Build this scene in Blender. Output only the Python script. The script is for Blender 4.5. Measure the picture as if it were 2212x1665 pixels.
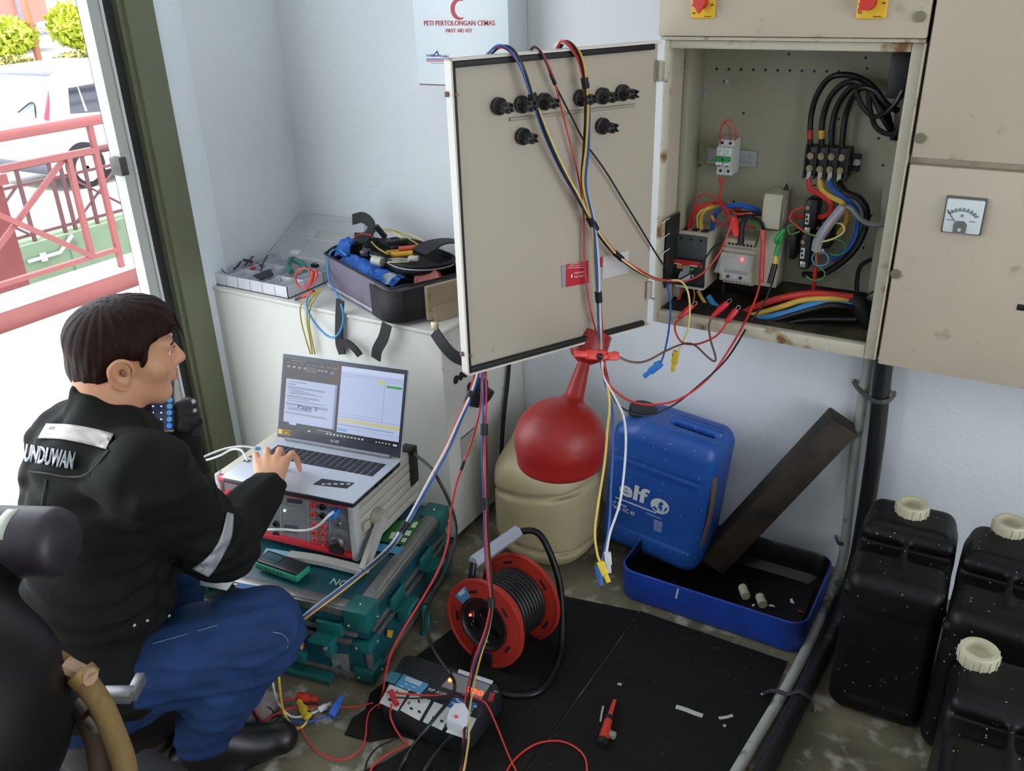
import bpy, bmesh, math, random
import numpy as np
from mathutils import Vector, Matrix, Euler, noise
for o in list(bpy.data.objects): bpy.data.objects.remove(o)
S = bpy.context.scene
COL = S.collection
R_ = math.radians
# ------------------------------------------------------------------ camera
FPX, CX, CY, CAMH = 1900.0, 1106.0, 832.5, 1.5
def _unit(v): return np.array(v, float) / np.linalg.norm(v)
_dn = _unit((129, 3983, FPX))
_xm = np.array((-3472, -802, FPX), float); _xm = _unit(_xm - _xm.dot(_dn) * _dn)
_RX = -_xm; _RZ = -_dn; _RY = np.cross(_RZ, _RX)
RC = np.array([_RX, _RY, _RZ])                     # camera (x right, y down, z forward) -> world
CAMO = Vector((0, 0, CAMH))
def ray(px, py): return Vector(RC @ np.array((px - CX, py - CY, FPX)))
def at(ax, val, px, py):                           # point of the world plane ax = val seen at a pixel of the photograph
    r = ray(px, py); i = 'xyz'.index(ax)
    return CAMO + r * ((val - CAMO[i]) / r[i])
def dp(px, py, d): return CAMO + ray(px, py) * (d / FPX)
cam = bpy.data.cameras.new('camera'); camo = bpy.data.objects.new('camera', cam); COL.objects.link(camo)
_M = Matrix([[RC[i][0], -RC[i][1], -RC[i][2]] for i in range(3)]).to_4x4(); _M.translation = CAMO
camo.matrix_world = _M
cam.sensor_fit = 'HORIZONTAL'; cam.sensor_width = 36; cam.lens = FPX / 2212 * 36; cam.clip_start = .05; cam.clip_end = 200
S.camera = camo
# ------------------------------------------------------------------ light and exposure
w = bpy.data.worlds.new('world'); S.world = w; w.use_nodes = True
wb = w.node_tree.nodes['Background']
wb.inputs[0].default_value = (.86, .925, 1.0, 1); wb.inputs[1].default_value = 2.3
sun = bpy.data.lights.new('sun', 'SUN'); sun.energy = 3.0; sun.angle = R_(3); sun.color = (1, .95, .88)
suno = bpy.data.objects.new('sun', sun); COL.objects.link(suno); suno.rotation_euler = Vector((-.05, .42, -.9)).to_track_quat('-Z', 'Y').to_euler()
S.view_settings.view_transform = 'Standard'; S.view_settings.look = 'None'
S.view_settings.exposure = 1.0; S.view_settings.gamma = 1; S.view_settings.use_curve_mapping = False
S.cycles.use_denoising = True
S.cycles.max_bounces = 8; S.cycles.diffuse_bounces = 5; S.cycles.sample_clamp_indirect = 6
# ------------------------------------------------------------------ materials
def lin(h):
    h = h.lstrip('#'); v = [int(h[i:i+2], 16) / 255 for i in (0, 2, 4)]
    return tuple(((x + .055) / 1.055) ** 2.4 if x > .04045 else x / 12.92 for x in v)
_mats = {}
def mat(name, col, rough=.5, metal=0, var=.12, vs=6, dirt=None, ds=9, dt=.62, dsoft=.08, bump=0, bs=60, coat=0, trans=0, alpha=1, emit=None, es=1, spec=.5, specks=None, spd=.0, sss=0, stretch=None, spsc=170):
    if name in _mats: return _mats[name]
    m = bpy.data.materials.new(name); m.use_nodes = True; _mats[name] = m
    nt = m.node_tree; N = nt.nodes; L = nt.links; b = N['Principled BSDF']
    c = lin(col) if isinstance(col, str) else col
    b.inputs['Roughness'].default_value = rough; b.inputs['Metallic'].default_value = metal
    b.inputs['Specular IOR Level'].default_value = spec
    if coat: b.inputs['Coat Weight'].default_value = coat
    if trans: b.inputs['Transmission Weight'].default_value = trans
    if alpha < 1: b.inputs['Alpha'].default_value = alpha
    if sss: b.inputs['Subsurface Weight'].default_value = sss; b.inputs['Subsurface Radius'].default_value = (.02, .008, .004)
    tc = N.new('ShaderNodeTexCoord'); vec = tc.outputs['Object']
    if stretch:
        mp = N.new('ShaderNodeMapping'); mp.inputs['Scale'].default_value = stretch; L.new(vec, mp.inputs['Vector']); vec = mp.outputs[0]
    def nz(scale, detail=4):
        n = N.new('ShaderNodeTexNoise'); n.inputs['Scale'].default_value = scale; n.inputs['Detail'].default_value = detail; L.new(vec, n.inputs['Vector']); return n.outputs['Fac']
    def ramp(src, p0, p1, c0, c1):
        r = N.new('ShaderNodeValToRGB'); e = r.color_ramp.elements; e[0].position = p0; e[1].position = p1; e[0].color = (*c0, 1); e[1].color = (*c1, 1); L.new(src, r.inputs[0]); return r.outputs[0]
    out = ramp(nz(vs), .3, .7, tuple(x * (1 - var) for x in c), tuple(min(1, x * (1 + var)) for x in c))
    def mix(a, fac, colr):
        x = N.new('ShaderNodeMix'); x.data_type = 'RGBA'; L.new(fac, x.inputs[0]); L.new(a, x.inputs[6]); x.inputs[7].default_value = (*colr, 1); return x.outputs[2]
    if dirt:
        out = mix(out, ramp(nz(ds, 6), dt, min(1, dt + dsoft), (0, 0, 0), (1, 1, 1)), lin(dirt))
    if specks:
        v = N.new('ShaderNodeTexVoronoi'); v.inputs['Scale'].default_value = spsc; L.new(vec, v.inputs['Vector'])
        # only some cells carry a speck
        sr = N.new('ShaderNodeSeparateColor'); L.new(v.outputs['Color'], sr.inputs[0])
        g = N.new('ShaderNodeMath'); g.operation = 'LESS_THAN'; L.new(sr.outputs[0], g.inputs[0]); g.inputs[1].default_value = spd
        k = N.new('ShaderNodeMath'); k.operation = 'LESS_THAN'; L.new(v.outputs['Distance'], k.inputs[0]); k.inputs[1].default_value = .22
        mm = N.new('ShaderNodeMath'); mm.operation = 'MULTIPLY'; L.new(g.outputs[0], mm.inputs[0]); L.new(k.outputs[0], mm.inputs[1])
        out = mix(out, mm.outputs[0], lin(specks))
    L.new(out, b.inputs['Base Color'])
    if bump:
        bp = N.new('ShaderNodeBump'); bp.inputs['Strength'].default_value = bump; bp.inputs['Distance'].default_value = .004
        L.new(nz(bs), bp.inputs['Height']); L.new(bp.outputs[0], b.inputs['Normal'])
    if emit:
        b.inputs['Emission Color'].default_value = (*lin(emit), 1); b.inputs['Emission Strength'].default_value = es
    return m
# plain colours, made on demand
def pl(col, rough=.45, **k): return mat('paint_%s_%d' % (col.lstrip('#'), int(rough * 100)), col, rough, var=k.pop('var', .04), **k)
# ------------------------------------------------------------------ things and meshes
MW = {}
def thing(name, label, cat, loc=(0, 0, 0), rot=0, group=None, M=None):
    o = bpy.data.objects.new(name, None); COL.objects.link(o); o.empty_display_size = .05
    m = M if M is not None else Matrix.Translation(loc) @ Matrix.Rotation(rot, 4, 'Z')
    o.matrix_world = m; MW[o.name] = m.copy()
    o['label'] = label; o['category'] = cat
    if group: o['group'] = group
    return o
def tag(o, label=None, cat=None, group=None, kind=None):
    for k, v in (('label', label), ('category', cat), ('group', group), ('kind', kind)):
        if v: o[k] = v
    return o
def copy_tree(o, label=None, M=None, parent=None):
    c = o.copy(); COL.objects.link(c)
    if label: c['label'] = label
    if parent is not None:
        c.parent = parent; c.matrix_parent_inverse = o.matrix_parent_inverse.copy()
    if M is not None: c.matrix_world = M; MW[c.name] = M.copy()
    for ch in o.children: copy_tree(ch, parent=c)
    return c
class MB:
    def __init__(s): s.bm = bmesh.new(); s.mi = 0
    def _add(s, vs, fs):
        v = [s.bm.verts.new(p) for p in vs]
        for f in fs:
            try: F = s.bm.faces.new([v[i] for i in f]); F.material_index = s.mi
            except ValueError: pass
        return v
    def box(s, a, b, M=None):
        x0, y0, z0 = a; x1, y1, z1 = b
        P = [Vector(p) for p in ((x0,y0,z0),(x1,y0,z0),(x1,y1,z0),(x0,y1,z0),(x0,y0,z1),(x1,y0,z1),(x1,y1,z1),(x0,y1,z1))]
        if M is not None: P = [M @ p for p in P]
        s._add(P, ((0,3,2,1),(4,5,6,7),(0,1,5,4),(1,2,6,5),(2,3,7,6),(3,0,4,7))); return s
    def hexa(s, P): s._add([Vector(p) for p in P], ((0,3,2,1),(4,5,6,7),(0,1,5,4),(1,2,6,5),(2,3,7,6),(3,0,4,7))); return s
    def rbox(s, a, b, r, M=None, seg=2):
        t = bmesh.new(); m = MB(); m.bm.free(); m.bm = t; m.mi = s.mi; m.box(a, b)
        bmesh.ops.bevel(t, geom=t.edges[:], offset=r, segments=seg, affect='EDGES', profile=.5, clamp_overlap=True)
        s.merge(t, M); t.free(); return s
    def merge(s, t, M=None):
        t.verts.index_update()
        v = [s.bm.verts.new(M @ q.co if M is not None else q.co) for q in t.verts]
        for f in t.faces:
            try: F = s.bm.faces.new([v[q.index] for q in f.verts]); F.material_index = s.mi
            except ValueError: pass
    def ring(s, p, ax, r, n, up=None):
        ax = Vector(ax).normalized()
        u = Vector(up) if up is not None else (Vector((0,0,1)) if abs(ax.z) < .9 else Vector((1,0,0)))
        u = (u - ax * u.dot(ax)).normalized(); v = ax.cross(u)
        return [p + (u * math.cos(2*math.pi*i/n) + v * math.sin(2*math.pi*i/n)) * r for i in range(n)], u
    def cyl(s, p0, p1, r0, r1=None, n=16, caps=True):
        p0, p1 = Vector(p0), Vector(p1); r1 = r0 if r1 is None else r1
        a, _ = s.ring(p0, p1 - p0, r0, n); b, _ = s.ring(p1, p1 - p0, r1, n)
        s._add(a + b, [(i, (i+1) % n, n + (i+1) % n, n + i) for i in range(n)] + ([tuple(range(n-1, -1, -1)), tuple(range(n, 2*n))] if caps else [])); return s
    def tube(s, pts, r, n=8, smooth=True, sub=8, caps=True):
        pts = [Vector(p) for p in pts]
        if smooth and len(pts) > 2: pts = spline(pts, sub)
        rs = r if callable(r) else (lambda t: r)
        rings = []; up = None
        for i, p in enumerate(pts):
            d = (pts[min(i+1, len(pts)-1)] - pts[max(i-1, 0)])
            if d.length < 1e-9: d = Vector((0, 0, 1))
            q, up = s.ring(p, d, rs(i / (len(pts)-1)), n, up); rings.append(q)
        V = [p for q in rings for p in q]; F = []
        for k in range(len(rings)-1):
            for i in range(n): F.append((k*n+i, k*n+(i+1) % n, (k+1)*n+(i+1) % n, (k+1)*n+i))
        if caps: F += [tuple(range(n-1, -1, -1)), tuple(range((len(rings)-1)*n, len(rings)*n))]
        s._add(V, F); return s
    def ribbon(s, pts, wd, th, nrm, sub=6):
        pts = spline([Vector(p) for p in pts], sub) if len(pts) > 2 else [Vector(p) for p in pts]; V = []; F = []
        for i, p in enumerate(pts):
            d = (pts[min(i+1, len(pts)-1)] - pts[max(i-1, 0)]).normalized(); nn = Vector(nrm); nn = (nn - d * nn.dot(d)).normalized(); q = d.cross(nn)
            V += [p + q*wd/2 - nn*th/2, p - q*wd/2 - nn*th/2, p - q*wd/2 + nn*th/2, p + q*wd/2 + nn*th/2]
        m = len(pts)
        for k in range(m-1):
            for i in range(4): F.append((k*4+i, k*4+(i+1) % 4, (k+1)*4+(i+1) % 4, (k+1)*4+i))
        F += [(3,2,1,0), tuple((m-1)*4+i for i in range(4))]
        s._add(V, F); return s
    def lathe(s, prof, n=24, M=None):          # [(r, z)]
        V = []; F = []
        for r, z in prof: V += [Vector((r*math.cos(2*math.pi*i/n), r*math.sin(2*math.pi*i/n), z)) for i in range(n)]
        for k in range(len(prof)-1):
            for i in range(n): F.append((k*n+i, k*n+(i+1) % n, (k+1)*n+(i+1) % n, (k+1)*n+i))
        if prof[0][0] > 1e-6: F.append(tuple(range(n-1, -1, -1)))
        if prof[-1][0] > 1e-6: F.append(tuple(range((len(prof)-1)*n, len(prof)*n)))
        if M is not None: V = [M @ v for v in V]
        s._add(V, F); return s
    def prism(s, poly, z0, z1, M=None):
        n = len(poly); V = [Vector((x, y, z0)) for x, y in poly] + [Vector((x, y, z1)) for x, y in poly]
        if M is not None: V = [M @ v for v in V]
        s._add(V, [tuple(range(n-1, -1, -1)), tuple(range(n, 2*n))] + [(i, (i+1) % n, n+(i+1) % n, n+i) for i in range(n)]); return s
    def slab(s, P, t):                         # polygon of world points given a thickness t along its normal
        P = [Vector(p) for p in P]; nn = (P[1]-P[0]).cross(P[2]-P[0]).normalized() * t; n = len(P)
        s._add(P + [p + nn for p in P], [tuple(range(n-1, -1, -1)), tuple(range(n, 2*n))] + [(i, (i+1) % n, n+(i+1) % n, n+i) for i in range(n)]); return s
    def ball(s, c, r, n=12, sc=(1,1,1), M=None):
        t = bmesh.new(); bmesh.ops.create_uvsphere(t, u_segments=n, v_segments=max(6, n*2//3), radius=r)
        for v in t.verts: v.co = Vector((v.co.x*sc[0], v.co.y*sc[1], v.co.z*sc[2]))
        MM = Matrix.Translation(c) @ (M if M is not None else Matrix.Identity(4))
        s.merge(t, MM); t.free(); return s
    def grid(s, vs, fs): s._add(vs, fs); return s
    def build(s, name, mats, parent=None, world=False, bevel=0, ang=38, label=None, fixn=True):
        bm = s.bm
        if bevel: 
            es = [e for e in bm.edges if len(e.link_faces) == 2 and e.calc_face_angle(0) > R_(35)]
            bmesh.ops.bevel(bm, geom=es, offset=bevel, segments=2, affect='EDGES', profile=.5, clamp_overlap=True)
        if fixn: bmesh.ops.recalc_face_normals(bm, faces=bm.faces[:])
        me = bpy.data.meshes.new(name); o = bpy.data.objects.new(name, me); COL.objects.link(o)
        root = parent
        while root is not None and root.name not in MW: root = root.parent
        if root is not None and world: bm.transform(MW[root.name].inverted())
        if parent is None:                     # origin at the base of the thing
            cs = [v.co for v in bm.verts]
            lo = Vector((min(c.x for c in cs), min(c.y for c in cs), min(c.z for c in cs))); hi = Vector((max(c.x for c in cs), max(c.y for c in cs), 0))
            b = Vector(((lo.x+hi.x)/2, (lo.y+hi.y)/2, lo.z)); bm.transform(Matrix.Translation(-b)); o.location = b; MW[o.name] = Matrix.Translation(b)
        else: o.parent = parent
        bm.to_mesh(me); bm.free()
        for m in (mats if isinstance(mats, (list, tuple)) else [mats]): me.materials.append(m)
        me.polygons.foreach_set('use_smooth', [True]*len(me.polygons)); me.set_sharp_from_angle(angle=R_(ang))
        if label: o['label'] = label
        return o
def spline(P, sub=8):
    Q = [P[0]*2 - P[1]] + list(P) + [P[-1]*2 - P[-2]]; out = []
    for i in range(1, len(Q)-2):
        a, b, c, d = Q[i-1:i+3]
        for k in range(sub):
            t = k / sub
            out.append(((b*2) + (c-a)*t + (a*2 - b*5 + c*4 - d)*t*t + (b*3 - a - c*3 + d)*t**3) * .5)
    out.append(P[-1].copy()); return out
def text_mesh(txt, size, depth=.0004, bold=0, align='CENTER', shear=0, sp=1):
    cu = bpy.data.curves.new('t', 'FONT'); cu.body = txt; cu.size = size; cu.extrude = depth; cu.align_x = align; cu.align_y = 'CENTER'; cu.offset = bold; cu.shear = shear; cu.space_character = sp; cu.resolution_u = 3
    o = bpy.data.objects.new('t', cu); COL.objects.link(o)
    dg = bpy.context.evaluated_depsgraph_get(); me = bpy.data.meshes.new_from_object(o.evaluated_get(dg))
    bpy.data.objects.remove(o); bpy.data.curves.remove(cu); return me
def writing(name, txt, size, M, m, parent, bold=0, sx=1, world=False, **k):   # M: text plane (x right, y up, z out)
    me = text_mesh(txt, size, bold=bold, **k); b = MB(); t = bmesh.new(); t.from_mesh(me); b.merge(t, M @ Matrix.Diagonal((sx, 1, 1, 1))); t.free(); bpy.data.meshes.remove(me)
    return b.build(name, m, parent, world=world, fixn=False)
def frame(o, x, y):                            # matrix with given origin, x axis and y-ish axis
    x = Vector(x).normalized(); y = Vector(y); y = (y - x*y.dot(x)).normalized(); z = x.cross(y)
    M = Matrix((x, y, z)).transposed().to_4x4(); M.translation = o; return M
def struct(mb, name, m, parent=None, **k):
    o = mb.build(name, m, parent, **k)
    if parent is None: o['kind'] = 'structure'
    return o
# ------------------------------------------------------------------ signed distance shapes meshed by surface nets (bodies, moulded plastic, cloth)
def _V(p): return np.array(p, np.float32)
def sd_cone(a, b, ra, rb):                      # capsule whose radius runs from ra to rb
    a, b = _V(a), _V(b)
    def f(P):
        d = b - a; t = np.clip(((P - a) @ d) / max(d @ d, 1e-9), 0, 1)
        return np.linalg.norm(P - a - t[..., None]*d, axis=-1) - (ra + (rb-ra)*t)
    return f
def sd_ell(c, r, M=None):
    c, r = _V(c), _V(r); B = None if M is None else np.array(M.to_3x3(), np.float32)
    def f(P):
        q = P - c
        if B is not None: q = q @ B
        k = np.linalg.norm(q / r, axis=-1); k2 = np.linalg.norm(q / (r*r), axis=-1)
        return k * (k - 1) / np.maximum(k2, 1e-6)
    return f
def sd_box(c, h, rad=0, M=None):
    c, h = _V(c), _V(h); B = None if M is None else np.array(M.to_3x3(), np.float32)
    def f(P):
        q = P - c
        if B is not None: q = q @ B
        q = np.abs(q) - (h - rad)
        return np.linalg.norm(np.maximum(q, 0), axis=-1) + np.minimum(q.max(-1), 0) - rad
    return f
def sd_cylz(c, r, h, rad=0):
    c = _V(c)
    def f(P):
        q = P - c; d = np.stack([np.hypot(q[..., 0], q[..., 1]) - r + rad, np.abs(q[..., 2]) - h + rad], -1)
        return np.linalg.norm(np.maximum(d, 0), axis=-1) + np.minimum(d.max(-1), 0) - rad
    return f
def smin(a, b, k):
    h = np.clip(.5 + .5*(b-a)/k, 0, 1); return b + (a-b)*h - k*h*(1-h)
def un(k, *fs):
    def f(P):
        d = fs[0](P)
        for g in fs[1:]: d = smin(d, g(P), k)
        return d
    return f
def cut(k, a, b): return lambda P: -smin(-a(P), b(P), k)
def nets(f, lo, hi, vox):
    lo, hi = np.array(lo, float), np.array(hi, float); n = np.maximum(np.ceil((hi-lo)/vox).astype(int)+1, 3)
    ax = [lo[i] + vox*np.arange(n[i]) for i in range(3)]
    P = np.stack(np.meshgrid(*ax, indexing='ij'), -1).astype(np.float32); D = f(P)
    s = D < 0; idx = np.zeros(tuple(n-1), int); c = np.zeros((*(n-1), 3)); cnt = np.zeros(tuple(n-1))
    E = [((0,0,0),(1,0,0)),((0,1,0),(1,1,0)),((0,0,1),(1,0,1)),((0,1,1),(1,1,1)),((0,0,0),(0,1,0)),((1,0,0),(1,1,0)),((0,0,1),(0,1,1)),((1,0,1),(1,1,1)),((0,0,0),(0,0,1)),((1,0,0),(1,0,1)),((0,1,0),(0,1,1)),((1,1,0),(1,1,1))]
    sl = lambda A, o: A[o[0]:o[0]+n[0]-1, o[1]:o[1]+n[1]-1, o[2]:o[2]+n[2]-1]
    for a, b in E:
        da, db = sl(D, a), sl(D, b); m = (da < 0) != (db < 0); t = np.where(m, da/np.where(m, da-db, 1), 0)
        for i in range(3): c[..., i] += m*(a[i] + t*(b[i]-a[i]))
        cnt += m
    act = cnt > 0; idx[act] = np.arange(act.sum()); ijk = np.argwhere(act)
    V = lo + vox*(ijk + c[act]/cnt[act][:, None]); F = []
    for a in range(3):
        b1, b2 = (a+1) % 3, (a+2) % 3; sh = list(n); sh[a] -= 1
        u = np.take(s, range(n[a]-1), a); v = np.take(s, range(1, n[a]), a); ch = np.argwhere(u != v)
        ch = ch[(ch[:, b1] > 0) & (ch[:, b2] > 0) & (ch[:, b1] < n[b1]-1) & (ch[:, b2] < n[b2]-1)]
        e1 = np.zeros(3, int); e1[b1] = 1; e2 = np.zeros(3, int); e2[b2] = 1
        q = [ch-e1-e2, ch-e2, ch, ch-e1]; Q = np.stack([idx[tuple(x.T)] for x in q], 1)
        fl = ~u[tuple(ch.T)]; Q[fl] = Q[fl][:, ::-1]; F.append(Q)
    return V, np.concatenate(F)
def sdf_obj(name, f, lo, hi, vox, m, parent=None, world=True, label=None, disp=None, smooth=0, M=None, ang=180):
    V, F = nets(f, lo, hi, vox)
    me = bpy.data.meshes.new(name); root = parent
    while root is not None and root.name not in MW: root = root.parent
    if M is not None: V = V @ np.array(M.to_3x3()).T + np.array(M.translation)
    o = bpy.data.objects.new(name, me); COL.objects.link(o)
    if parent is None:
        b = np.array([(V[:, 0].min()+V[:, 0].max())/2, (V[:, 1].min()+V[:, 1].max())/2, V[:, 2].min()]); V = V - b; o.location = b; MW[o.name] = Matrix.Translation(b)
    else:
        o.parent = parent
        if world: I = MW[root.name].inverted(); V = V @ np.array(I.to_3x3()).T + np.array(I.translation)
    me.from_pydata(V.tolist(), [], F.tolist())
    if smooth:
        bm = bmesh.new(); bm.from_mesh(me)
        for _ in range(smooth): bmesh.ops.smooth_vert(bm, verts=bm.verts[:], factor=.5, use_axis_x=True, use_axis_y=True, use_axis_z=True)
        bm.to_mesh(me); bm.free()
    me.polygons.foreach_set('use_smooth', [True]*len(me.polygons))
    if ang < 180: me.set_sharp_from_angle(angle=R_(ang))
    for q in (m if isinstance(m, (list, tuple)) else [m]): me.materials.append(q)
    if label: o['label'] = label
    return o
random.seed(7)
# ================================================================== the room
YW, XL = 2.1, -2.075
wallm = mat('wall_paint', '#dde2e6', .75, var=.03, vs=3, dirt='#b9bcb8', ds=14, dt=.70, dsoft=.12, bump=.25, bs=90)
floorm = mat('concrete', '#69634f', .8, var=.34, vs=9, dirt='#a39f92', ds=19, dt=.54, dsoft=.14, bump=.4, bs=40)
struct(MB().box((-2.2, -3, -.1), (2.6, 2.25, 0)), 'floor', floorm)
struct(MB().box((-2.2, YW, 0), (2.6, YW+.15, 2.75)), 'wall_back', wallm)
struct(MB().box((2.5, -3, 0), (2.62, -1.2, 2.75)).box((2.5, 1.5, 0), (2.62, 2.1, 2.75)).box((2.5, -1.2, 2.3), (2.62, 1.5, 2.75)), 'wall_right', wallm)
struct(MB().box((2.62, -8, -.12), (12, 9, -.02)), 'floor_yard', pl('#b4b2aa', .8))
struct(MB().box((-2.2, -3.12, 0), (2.6, -3, 2.75)), 'wall_front', wallm)
struct(MB().box((-2.2, -3.1, 2.75), (2.62, 2.25, 2.9)), 'ceiling', wallm)
b = MB().box((XL-.125, 1.655, 0), (XL, YW, 2.75)).box((XL-.125, -3, 0), (XL, -1.3, 2.75)).box((XL-.125, -1.3, 2.25), (XL, 1.655, 2.75))
struct(b, 'wall_left', wallm)
# plaster strip round the jamb, a little proud of the wall
struct(MB().rbox((XL-.01, 1.652, 0), (XL+.012, 1.745, 2.3), .009), 'trim_1', mat('plaster', '#e4ecf2', .6, var=.02, vs=4, bump=.15, bs=50))
# door frame: olive steel jamb, dark track with a bright lip, pale edge
grn = mat('olive_steel', '#6c7058', .45, var=.05, vs=5, bump=.05, bs=200)
d = bpy.data.objects.new('door_1', None); COL.objects.link(d); d.location = (XL, 1.58, 0); d['kind'] = 'structure'; MW['door_1'] = Matrix.Translation((XL, 1.58, 0))
b = MB().box((XL-.1, 1.565, 0), (XL+.02, 1.65, 2.25)).box((XL-.1, 1.55, 0), (XL+.008, 1.565, 2.25)); b.build('jamb', grn, d, world=True, bevel=.003)
b = MB().box((XL-.1, 1.513, 0), (XL-.012, 1.551, 2.25)); b.build('track', mat('track_rubber', '#2b2a2a', .6), d, world=True)
b = MB().box((XL-.03, 1.505, 0), (XL+.006, 1.511, 2.25)); b.build('track_lip', pl('#d8dadc', .35), d, world=True)
b = MB().box((XL-.04, 1.473, 0), (XL+.0, 1.503, 2.25)); b.build('edge_strip', pl('#b9bcb6', .5), d, world=True, bevel=.003)
p = at('x', XL+.0, 266, 357); b = MB().rbox((XL-.03, p.y-.018, p.z-.025), (XL+.012, p.y+.006, p.z+.022), .003); b.build('latch', pl('#4a4844', .4), d, world=True)
# added fill lamp on the ceiling, unseen behind the camera, brightens the room
t = thing('fill_lamp', 'added fill lamp with two white tubes, unseen on the ceiling above the camera', 'lamp', (.2, -.9, 2.745))
MB().rbox((-.62, -.09, -.05), (.62, .09, 0), .01).build('fill_housing', pl('#e8e8e6', .4), t)
lt = mat('fill_light', '#ffffff', .4, emit='#fff4e6', es=5)
for s in (-.045, .045): MB().cyl((-.6, s, -.07), (.6, s, -.07), .014, n=12).build('tube', lt, t)
# ================================================================== outside
tm = mat('porch_tile', '#e4e6e4', .35, var=.03, vs=3)
pf = bpy.data.objects.new('floor_porch', None); COL.objects.link(pf); pf['kind'] = 'structure'; MW['floor_porch'] = Matrix.Identity(4)
MB().box((-4.1, -2.5, -.12), (-2.2, 5.2, -.006)).build('bed', pl('#9a9a94', .8), pf)
tb = MB().box((0, 0, -.01), (.392, .392, .004)).build('tile', tm, pf, bevel=.002); tb.location = (-2.6, -1.2, 0)
for i in range(5):
    for j in range(14):
        if i == 0 and j == 0: continue
        c = tb.copy(); COL.objects.link(c); c.location = (-2.6 - .397*i + (.0 if i < 4 else .12), -1.2 + .397*j, random.uniform(-.001, .001))
        if i == 4: c.scale.x = .68
        c.parent = pf
redm = mat('red_paint', '#7a3a38', .5, var=.08, vs=4, dirt='#8a6a62', ds=12, dt=.74)
t = thing('porch_railing', 'red pipe railing with crossed bars on the red edged kerb outside the door', 'railing', (-4.15, 2.7, .09))
XR = -4.15
MB().tube([(XR, -1.5, .862), (XR, 6, .862)], .026, 14, smooth=False).build('handrail', redm, t, world=True)
def bar(name, a, c, wd, tt, m=None): 
    a, c = Vector(a), Vector(c); b = MB(); dirv = (c-a).normalized(); side = dirv.cross(Vector((1, 0, 0))).normalized()*wd/2; q = Vector((tt/2, 0, 0))
    P = [a-side-q, a+side-q, a+side+q, a-side+q, c-side-q, c+side-q, c+side+q, c-side+q]; b.hexa(P); return b.build(name, m or redm, t, world=True, bevel=.002)
bar('rail', (XR, -1.5, .722), (XR, 2.81, .722), .03, .03); bar('rail', (XR, -1.5, .205), (XR, 2.81, .205), .022, .03)
for y, z0, z1 in ((2.81, .09, .85), (2.965, .09, .85), (2.655, .2, .72), (1.98, .2, .72)): bar('post', (XR, y, z0), (XR, y, z1), .026, .026)
bar('brace', (XR-.012, 1.99, .21), (XR-.012, 2.65, .715), .026, .014); bar('brace', (XR+.012, 1.99, .715), (XR+.012, 2.65, .21), .026, .014)
b = MB().box((-4.32, -2.5, -.3), (-4.1, 6, .095)); struct(b, 'trim_2', mat('kerb_paint', '#7e4340', .6, var=.08, vs=5, dirt='#9a8078', ds=9, dt=.66, dsoft=.05))
struct(MB().box((-4.33, -2.5, .094), (-4.095, 6, .104)), 'trim_3', pl('#ecebe8', .6))
t = thing('gate_pillar', 'stout red painted pillar with overhanging cap behind the porch railing', 'pillar', (-5.3, 2.75, -1.2))
MB().box((-5.75, 2.3, -1.2), (-5.2, 2.88, .44)).build('shaft', mat('pillar_paint', '#6a2b28', .6, var=.1, vs=5), t, world=True)
MB().box((-5.79, 2.26, .44), (-5.16, 2.9, .5)).build('cap', redm, t, world=True)
grw = mat('green_wall', '#66785f', .8, var=.12, vs=1.2, dirt='#47503e', ds=2.2, dt=.6, dsoft=.1, bump=.4, bs=12)
b = MB().box((-9.75, -6, -3), (-9.42, 5.78, -1.11)).box((-9.75, 5.78, -3), (-9.40, 5.98, -1.11)).box((-9.75, 5.98, -3), (-9.42, 16, -1.11)); struct(b, 'wall_outside', grw)
struct(MB().box((-9.45, -6, -3.1), (-4.3, 16, -2.4)), 'floor_drain', pl('#8e9088', .9))
t = thing('drain_pipe', 'thin white pipe bent along the green wall', 'pipe', (-9.4, 5, -1.9))
MB().tube([at('x', -9.38, 62, 565), at('x', -9.38, 130, 545), at('x', -9.38, 156, 508)], .02, 8, smooth=False).build('pipe_run', pl('#a9aca6', .5), t, world=True)
MB().cyl(at('x', -9.4, 95, 556)-Vector((.02,.03,0)), at('x', -9.4, 95, 556)+Vector((.0,.03,0)), .05, n=8).build('pipe_clip', pl('#b8bab4', .5), t, world=True)
t = thing('roadside_railing', 'farther red railing with crossed bars on top of the green wall', 'railing', (-9.5, 6, -1.1)); XR = -9.5
dk = mat('red_paint_far', '#54292b', .5, var=.06)
MB().tube([(XR, -3, -.285), (XR, 14, -.285)], .045, 10, smooth=False).build('handrail', dk, t, world=True)
bar('rail', (XR, -3, -.49), (XR, 14, -.49), .03, .03, dk); bar('rail', (XR, -3, -1.03), (XR, 14, -1.03), .03, .03, dk)
for y in (3.2, 3.7, 4.2, 4.7, 5.2, 5.45, 5.83, 5.96, 6.25, 6.42, 6.72, 7.1): bar('post', (XR, y, -1.11), (XR, y, -.29), .035, .035, dk)
for y0, y1 in ((4.75, 5.4), (6.0, 6.7)): bar('brace', (XR, y0, -1.02), (XR, y1, -.5), .025, .02, dk); bar('brace', (XR+.02, y0, -.5), (XR+.02, y1, -1.02), .025, .02, dk)
struct(MB().box((-80, -30, -1.8), (-9.6, 80, -1.32)), 'floor_road', mat('road', '#8b8984', .9, var=.1, vs=2, dirt='#7c7a74', ds=1.5, dt=.6, bump=.2, bs=30))
struct(MB().box((-11.6, -30, -1.32), (-11.3, 80, -1.2)).box((-24, -30, -1.32), (-17.5, 80, -.9)), 'trim_4', pl('#c9c8c2', .8))
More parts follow.
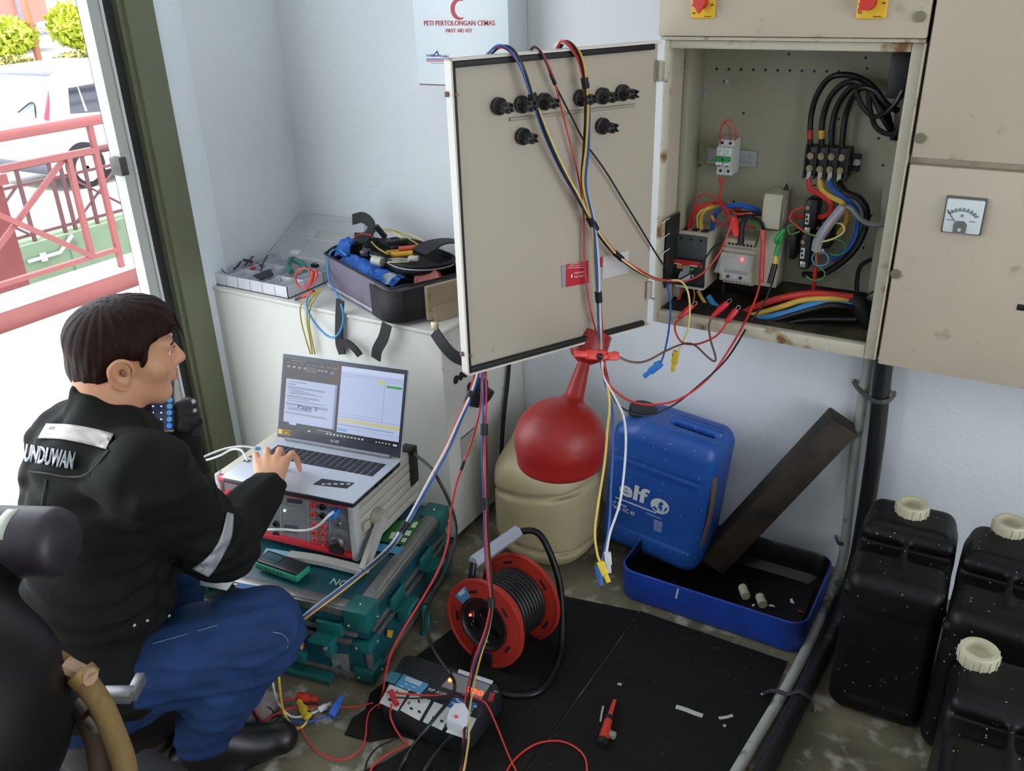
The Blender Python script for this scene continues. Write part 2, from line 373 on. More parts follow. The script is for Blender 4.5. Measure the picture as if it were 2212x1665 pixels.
# hedge, bushes
leaf = mat('leaf', '#b6c23c', .6, var=.35, vs=2.5)
leafd = mat('leaf_dry', '#8e8a4c', .7, var=.35, vs=2.5)
def bush(name, label, c, r, n, size, m, cat='bush', grp=None):
    t = thing(name, label, cat, c, group=grp)
    b = MB(); rnd = random.Random(sum(map(ord, label)))
    for i in range(n):
        while 1:
            q = Vector((rnd.uniform(-1, 1), rnd.uniform(-1, 1), rnd.uniform(-1, 1)))
            if .35 < q.length < 1: break
        p = Vector((q.x*r[0], q.y*r[1], r[2] + q.z*r[2])); s = size*rnd.uniform(.6, 1.3)
        u = Vector((rnd.uniform(-1, 1), rnd.uniform(-1, 1), rnd.uniform(-.6, 1))).normalized(); v = u.orthogonal().normalized()
        b._add([p - u*s, p + v*s*.35, p + u*s, p - v*s*.35 + Vector((0, 0, .1*s))], ((0, 1, 2), (0, 2, 3)))
    o = b.build('foliage', m, t, fixn=False); 
    s = MB()
    for k in range(5): s.cyl((rnd.uniform(-.3,.3)*r[0], rnd.uniform(-.3,.3)*r[1], 0), (rnd.uniform(-.7,.7)*r[0], rnd.uniform(-.7,.7)*r[1], r[2]*1.3), .05, .02, n=6)
    s.build('stem', pl('#6b5a40', .8), t)
bush('leafy_bush', 'bright yellow green bush across the road beside the door frame', at('z', -.9, 195, 108) , (1.4, 1.25, .88), 2600, .17, leaf)
bush('leafy_bush', 'bright yellow green bush across the road at the left edge of the photo', at('z', -.9, 10, 122), (1.3, 1.25, .66), 2600, .17, leaf)
bush('dry_hedge', 'low dry brownish hedge along the far road edge below the right bush', at('z', -1., 185, 132), (.3, 1.1, .17), 500, .12, leafd)
bush('dry_hedge', 'low dry brownish hedge along the far road edge at the left edge of the photo', at('z', -1., 15, 152), (.3, 1.0, .2), 500, .12, leafd)
# far red building
t = thing('red_building', 'salmon red building with ribbed metal roof edge far across the road', 'building', (-40, 22, -1))
bw = mat('salmon_wall', '#c47a6c', .7, var=.05)
a0 = at('x', -40, -200, 48); a1 = at('x', -40, 108, 45)
MB().box((-46, a0.y, a1.z), (-40, a1.y, a1.z+6)).build('upper_wall', bw, t, world=True)
for k in range(4): MB().box((-40, a1.y-1.9*k-1.5, a1.z+.1), (-39.85, a1.y-1.9*k-1.3, a1.z+6)).build('pilaster', pl('#8b7f88', .6), t, world=True)
b = MB()
for k in range(24): b.cyl((-40.6, a1.y-.7-.28*k, a1.z-.1), (-38.8, a1.y-.7-.28*k, a1.z-.45), .09, n=6)
rib = b.build('roof_rib', pl('#8a8f92', .4), t, world=True); rib['kind'] = 'stuff'
MB().box((-45, a0.y, -1.1), (-40.8, a1.y, a1.z)).build('ground_wall', pl('#dcdcd6', .7), t, world=True)
pm = at('x', -32, 63, 45)
MB().cyl((-32, pm.y, -1.1), (-32, pm.y, 6), .12, n=10).build('street_pole', pl('#a56a50', .6)); tag(bpy.data.objects['street_pole'], 'brown street pole in front of the salmon red building', 'pole')
p = at('x', -30, 182, 8); MB().slab([p+Vector((0,-.25,.5)), p+Vector((0,.25,.5)), p+Vector((0,.45,.0)), p+Vector((0,0,-.3)), p+Vector((0,-.45,0))], .05).cyl((-30.05, p.y, -1.1), (-30.05, p.y, p.z), .05).build('road_sign', pl('#d9a48c', .5)); tag(bpy.data.objects['road_sign'], 'small pale red road sign beyond the bright bush', 'sign')
# ================================================================== helpers that need the camera frame
def onp(px, py, p0, n):                        # point of the plane (p0, n) seen at a pixel
    r = ray(px, py); n = Vector(n); return CAMO + r * ((Vector(p0) - CAMO).dot(n) / r.dot(n))
def label_plate(name, P, m, parent, t=.0012): return MB().slab(P, t).build(name, m, parent, world=True, fixn=True)
def write_fit(name, txt, A, B, up, m, parent, hgt, bold=0, **k):     # lettering from world point A to B (mid height), cap height hgt
    me = text_mesh(txt, 1, depth=.0, bold=bold, align='LEFT', **k); t = bmesh.new(); t.from_mesh(me); bpy.data.meshes.remove(me)
    xs = [v.co.x for v in t.verts]; ys = [v.co.y for v in t.verts]; x0, x1, y0, y1 = min(xs), max(xs), min(ys), max(ys)
    A, B = Vector(A), Vector(B); M = frame((A+B)/2, B-A, up)
    sx = (B-A).length/(x1-x0); sy = hgt/(y1-y0)
    for v in t.verts: v.co = Vector(((v.co.x-(x0+x1)/2)*sx, (v.co.y-(y0+y1)/2)*sy, .0003))
    r = bmesh.ops.extrude_face_region(t, geom=t.faces[:])
    for v in r['geom']:
        if isinstance(v, bmesh.types.BMVert): v.co.z += .0005
    b = MB(); b.merge(t, M); t.free(); return b.build(name, m, parent, world=True)
YFR = 1.85
cabm = mat('cabinet_grey', '#bcb09e', .5, var=.05, vs=4, dirt='#8f8672', ds=18, dt=.645, dsoft=.12, bump=.06, bs=140)
cabr = mat('cabinet_rusty', '#bdb7a4', .55, var=.08, vs=6, dirt='#7a5326', ds=20, dt=.585, dsoft=.12, bump=.1, bs=120)
cabd = mat('cabinet_inner', '#9a9883', .5, var=.05, vs=5, dirt='#7f7c69', ds=30, dt=.7, dsoft=.08)
blk = mat('black_plastic', '#17171a', .45, var=.15, vs=20)
blkr = mat('black_rubber', '#141415', .6, var=.15, vs=20)
steel = mat('steel', '#b8b8b4', .3, metal=.9, var=.08, vs=30)
wht = pl('#e6e7e6', .5); redp = pl('#d6332c', .35); yelp = pl('#e8c02a', .4); blup = pl('#2f7fc9', .35); grnp = pl('#21a34a', .35)
darks = mat('dark_steel', '#2b2820', .7, var=.3, vs=9, dirt='#57533f', ds=7, dt=.58, dsoft=.12)  # dark brown dirty floor; back and right panels take the same tone
# ------------------------------------------------------------------ switchboard
t = CABT = thing('switchboard', 'large beige grey steel switchboard on the wall with one compartment standing open', 'cabinet', (-.48, 1.98, .72))
def bx(n, a, c, m=cabm, r=0, par=None): 
    b = MB(); (b.rbox(a, c, r) if r else b.box(a, c)); return b.build(n, m, par or CABT, world=True)
X0, X1, Z0, Z1 = -.733, -.228, .722, 1.352
bx('side_panel', (X0, YFR+.01, Z0), (X0+.004, 2.098, Z1)); bx('side_panel', (X1-.004, YFR+.01, Z0), (X1, 2.098, Z1), darks)
bx('top_panel', (X0, YFR+.01, Z1-.004), (X1, 2.098, Z1), cabd); bx('bottom_panel', (X0, YFR+.01, Z0), (X1, 2.098, Z0+.022), darks); bx('back_panel', (X0, 2.088, Z0), (X1, 2.098, Z1), darks)
b = MB()
for a, c in (((X0, YFR, Z0), (-.7195, YFR+.022, Z1)), ((-.2515, YFR, Z0), (X1, YFR+.022, Z1)), ((-.7195, YFR, 1.335), (-.2515, YFR+.022, Z1)), ((-.7195, YFR, Z0), (-.2515, YFR+.022, .7525))): b.rbox(a, c, .003)
b.build('front_frame', cabr, t, world=True)
bx('drip_rail', (X0-.004, YFR-.012, Z1+.001), (X1, YFR+.01, Z1+.007), cabr)
bx('frame_lip', (-.2285, YFR-.018, Z0+.01), (-.2255, YFR+.02, Z1), cabr)
bx('inner_rib', (-.729, 1.96, .75), (-.712, 2.05, 1.345), cabd, .004)
pls = bx('mounting_plate', (-.717, 2.05, .80), (-.262, 2.054, 1.338), cabd)
b = MB()
for k in range(11):
    p = at('y', 2.05, 1548 + k*26.4, 149 + k*.55); b.cyl(p - Vector((0, .0006, 0)), p + Vector((0, .003, 0)), .0032, n=10)
for x, y in ((1565, 176), (1606, 244), (1511, 357), (1811, 257), (1898, 299), (1907, 357), (1585, 435), (1873, 148), (1865, 535), (1880, 618), (1870, 125), (1704, 117), (1759, 400), (1882, 466)): 
    p = at('y', 2.05, x, y); b.cyl(p - Vector((0, .0006, 0)), p + Vector((0, .003, 0)), .003, n=10)
o = b.build('screw_holes', blk, pls, world=True); o['kind'] = 'stuff'
for x, y, r in ((1526, 203, .009), (1571, 176, .005)):
    p = at('y', 2.05, x, y); MB().cyl(p, p-Vector((0, .003, 0)), r, n=16).cyl(p-Vector((0, .003, 0)), p-Vector((0, .006, 0)), r*.45, n=6).build('plate_bolt', steel, pls, world=True)
# dark terminal label strip on the inner left side and the dark gland at upper right
s = bx('label_strip', (-.7185, 1.875, .80), (-.7165, 1.955, .965), mat('dark_green_card', '#1c231e', .5), par=t)
for k in range(3):
    a = at('x', -.716, 1430, 482+k*33); c = at('x', -.716, 1446, 471+k*33); MB().tube([a, c], .0011, 6, smooth=False).build('mark_line', wht, s, world=True)
bx('cable_gland', (-.300, 1.95, 1.24), (-.258, 2.05, 1.33), blk, .004); bx('cable_trunk', (-.285, 2.0, .80), (-.256, 2.05, 1.24), cabd)
# ---- closed compartments round the open one
CB = bx('compartment_body', (X0-.002, YFR+.004, 1.362), (X1, 2.098, 2.1), blkr); bx('compartment_body', (-.2235, YFR+.004, .724), (.5, 2.098, 2.1), cabm)
for n_, a, c in (('door', (-.739, 1.829, 1.3605), (-.2265, 1.849, 2.1)), ('door', (-.2195, 1.829, 1.1515), (.5, 1.852, 2.1)), ('door', (-.2195, 1.829, .7245), (.5, 1.852, 1.138))):
    o = bx(n_, a, c, cabm, .003)
    if a[0] == -.739: DU = o
    elif a[2] > 1: DR = o
    else: DL = o
def lockk(par, x, y):
    p = at('y', 1.829, x, y); MB().cyl(p+Vector((0, .002, 0)), p-Vector((0, .004, 0)), .0095, n=20).box(p+Vector((-.006, -.0045, -.0008)), p+Vector((.006, -.0035, .0008))).build('lock', mat('brassy', '#8f8a74', .4, metal=.7), par, world=True)
lockk(DU, 1988, 36); lockk(DR, 1987, 298); lockk(DL, 1935, 591); 
p = at('y', 1.829, 2207, 664); MB().rbox(p+Vector((-.008, -.002, -.006)), p+Vector((.014, .002, .006)), .001).build('key_slot', blk, DL, world=True)
for (x0, x1, yb), kx in (((1493, 1545, 40), 1517), ((1848, 1914, 41), 1878)):
    a = at('y', 1.829, x0, yb); c = at('y', 1.829, x1, yb); mid = (a+c)/2; wd = c.x-a.x
    MB().rbox((a.x, 1.823, a.z), (c.x, 1.829, a.z+wd*1.15), .004).build('switch_plate', pl('#e7b82c', .4), DU, world=True)
    k = at('y', 1.82, kx, 4); rr = wd*.24
    b = MB(); b.cyl(k, k-Vector((0, .008, 0)), rr*1.1, n=20)
    an = 0 if kx < 1600 else .75
    pts = []
    for j in range(14):
        aa = -math.pi*1.16 + j/13*math.pi*1.32 + 0; pts.append((rr*math.cos(aa + math.pi/2*2), rr*math.sin(aa + math.pi/2*2)))
    pts.append((0, -rr*1.75))
    q = Matrix.Translation(k-Vector((0, .008, 0))) @ Matrix.Rotation(-an*-1, 4, 'Y') @ Matrix.Rotation(R_(90), 4, 'X')
    cc = [(rr*math.cos(i*math.pi/9), rr*math.sin(i*math.pi/9)) for i in range(-1, 11)] + [(-rr*.35, -rr*1.1), (0, -rr*1.7), (rr*.35, -rr*1.1)]
    b.prism(cc, 0, .014, q)
    b.build('switch_knob', pl('#c9342b', .35), DU, world=True, bevel=.002)
    for dx, dy in ((-.38, .42), (.38, .44), (-.36, .18)):
        pp = Vector((mid.x+dx*wd, 1.8225, a.z+dy*wd*1.15)); MB().box(pp+Vector((-.003, -.0004, -.0015)), pp+Vector((.003, .0006, .0015))).build('switch_mark', pl('#6a5a20', .5), DU, world=True)
    pp = Vector((mid.x+.2*wd, 1.8225, a.z+.08*wd)); MB().box(pp+Vector((-.006, -.0004, -.001)), pp+Vector((.008, .0006, .001))).build('switch_mark', pl('#6a5a20', .5), DU, world=True)
# ammeter
p0 = at('y', 1.829, 2041, 499); p1 = at('y', 1.829, 2126, 427); mw = .0635
mb = Vector((-.1435, 1.829, 1.020))
MB().rbox(mb+Vector((-.003, -.004, -.003)), mb+Vector((mw+.003, 0, mw+.004)), .003).build('meter_bezel', pl('#55574f', .5), DL, world=True)
MB().rbox(mb+Vector((0, -.012, 0)), mb+Vector((mw, -.002, mw)), .003).build('meter_dial', pl('#d3dbde', .25), DL, world=True)
b = MB(); cc = mb+Vector((mw*.46, -.0125, mw*.18))
arc = [cc+Vector((math.sin(a)*mw*.5, 0, math.cos(a)*mw*.5)) for a in np.linspace(-.75, .85, 14)]
b.tube(arc, .0007, 4, smooth=False)
arc2 = [cc+Vector((math.sin(a)*mw*.55, 0, math.cos(a)*mw*.55)) for a in np.linspace(-.75, .85, 14)]; b.tube(arc2, .0005, 4, smooth=False)
for a in np.linspace(-.75, .85, 9): b.tube([cc+Vector((math.sin(a)*mw*.5, 0, math.cos(a)*mw*.5)), cc+Vector((math.sin(a)*mw*.6, 0, math.cos(a)*mw*.6))], .0006, 4, smooth=False)
b.build('scale_marks', pl('#4b5253', .5), DL, world=True)
MB().tube([cc+Vector((-.01, -.0005, .01)), cc+Vector((-mw*.42, -.0005, mw*.5))], .0006, 4, smooth=False).build('meter_needle', pl('#333', .5) if False else pl('#333333', .5), DL, world=True)
MB().prism([(-.0105, -.0115), (.0105, -.0115), (.0115, .006), (.006, .0125), (-.006, .0125), (-.0115, .006)], 0, .001, Matrix.Translation(cc+Vector((0, -.0001, 0))) @ Matrix.Rotation(R_(90), 4, 'X')).build('needle_cover', pl('#6b6c6c', .4), DL, world=True)
MB().cyl(cc+Vector((0, -.001, -.004)), cc+Vector((0, -.0025, -.004)), .0032, n=14).build('zero_screw', pl('#c9cac2', .3), DL, world=True)
write_fit('letter', 'A', cc+Vector((-.002, -.0003, .023)), cc+Vector((.003, -.0003, .023)), (0, 0, 1), pl('#454b4d', .5), DL, .006, bold=.01)
for dx, dz in ((-.02, .013), (.019, .013)):
    pp = cc+Vector((dx, -.0002, dz)); MB().box(pp+Vector((-.005, -.0004, -.0008)), pp+Vector((.005, 0, .0008))).build('meter_print', pl('#7d8586', .5), DL, world=True)
# ---- the open door
DA = R_(118); DV = Vector((math.cos(DA), -math.sin(DA), 0)); DN = Vector((-DV.y, DV.x, 0)); DO = Vector((-.734, 1.83, .727)); DLn, DH = .492, .621
if DN.dot(CAMO-DO) < 0: DN = -DN
MD = Matrix((DV, DN, Vector((0, 0, 1)))).transposed().to_4x4(); MD.translation = DO
dm = mat('door_inner', '#b5aa9a', .5, var=.04, vs=3, dirt='#7c7264', ds=16, dt=.72, dsoft=.06, bump=.05, bs=120)
b = MB().box((.004, -.012, .0), (DLn, -.002, DH), MD); OD = b.build('door', dm, t, world=True, bevel=.002)
b = MB()
for a, c in (((.004, -.014, -.004), (DLn+.004, .011, 0)), ((.004, -.014, DH), (DLn+.004, .011, DH+.004)), ((DLn, -.014, -.004), (DLn+.004, .011, DH+.004))): b.box(a, c, MD)
b.build('door_rim', pl('#d9d4cb', .5), OD, world=True, bevel=.001)
b = MB()
for a, c in (((.02, -.002, .001), (DLn-.002, .010, .011)), ((.02, -.002, DH-.012), (DLn-.002, .010, DH-.001)), ((DLn-.007, -.002, .001), (DLn-.001, .010, DH-.001))): b.rbox(a, c, .002, MD)
b.build('gasket', blkr, OD, world=True)
def dpt(px, py, off=0): return onp(px, py, DO + DN*off, DN)
lm = blk
LB = None
for x, y in ((1076, 229), (1126, 225), (1174, 219), (1253, 211), (1300, 207), (1343, 200), (1128, 294), (1300, 272)):
    p = dpt(x, y)
    if LB is None:
        b = MB(); q = Matrix((DV, Vector((0, 0, 1)), DN)).transposed().to_4x4(); q.translation = Vector((0, 0, 0))
        b.lathe([(.0165, -.001), (.0165, .008), (.014, .009), (.0125, .012), (.0105, .013), (.0105, .038), (.007, .039)], 20, q)
        for s in (-1, 1): b.box((s*.004-.002, -.006, .038), (s*.004+.002, -.002, .050), q); b.box((s*.006-.0015, .003, .036), (s*.006+.0015, .008, .047), q)
        b.box((-.013, -.004, .008), (.013, .004, .02), q)
        LB = b.build('indicator_lamp', lm, OD); LB.location = MW[t.name].inverted() @ p
    else:
        c = LB.copy(); COL.objects.link(c); c.parent = OD; c.location = MW[t.name].inverted() @ p
p = dpt(1101, 258, .0); q = dpt(1222, 244, .0); r_ = dpt(1227, 243); u_ = dpt(1371, 227)
MB().tube([p, q], .0035, 6, smooth=False).tube([r_, u_], .0035, 6, smooth=False).build('stiffener', pl('#a89e90', .5), OD, world=True)
st = label_plate('warning_sticker', [dpt(1222, 572, .0), dpt(1271, 563, .0), dpt(1272, 611, .0), dpt(1222, 620, .0)], pl('#c3202f', .35), OD)
label_plate('sticker_edge', [dpt(1213, 574, .0), dpt(1222, 572, .0), dpt(1222, 620, .0), dpt(1215, 621, .0)], pl('#9a9ca4', .3), OD)
for k, (tx, y0, y1, x0, x1) in enumerate((('TWIST PIN TO', 590, 587, 1240, 1264), ('PULL THE PIN', 598, 595, 1240, 1265))):
    write_fit('sticker_text', tx, dpt(x0, y0, .0018), dpt(x1, y1, .0018), (0, 0, 1), pl('#f0d8d8', .5), OD, .0045, bold=.01)
write_fit('sticker_text', '1', dpt(1233, 596, .0018), dpt(1236, 595.5, .0018), (0, 0, 1), pl('#f0d8d8', .5), OD, .008, bold=.01)
for k in range(3): MB().tube([dpt(1226+k*3, 579-k*4, .0018), dpt(1262, 577-k*5, .0018)], .0007, 4, smooth=False).build('sticker_text', pl('#f0d8d8', .5), OD, world=True)
label_plate('paper_label', [dpt(1303, 554, .0), dpt(1358, 541, .0), dpt(1357, 589, .0), dpt(1301, 603, .0)], pl('#cbc6c8', .4), OD)
label_plate('label_stub', [dpt(1297, 556, .0), dpt(1303, 554, .0), dpt(1302, 576, .0), dpt(1297, 577, .0)], pl('#c3202f', .4), OD)
for y in (152, 622):
    p = at('y', 1.835, 1423 if y < 300 else 1398, y)
    MB().rbox(p+Vector((-.004, -.014, -.019)), p+Vector((.014, .0, .019)), .002).cyl(p+Vector((.008, -.014, -.021)), p+Vector((.008, -.014, .021)), .005, n=10).build('hinge', pl('#b5ae9c', .4), t, world=True, bevel=.0005)
    MB().cyl(p+Vector((.014, -.012, -.018)), p+Vector((.024, -.012, -.02)), .0025, n=8).build('hinge_pin', steel, t, world=True)
for y in (.042, DH-.058):
    a = MD @ Vector((DLn-.004, .0, y)); MB().cyl(a - DV*.0 + DN*.002, a + DN*.017, .0028, n=10).cyl(a+DV*.006-DN*.004, a+DV*.014-DN*.006, .005, n=10).build('door_stud', pl('#7a6258', .4), OD, world=True)
for x, y, rx in ((2100, 650, .004),): pass
# ------------------------------------------------------------------ first aid cabinet on the wall
t = thing('first_aid_cabinet', 'white first aid cabinet with red crescent on the wall behind the open door', 'cabinet', (-1.42, 2.06, 1.2))
k0 = at('y', 2.0, 903, 182.5); k1 = at('y', 2.0, 1100, 120); k2 = at('y', 2.0, 893, 25)
KX0, KX1, KZ = (k0.x+k2.x)/2, k1.x, k0.z
kitm = mat('kit_white', '#d8e2e8', .35, var=.03, vs=4)
MB().box((KX0+.003, 2.012, KZ+.003), (KX1-.003, 2.098, KZ+.42)).build('body', kitm, t, world=True, bevel=.003)
kd = MB().rbox((KX0, 2.0, KZ), (KX1, 2.012, KZ+.425), .002).build('door', kitm, t, world=True)
MB().tube([(KX0+.004, 2.001, KZ+.001), (KX0+.09, 2.001, KZ+.0015)], .002, 6, smooth=False).build('rusty_edge', pl('#7d6a60', .8), kd, world=True)
rk = pl('#b8333c', .5); bk = pl('#2f4a86', .5)
Pk = lambda x, y: at('y', 1.9995, x, y)
pc = Pk(991, 20); sc = (Pk(1011, 20)-Pk(971, 20)).length/2*.88
out = [(math.cos(a)*sc, math.sin(a)*sc) for a in np.linspace(R_(52), R_(308), 22)] + [(.26*sc+math.cos(a)*.8*sc, math.sin(a)*.8*sc) for a in np.linspace(R_(284), R_(76), 20)]
MB().prism(out, 0, .0008, Matrix.Translation(pc) @ Matrix.Rotation(R_(90), 4, 'X')).build('crescent', rk, kd, world=True)
write_fit('lettering', 'PETI PERTOLONGAN CEMAS', Pk(916, 50), Pk(1069, 49.5), (0, 0, 1), rk, kd, (Pk(990, 44)-Pk(990, 55)).length, bold=.004)
write_fit('lettering', 'FIRST AID KIT', Pk(963, 66), Pk(1020, 66), (0, 0, 1), rk, kd, (Pk(990, 62)-Pk(990, 70)).length, bold=.004)
MB().slab([Pk(933, 122), Pk(950, 122), Pk(944, 109)], .0008).build('logo_triangle', bk, kd, world=True)
MB().slab([Pk(940, 119)-Vector((0, .001, 0)), Pk(947, 119)-Vector((0, .001, 0)), Pk(944, 114)-Vector((0, .001, 0))], .0006).build('logo_inner', kitm, kd, world=True)
write_fit('lettering', 'A KAPS', Pk(921, 120), Pk(937, 120), (0, 0, 1), bk, kd, .006); write_fit('lettering', 'Product', Pk(951, 121), Pk(969, 121), (0, 0, 1), bk, kd, .006)
MB().slab([Pk(921, 126.5), Pk(921, 128.8), Pk(975, 128.8), Pk(975, 126.5)], -.0006).build('stripe', bk, kd, world=True); MB().slab([Pk(921, 130.5), Pk(921, 132.8), Pk(975, 132.8), Pk(975, 130.5)], -.0006).build('stripe', rk, kd, world=True)
MB().slab([Pk(931, 136), Pk(931, 137.4), Pk(975, 137.4), Pk(975, 136)], -.0006).build('fine_print', pl('#8a9298', .5), kd, world=True)
# screws / dents on the wall
# ------------------------------------------------------------------ white equipment box in the corner
t = BOXT = thing('equipment_box', 'big off white steel equipment box standing in the corner under the tool bag', 'box', (-1.65, 1.89, 0))
boxm = mat('box_white', '#cfcfc8', .5, var=.04, vs=4, dirt='#8a857b', ds=18, dt=.72, dsoft=.06, bump=.1, bs=80)
BXL, BXR, BYF, BZ = XL+.004, -1.237, 1.68, .664
MB().rbox((BXL, BYF, .03), (BXR, 2.09, BZ-.012), .006).build('body', boxm, t, world=True)
MB().rbox((BXL, BYF-.004, BZ-.012), (BXR+.003, 2.09, BZ), .004).build('lid', boxm, t, world=True)
MB().box((BXL+.03, BYF+.03, 0), (BXR-.03, 2.07, .03)).build('plinth', blkr, t, world=True)
sd = BXR+.0002
for px, py, a, c in ((985, 820, .011, .011), (996, 812, .011, .011), (1006, 806, .010, .010)):
    p = at('x', sd, px, py); MB().cyl(p+Vector((-.004, 0, 0)), p+Vector((.0006, 0, 0)), .0125, n=14).build('knockout', blk, t, world=True)
label_plate('rating_label', [at('x', sd, 993, 947), at('x', sd, 1028, 918), at('x', sd, 1030, 970), at('x', sd, 996, 998)], pl('#b9b7ae', .5), t, -.001)
for k in range(6): MB().tube([at('x', sd+.0015, 996, 955+k*6.5), at('x', sd+.0015, 1025-(k % 3)*4, 931+k*6.5+(k % 3)*3)], .0009, 4, smooth=False).build('label_print', pl('#6d6c68', .6), t, world=True)
MB().tube([at('x', sd+.0015, 996, 948), at('x', sd+.0015, 1024, 925)], .0022, 4, smooth=False).build('label_print', pl('#4d4c48', .6), t, world=True)
p = at('x', sd, 1022, 845); MB().rbox((sd-.002, p.y-.03, p.z-.035), (sd+.035, p.y+.03, p.z+.035), .008).cyl((sd+.03, p.y, p.z), (sd+.05, p.y, p.z-.01), .025, n=14).build('power_inlet', blk, t, world=True)
# ================================================================== devices inside the open compartment
YPL = 2.05
def pxbox(mb, x0, y0, x1, y1, Y, depth, r=0):      # box whose front face (plane Y) spans two opposite pixel corners
    a, c = at('y', Y, x0, y1), at('y', Y, x1, y0)
    A, B = (min(a.x, c.x), Y, min(a.z, c.z)), (max(a.x, c.x), Y+depth, max(a.z, c.z))
    return mb.rbox(A, B, r) if r else mb.box(A, B)
beige = mat('device_beige', '#bdb7a5', .5, var=.04, vs=10, dirt='#8f8a78', ds=40, dt=.72)
# moulded case breaker
t = thing('circuit_breaker', 'large moulded breaker with dark cover and red stripe at lower left', 'circuit breaker', (-.672, 1.99, .79))
a = at('y', 1.955, 1464, 497); c = at('y', 1.955, 1524, 627); BX0, BX1, BZ0, BZ1 = a.x-.002, a.x+.076, c.z, a.z
MB().rbox((BX0, 1.955, BZ0), (BX1, 2.049, BZ1), .003).build('case', beige, t, world=True)
for k in range(3):
    x = BX0+.004+k*.0245; MB().box((x+.003, 1.962, BZ1-.002), (x+.019, 1.99, BZ1+.0008)).build('terminal_slot', blk, t, world=True)
    MB().cyl((x+.011, 1.9455, BZ1-.016), (x+.011, 1.949, BZ1-.016), .0035, n=10).build('terminal_screw', blk, t, world=True)
gcov = mat('breaker_cover', '#4a4e50', .5, var=.06, vs=20)
MB().rbox((BX0+.001, 1.947, BZ0+.075), (BX1-.001, 1.957, BZ1-.008), .003).build('upper_cover', gcov, t, world=True)
MB().rbox((BX0-.002, 1.934, BZ0+.030), (BX1-.002, 1.957, BZ0+.076), .003).build('centre_cover', pl('#22282c', .45), t, world=True)
MB().rbox((BX0+.001, 1.947, BZ0+.006), (BX1-.001, 1.957, BZ0+.032), .003).build('lower_cover', pl('#1d2023', .5), t, world=True)
MB().box((BX0-.0015, 1.9325, BZ0+.062), (BX1-.003, 1.935, BZ0+.0745)).build('red_stripe', pl('#c22a2a', .4), t, world=True)
for x0, x1 in ((.003, .025), (.045, .07)): MB().box((BX0+x0, 1.9318, BZ0+.063), (BX0+x1, 1.9326, BZ0+.065)).build('stripe_print', wht, t, world=True)
MB().box((BX0+.013, 1.932, BZ0+.053), (BX0+.026, 1.935, BZ0+.061)).build('orange_mark', pl('#c98a3a', .5), t, world=True)
MB().box((BX0+.045, 1.932, BZ0+.052), (BX0+.056, 1.935, BZ0+.058)).build('green_mark', pl('#2c9a4a', .5), t, world=True)
MB().box((BX0+.028, 1.931, BZ0+.040), (BX0+.044, 1.935, BZ0+.062)).build('toggle_slot', pl('#8f9698', .4), t, world=True)
MB().hexa([(BX0+.022, 1.934, BZ0+.030), (BX0+.047, 1.934, BZ0+.030), (BX0+.047, 1.934, BZ0+.046), (BX0+.022, 1.934, BZ0+.046), (BX0+.025, 1.915, BZ0+.027), (BX0+.044, 1.915, BZ0+.027), (BX0+.044, 1.915, BZ0+.040), (BX0+.025, 1.915, BZ0+.040)]).build('toggle', pl('#a9b0ad', .4), t, world=True, bevel=.002)
MB().box((BX0+.05, 1.9325, BZ0+.036), (BX0+.056, 1.935, BZ0+.042)).build('green_mark', pl('#4fae8c', .5), t, world=True)
MB().box((BX0+.004, 1.952, BZ0-.001), (BX1-.004, 2.0, BZ0+.007)).build('bottom_lip', pl('#c9c8bf', .5), t, world=True)
# DIN rail and the two small breakers
t = thing('din_rail', 'short grey mounting rail carrying two small white breakers', 'rail', (-.64, 2.05, 1.09))
a = at('y', 2.045, 1527, 352); c = at('y', 2.045, 1637, 314)
RZ0, RZ1 = a.z, a.z+.036; zi = pl('#a7acac', .35, metal=.6)
b = MB(); b.box((a.x, 2.046, RZ0+.008), (c.x, 2.0495, RZ1-.008)); b.box((a.x, 2.040, RZ0), (c.x, 2.043, RZ0+.007)); b.box((a.x, 2.040, RZ1-.007), (c.x, 2.043, RZ1)); b.box((a.x, 2.043, RZ0+.006), (c.x, 2.047, RZ0+.009)); b.box((a.x, 2.043, RZ1-.009), (c.x, 2.047, RZ1-.006))
b.build('rail_strip', zi, t, world=True)
MB().cyl((c.x-.02, 2.046, (RZ0+RZ1)/2), (c.x-.02, 2.042, (RZ0+RZ1)/2), .004, n=12).build('rail_screw', steel, t, world=True)
p = at('y', 1.995, 1553, 299); mz1 = p.z; mx0 = p.x
prof = [(2.044, -.002), (2.0, -.002), (1.995, 0-.002), (1.995, -.016), (1.985, -.018), (1.985, -.060), (1.995, -.062), (1.995, -.081), (2.044, -.081)]
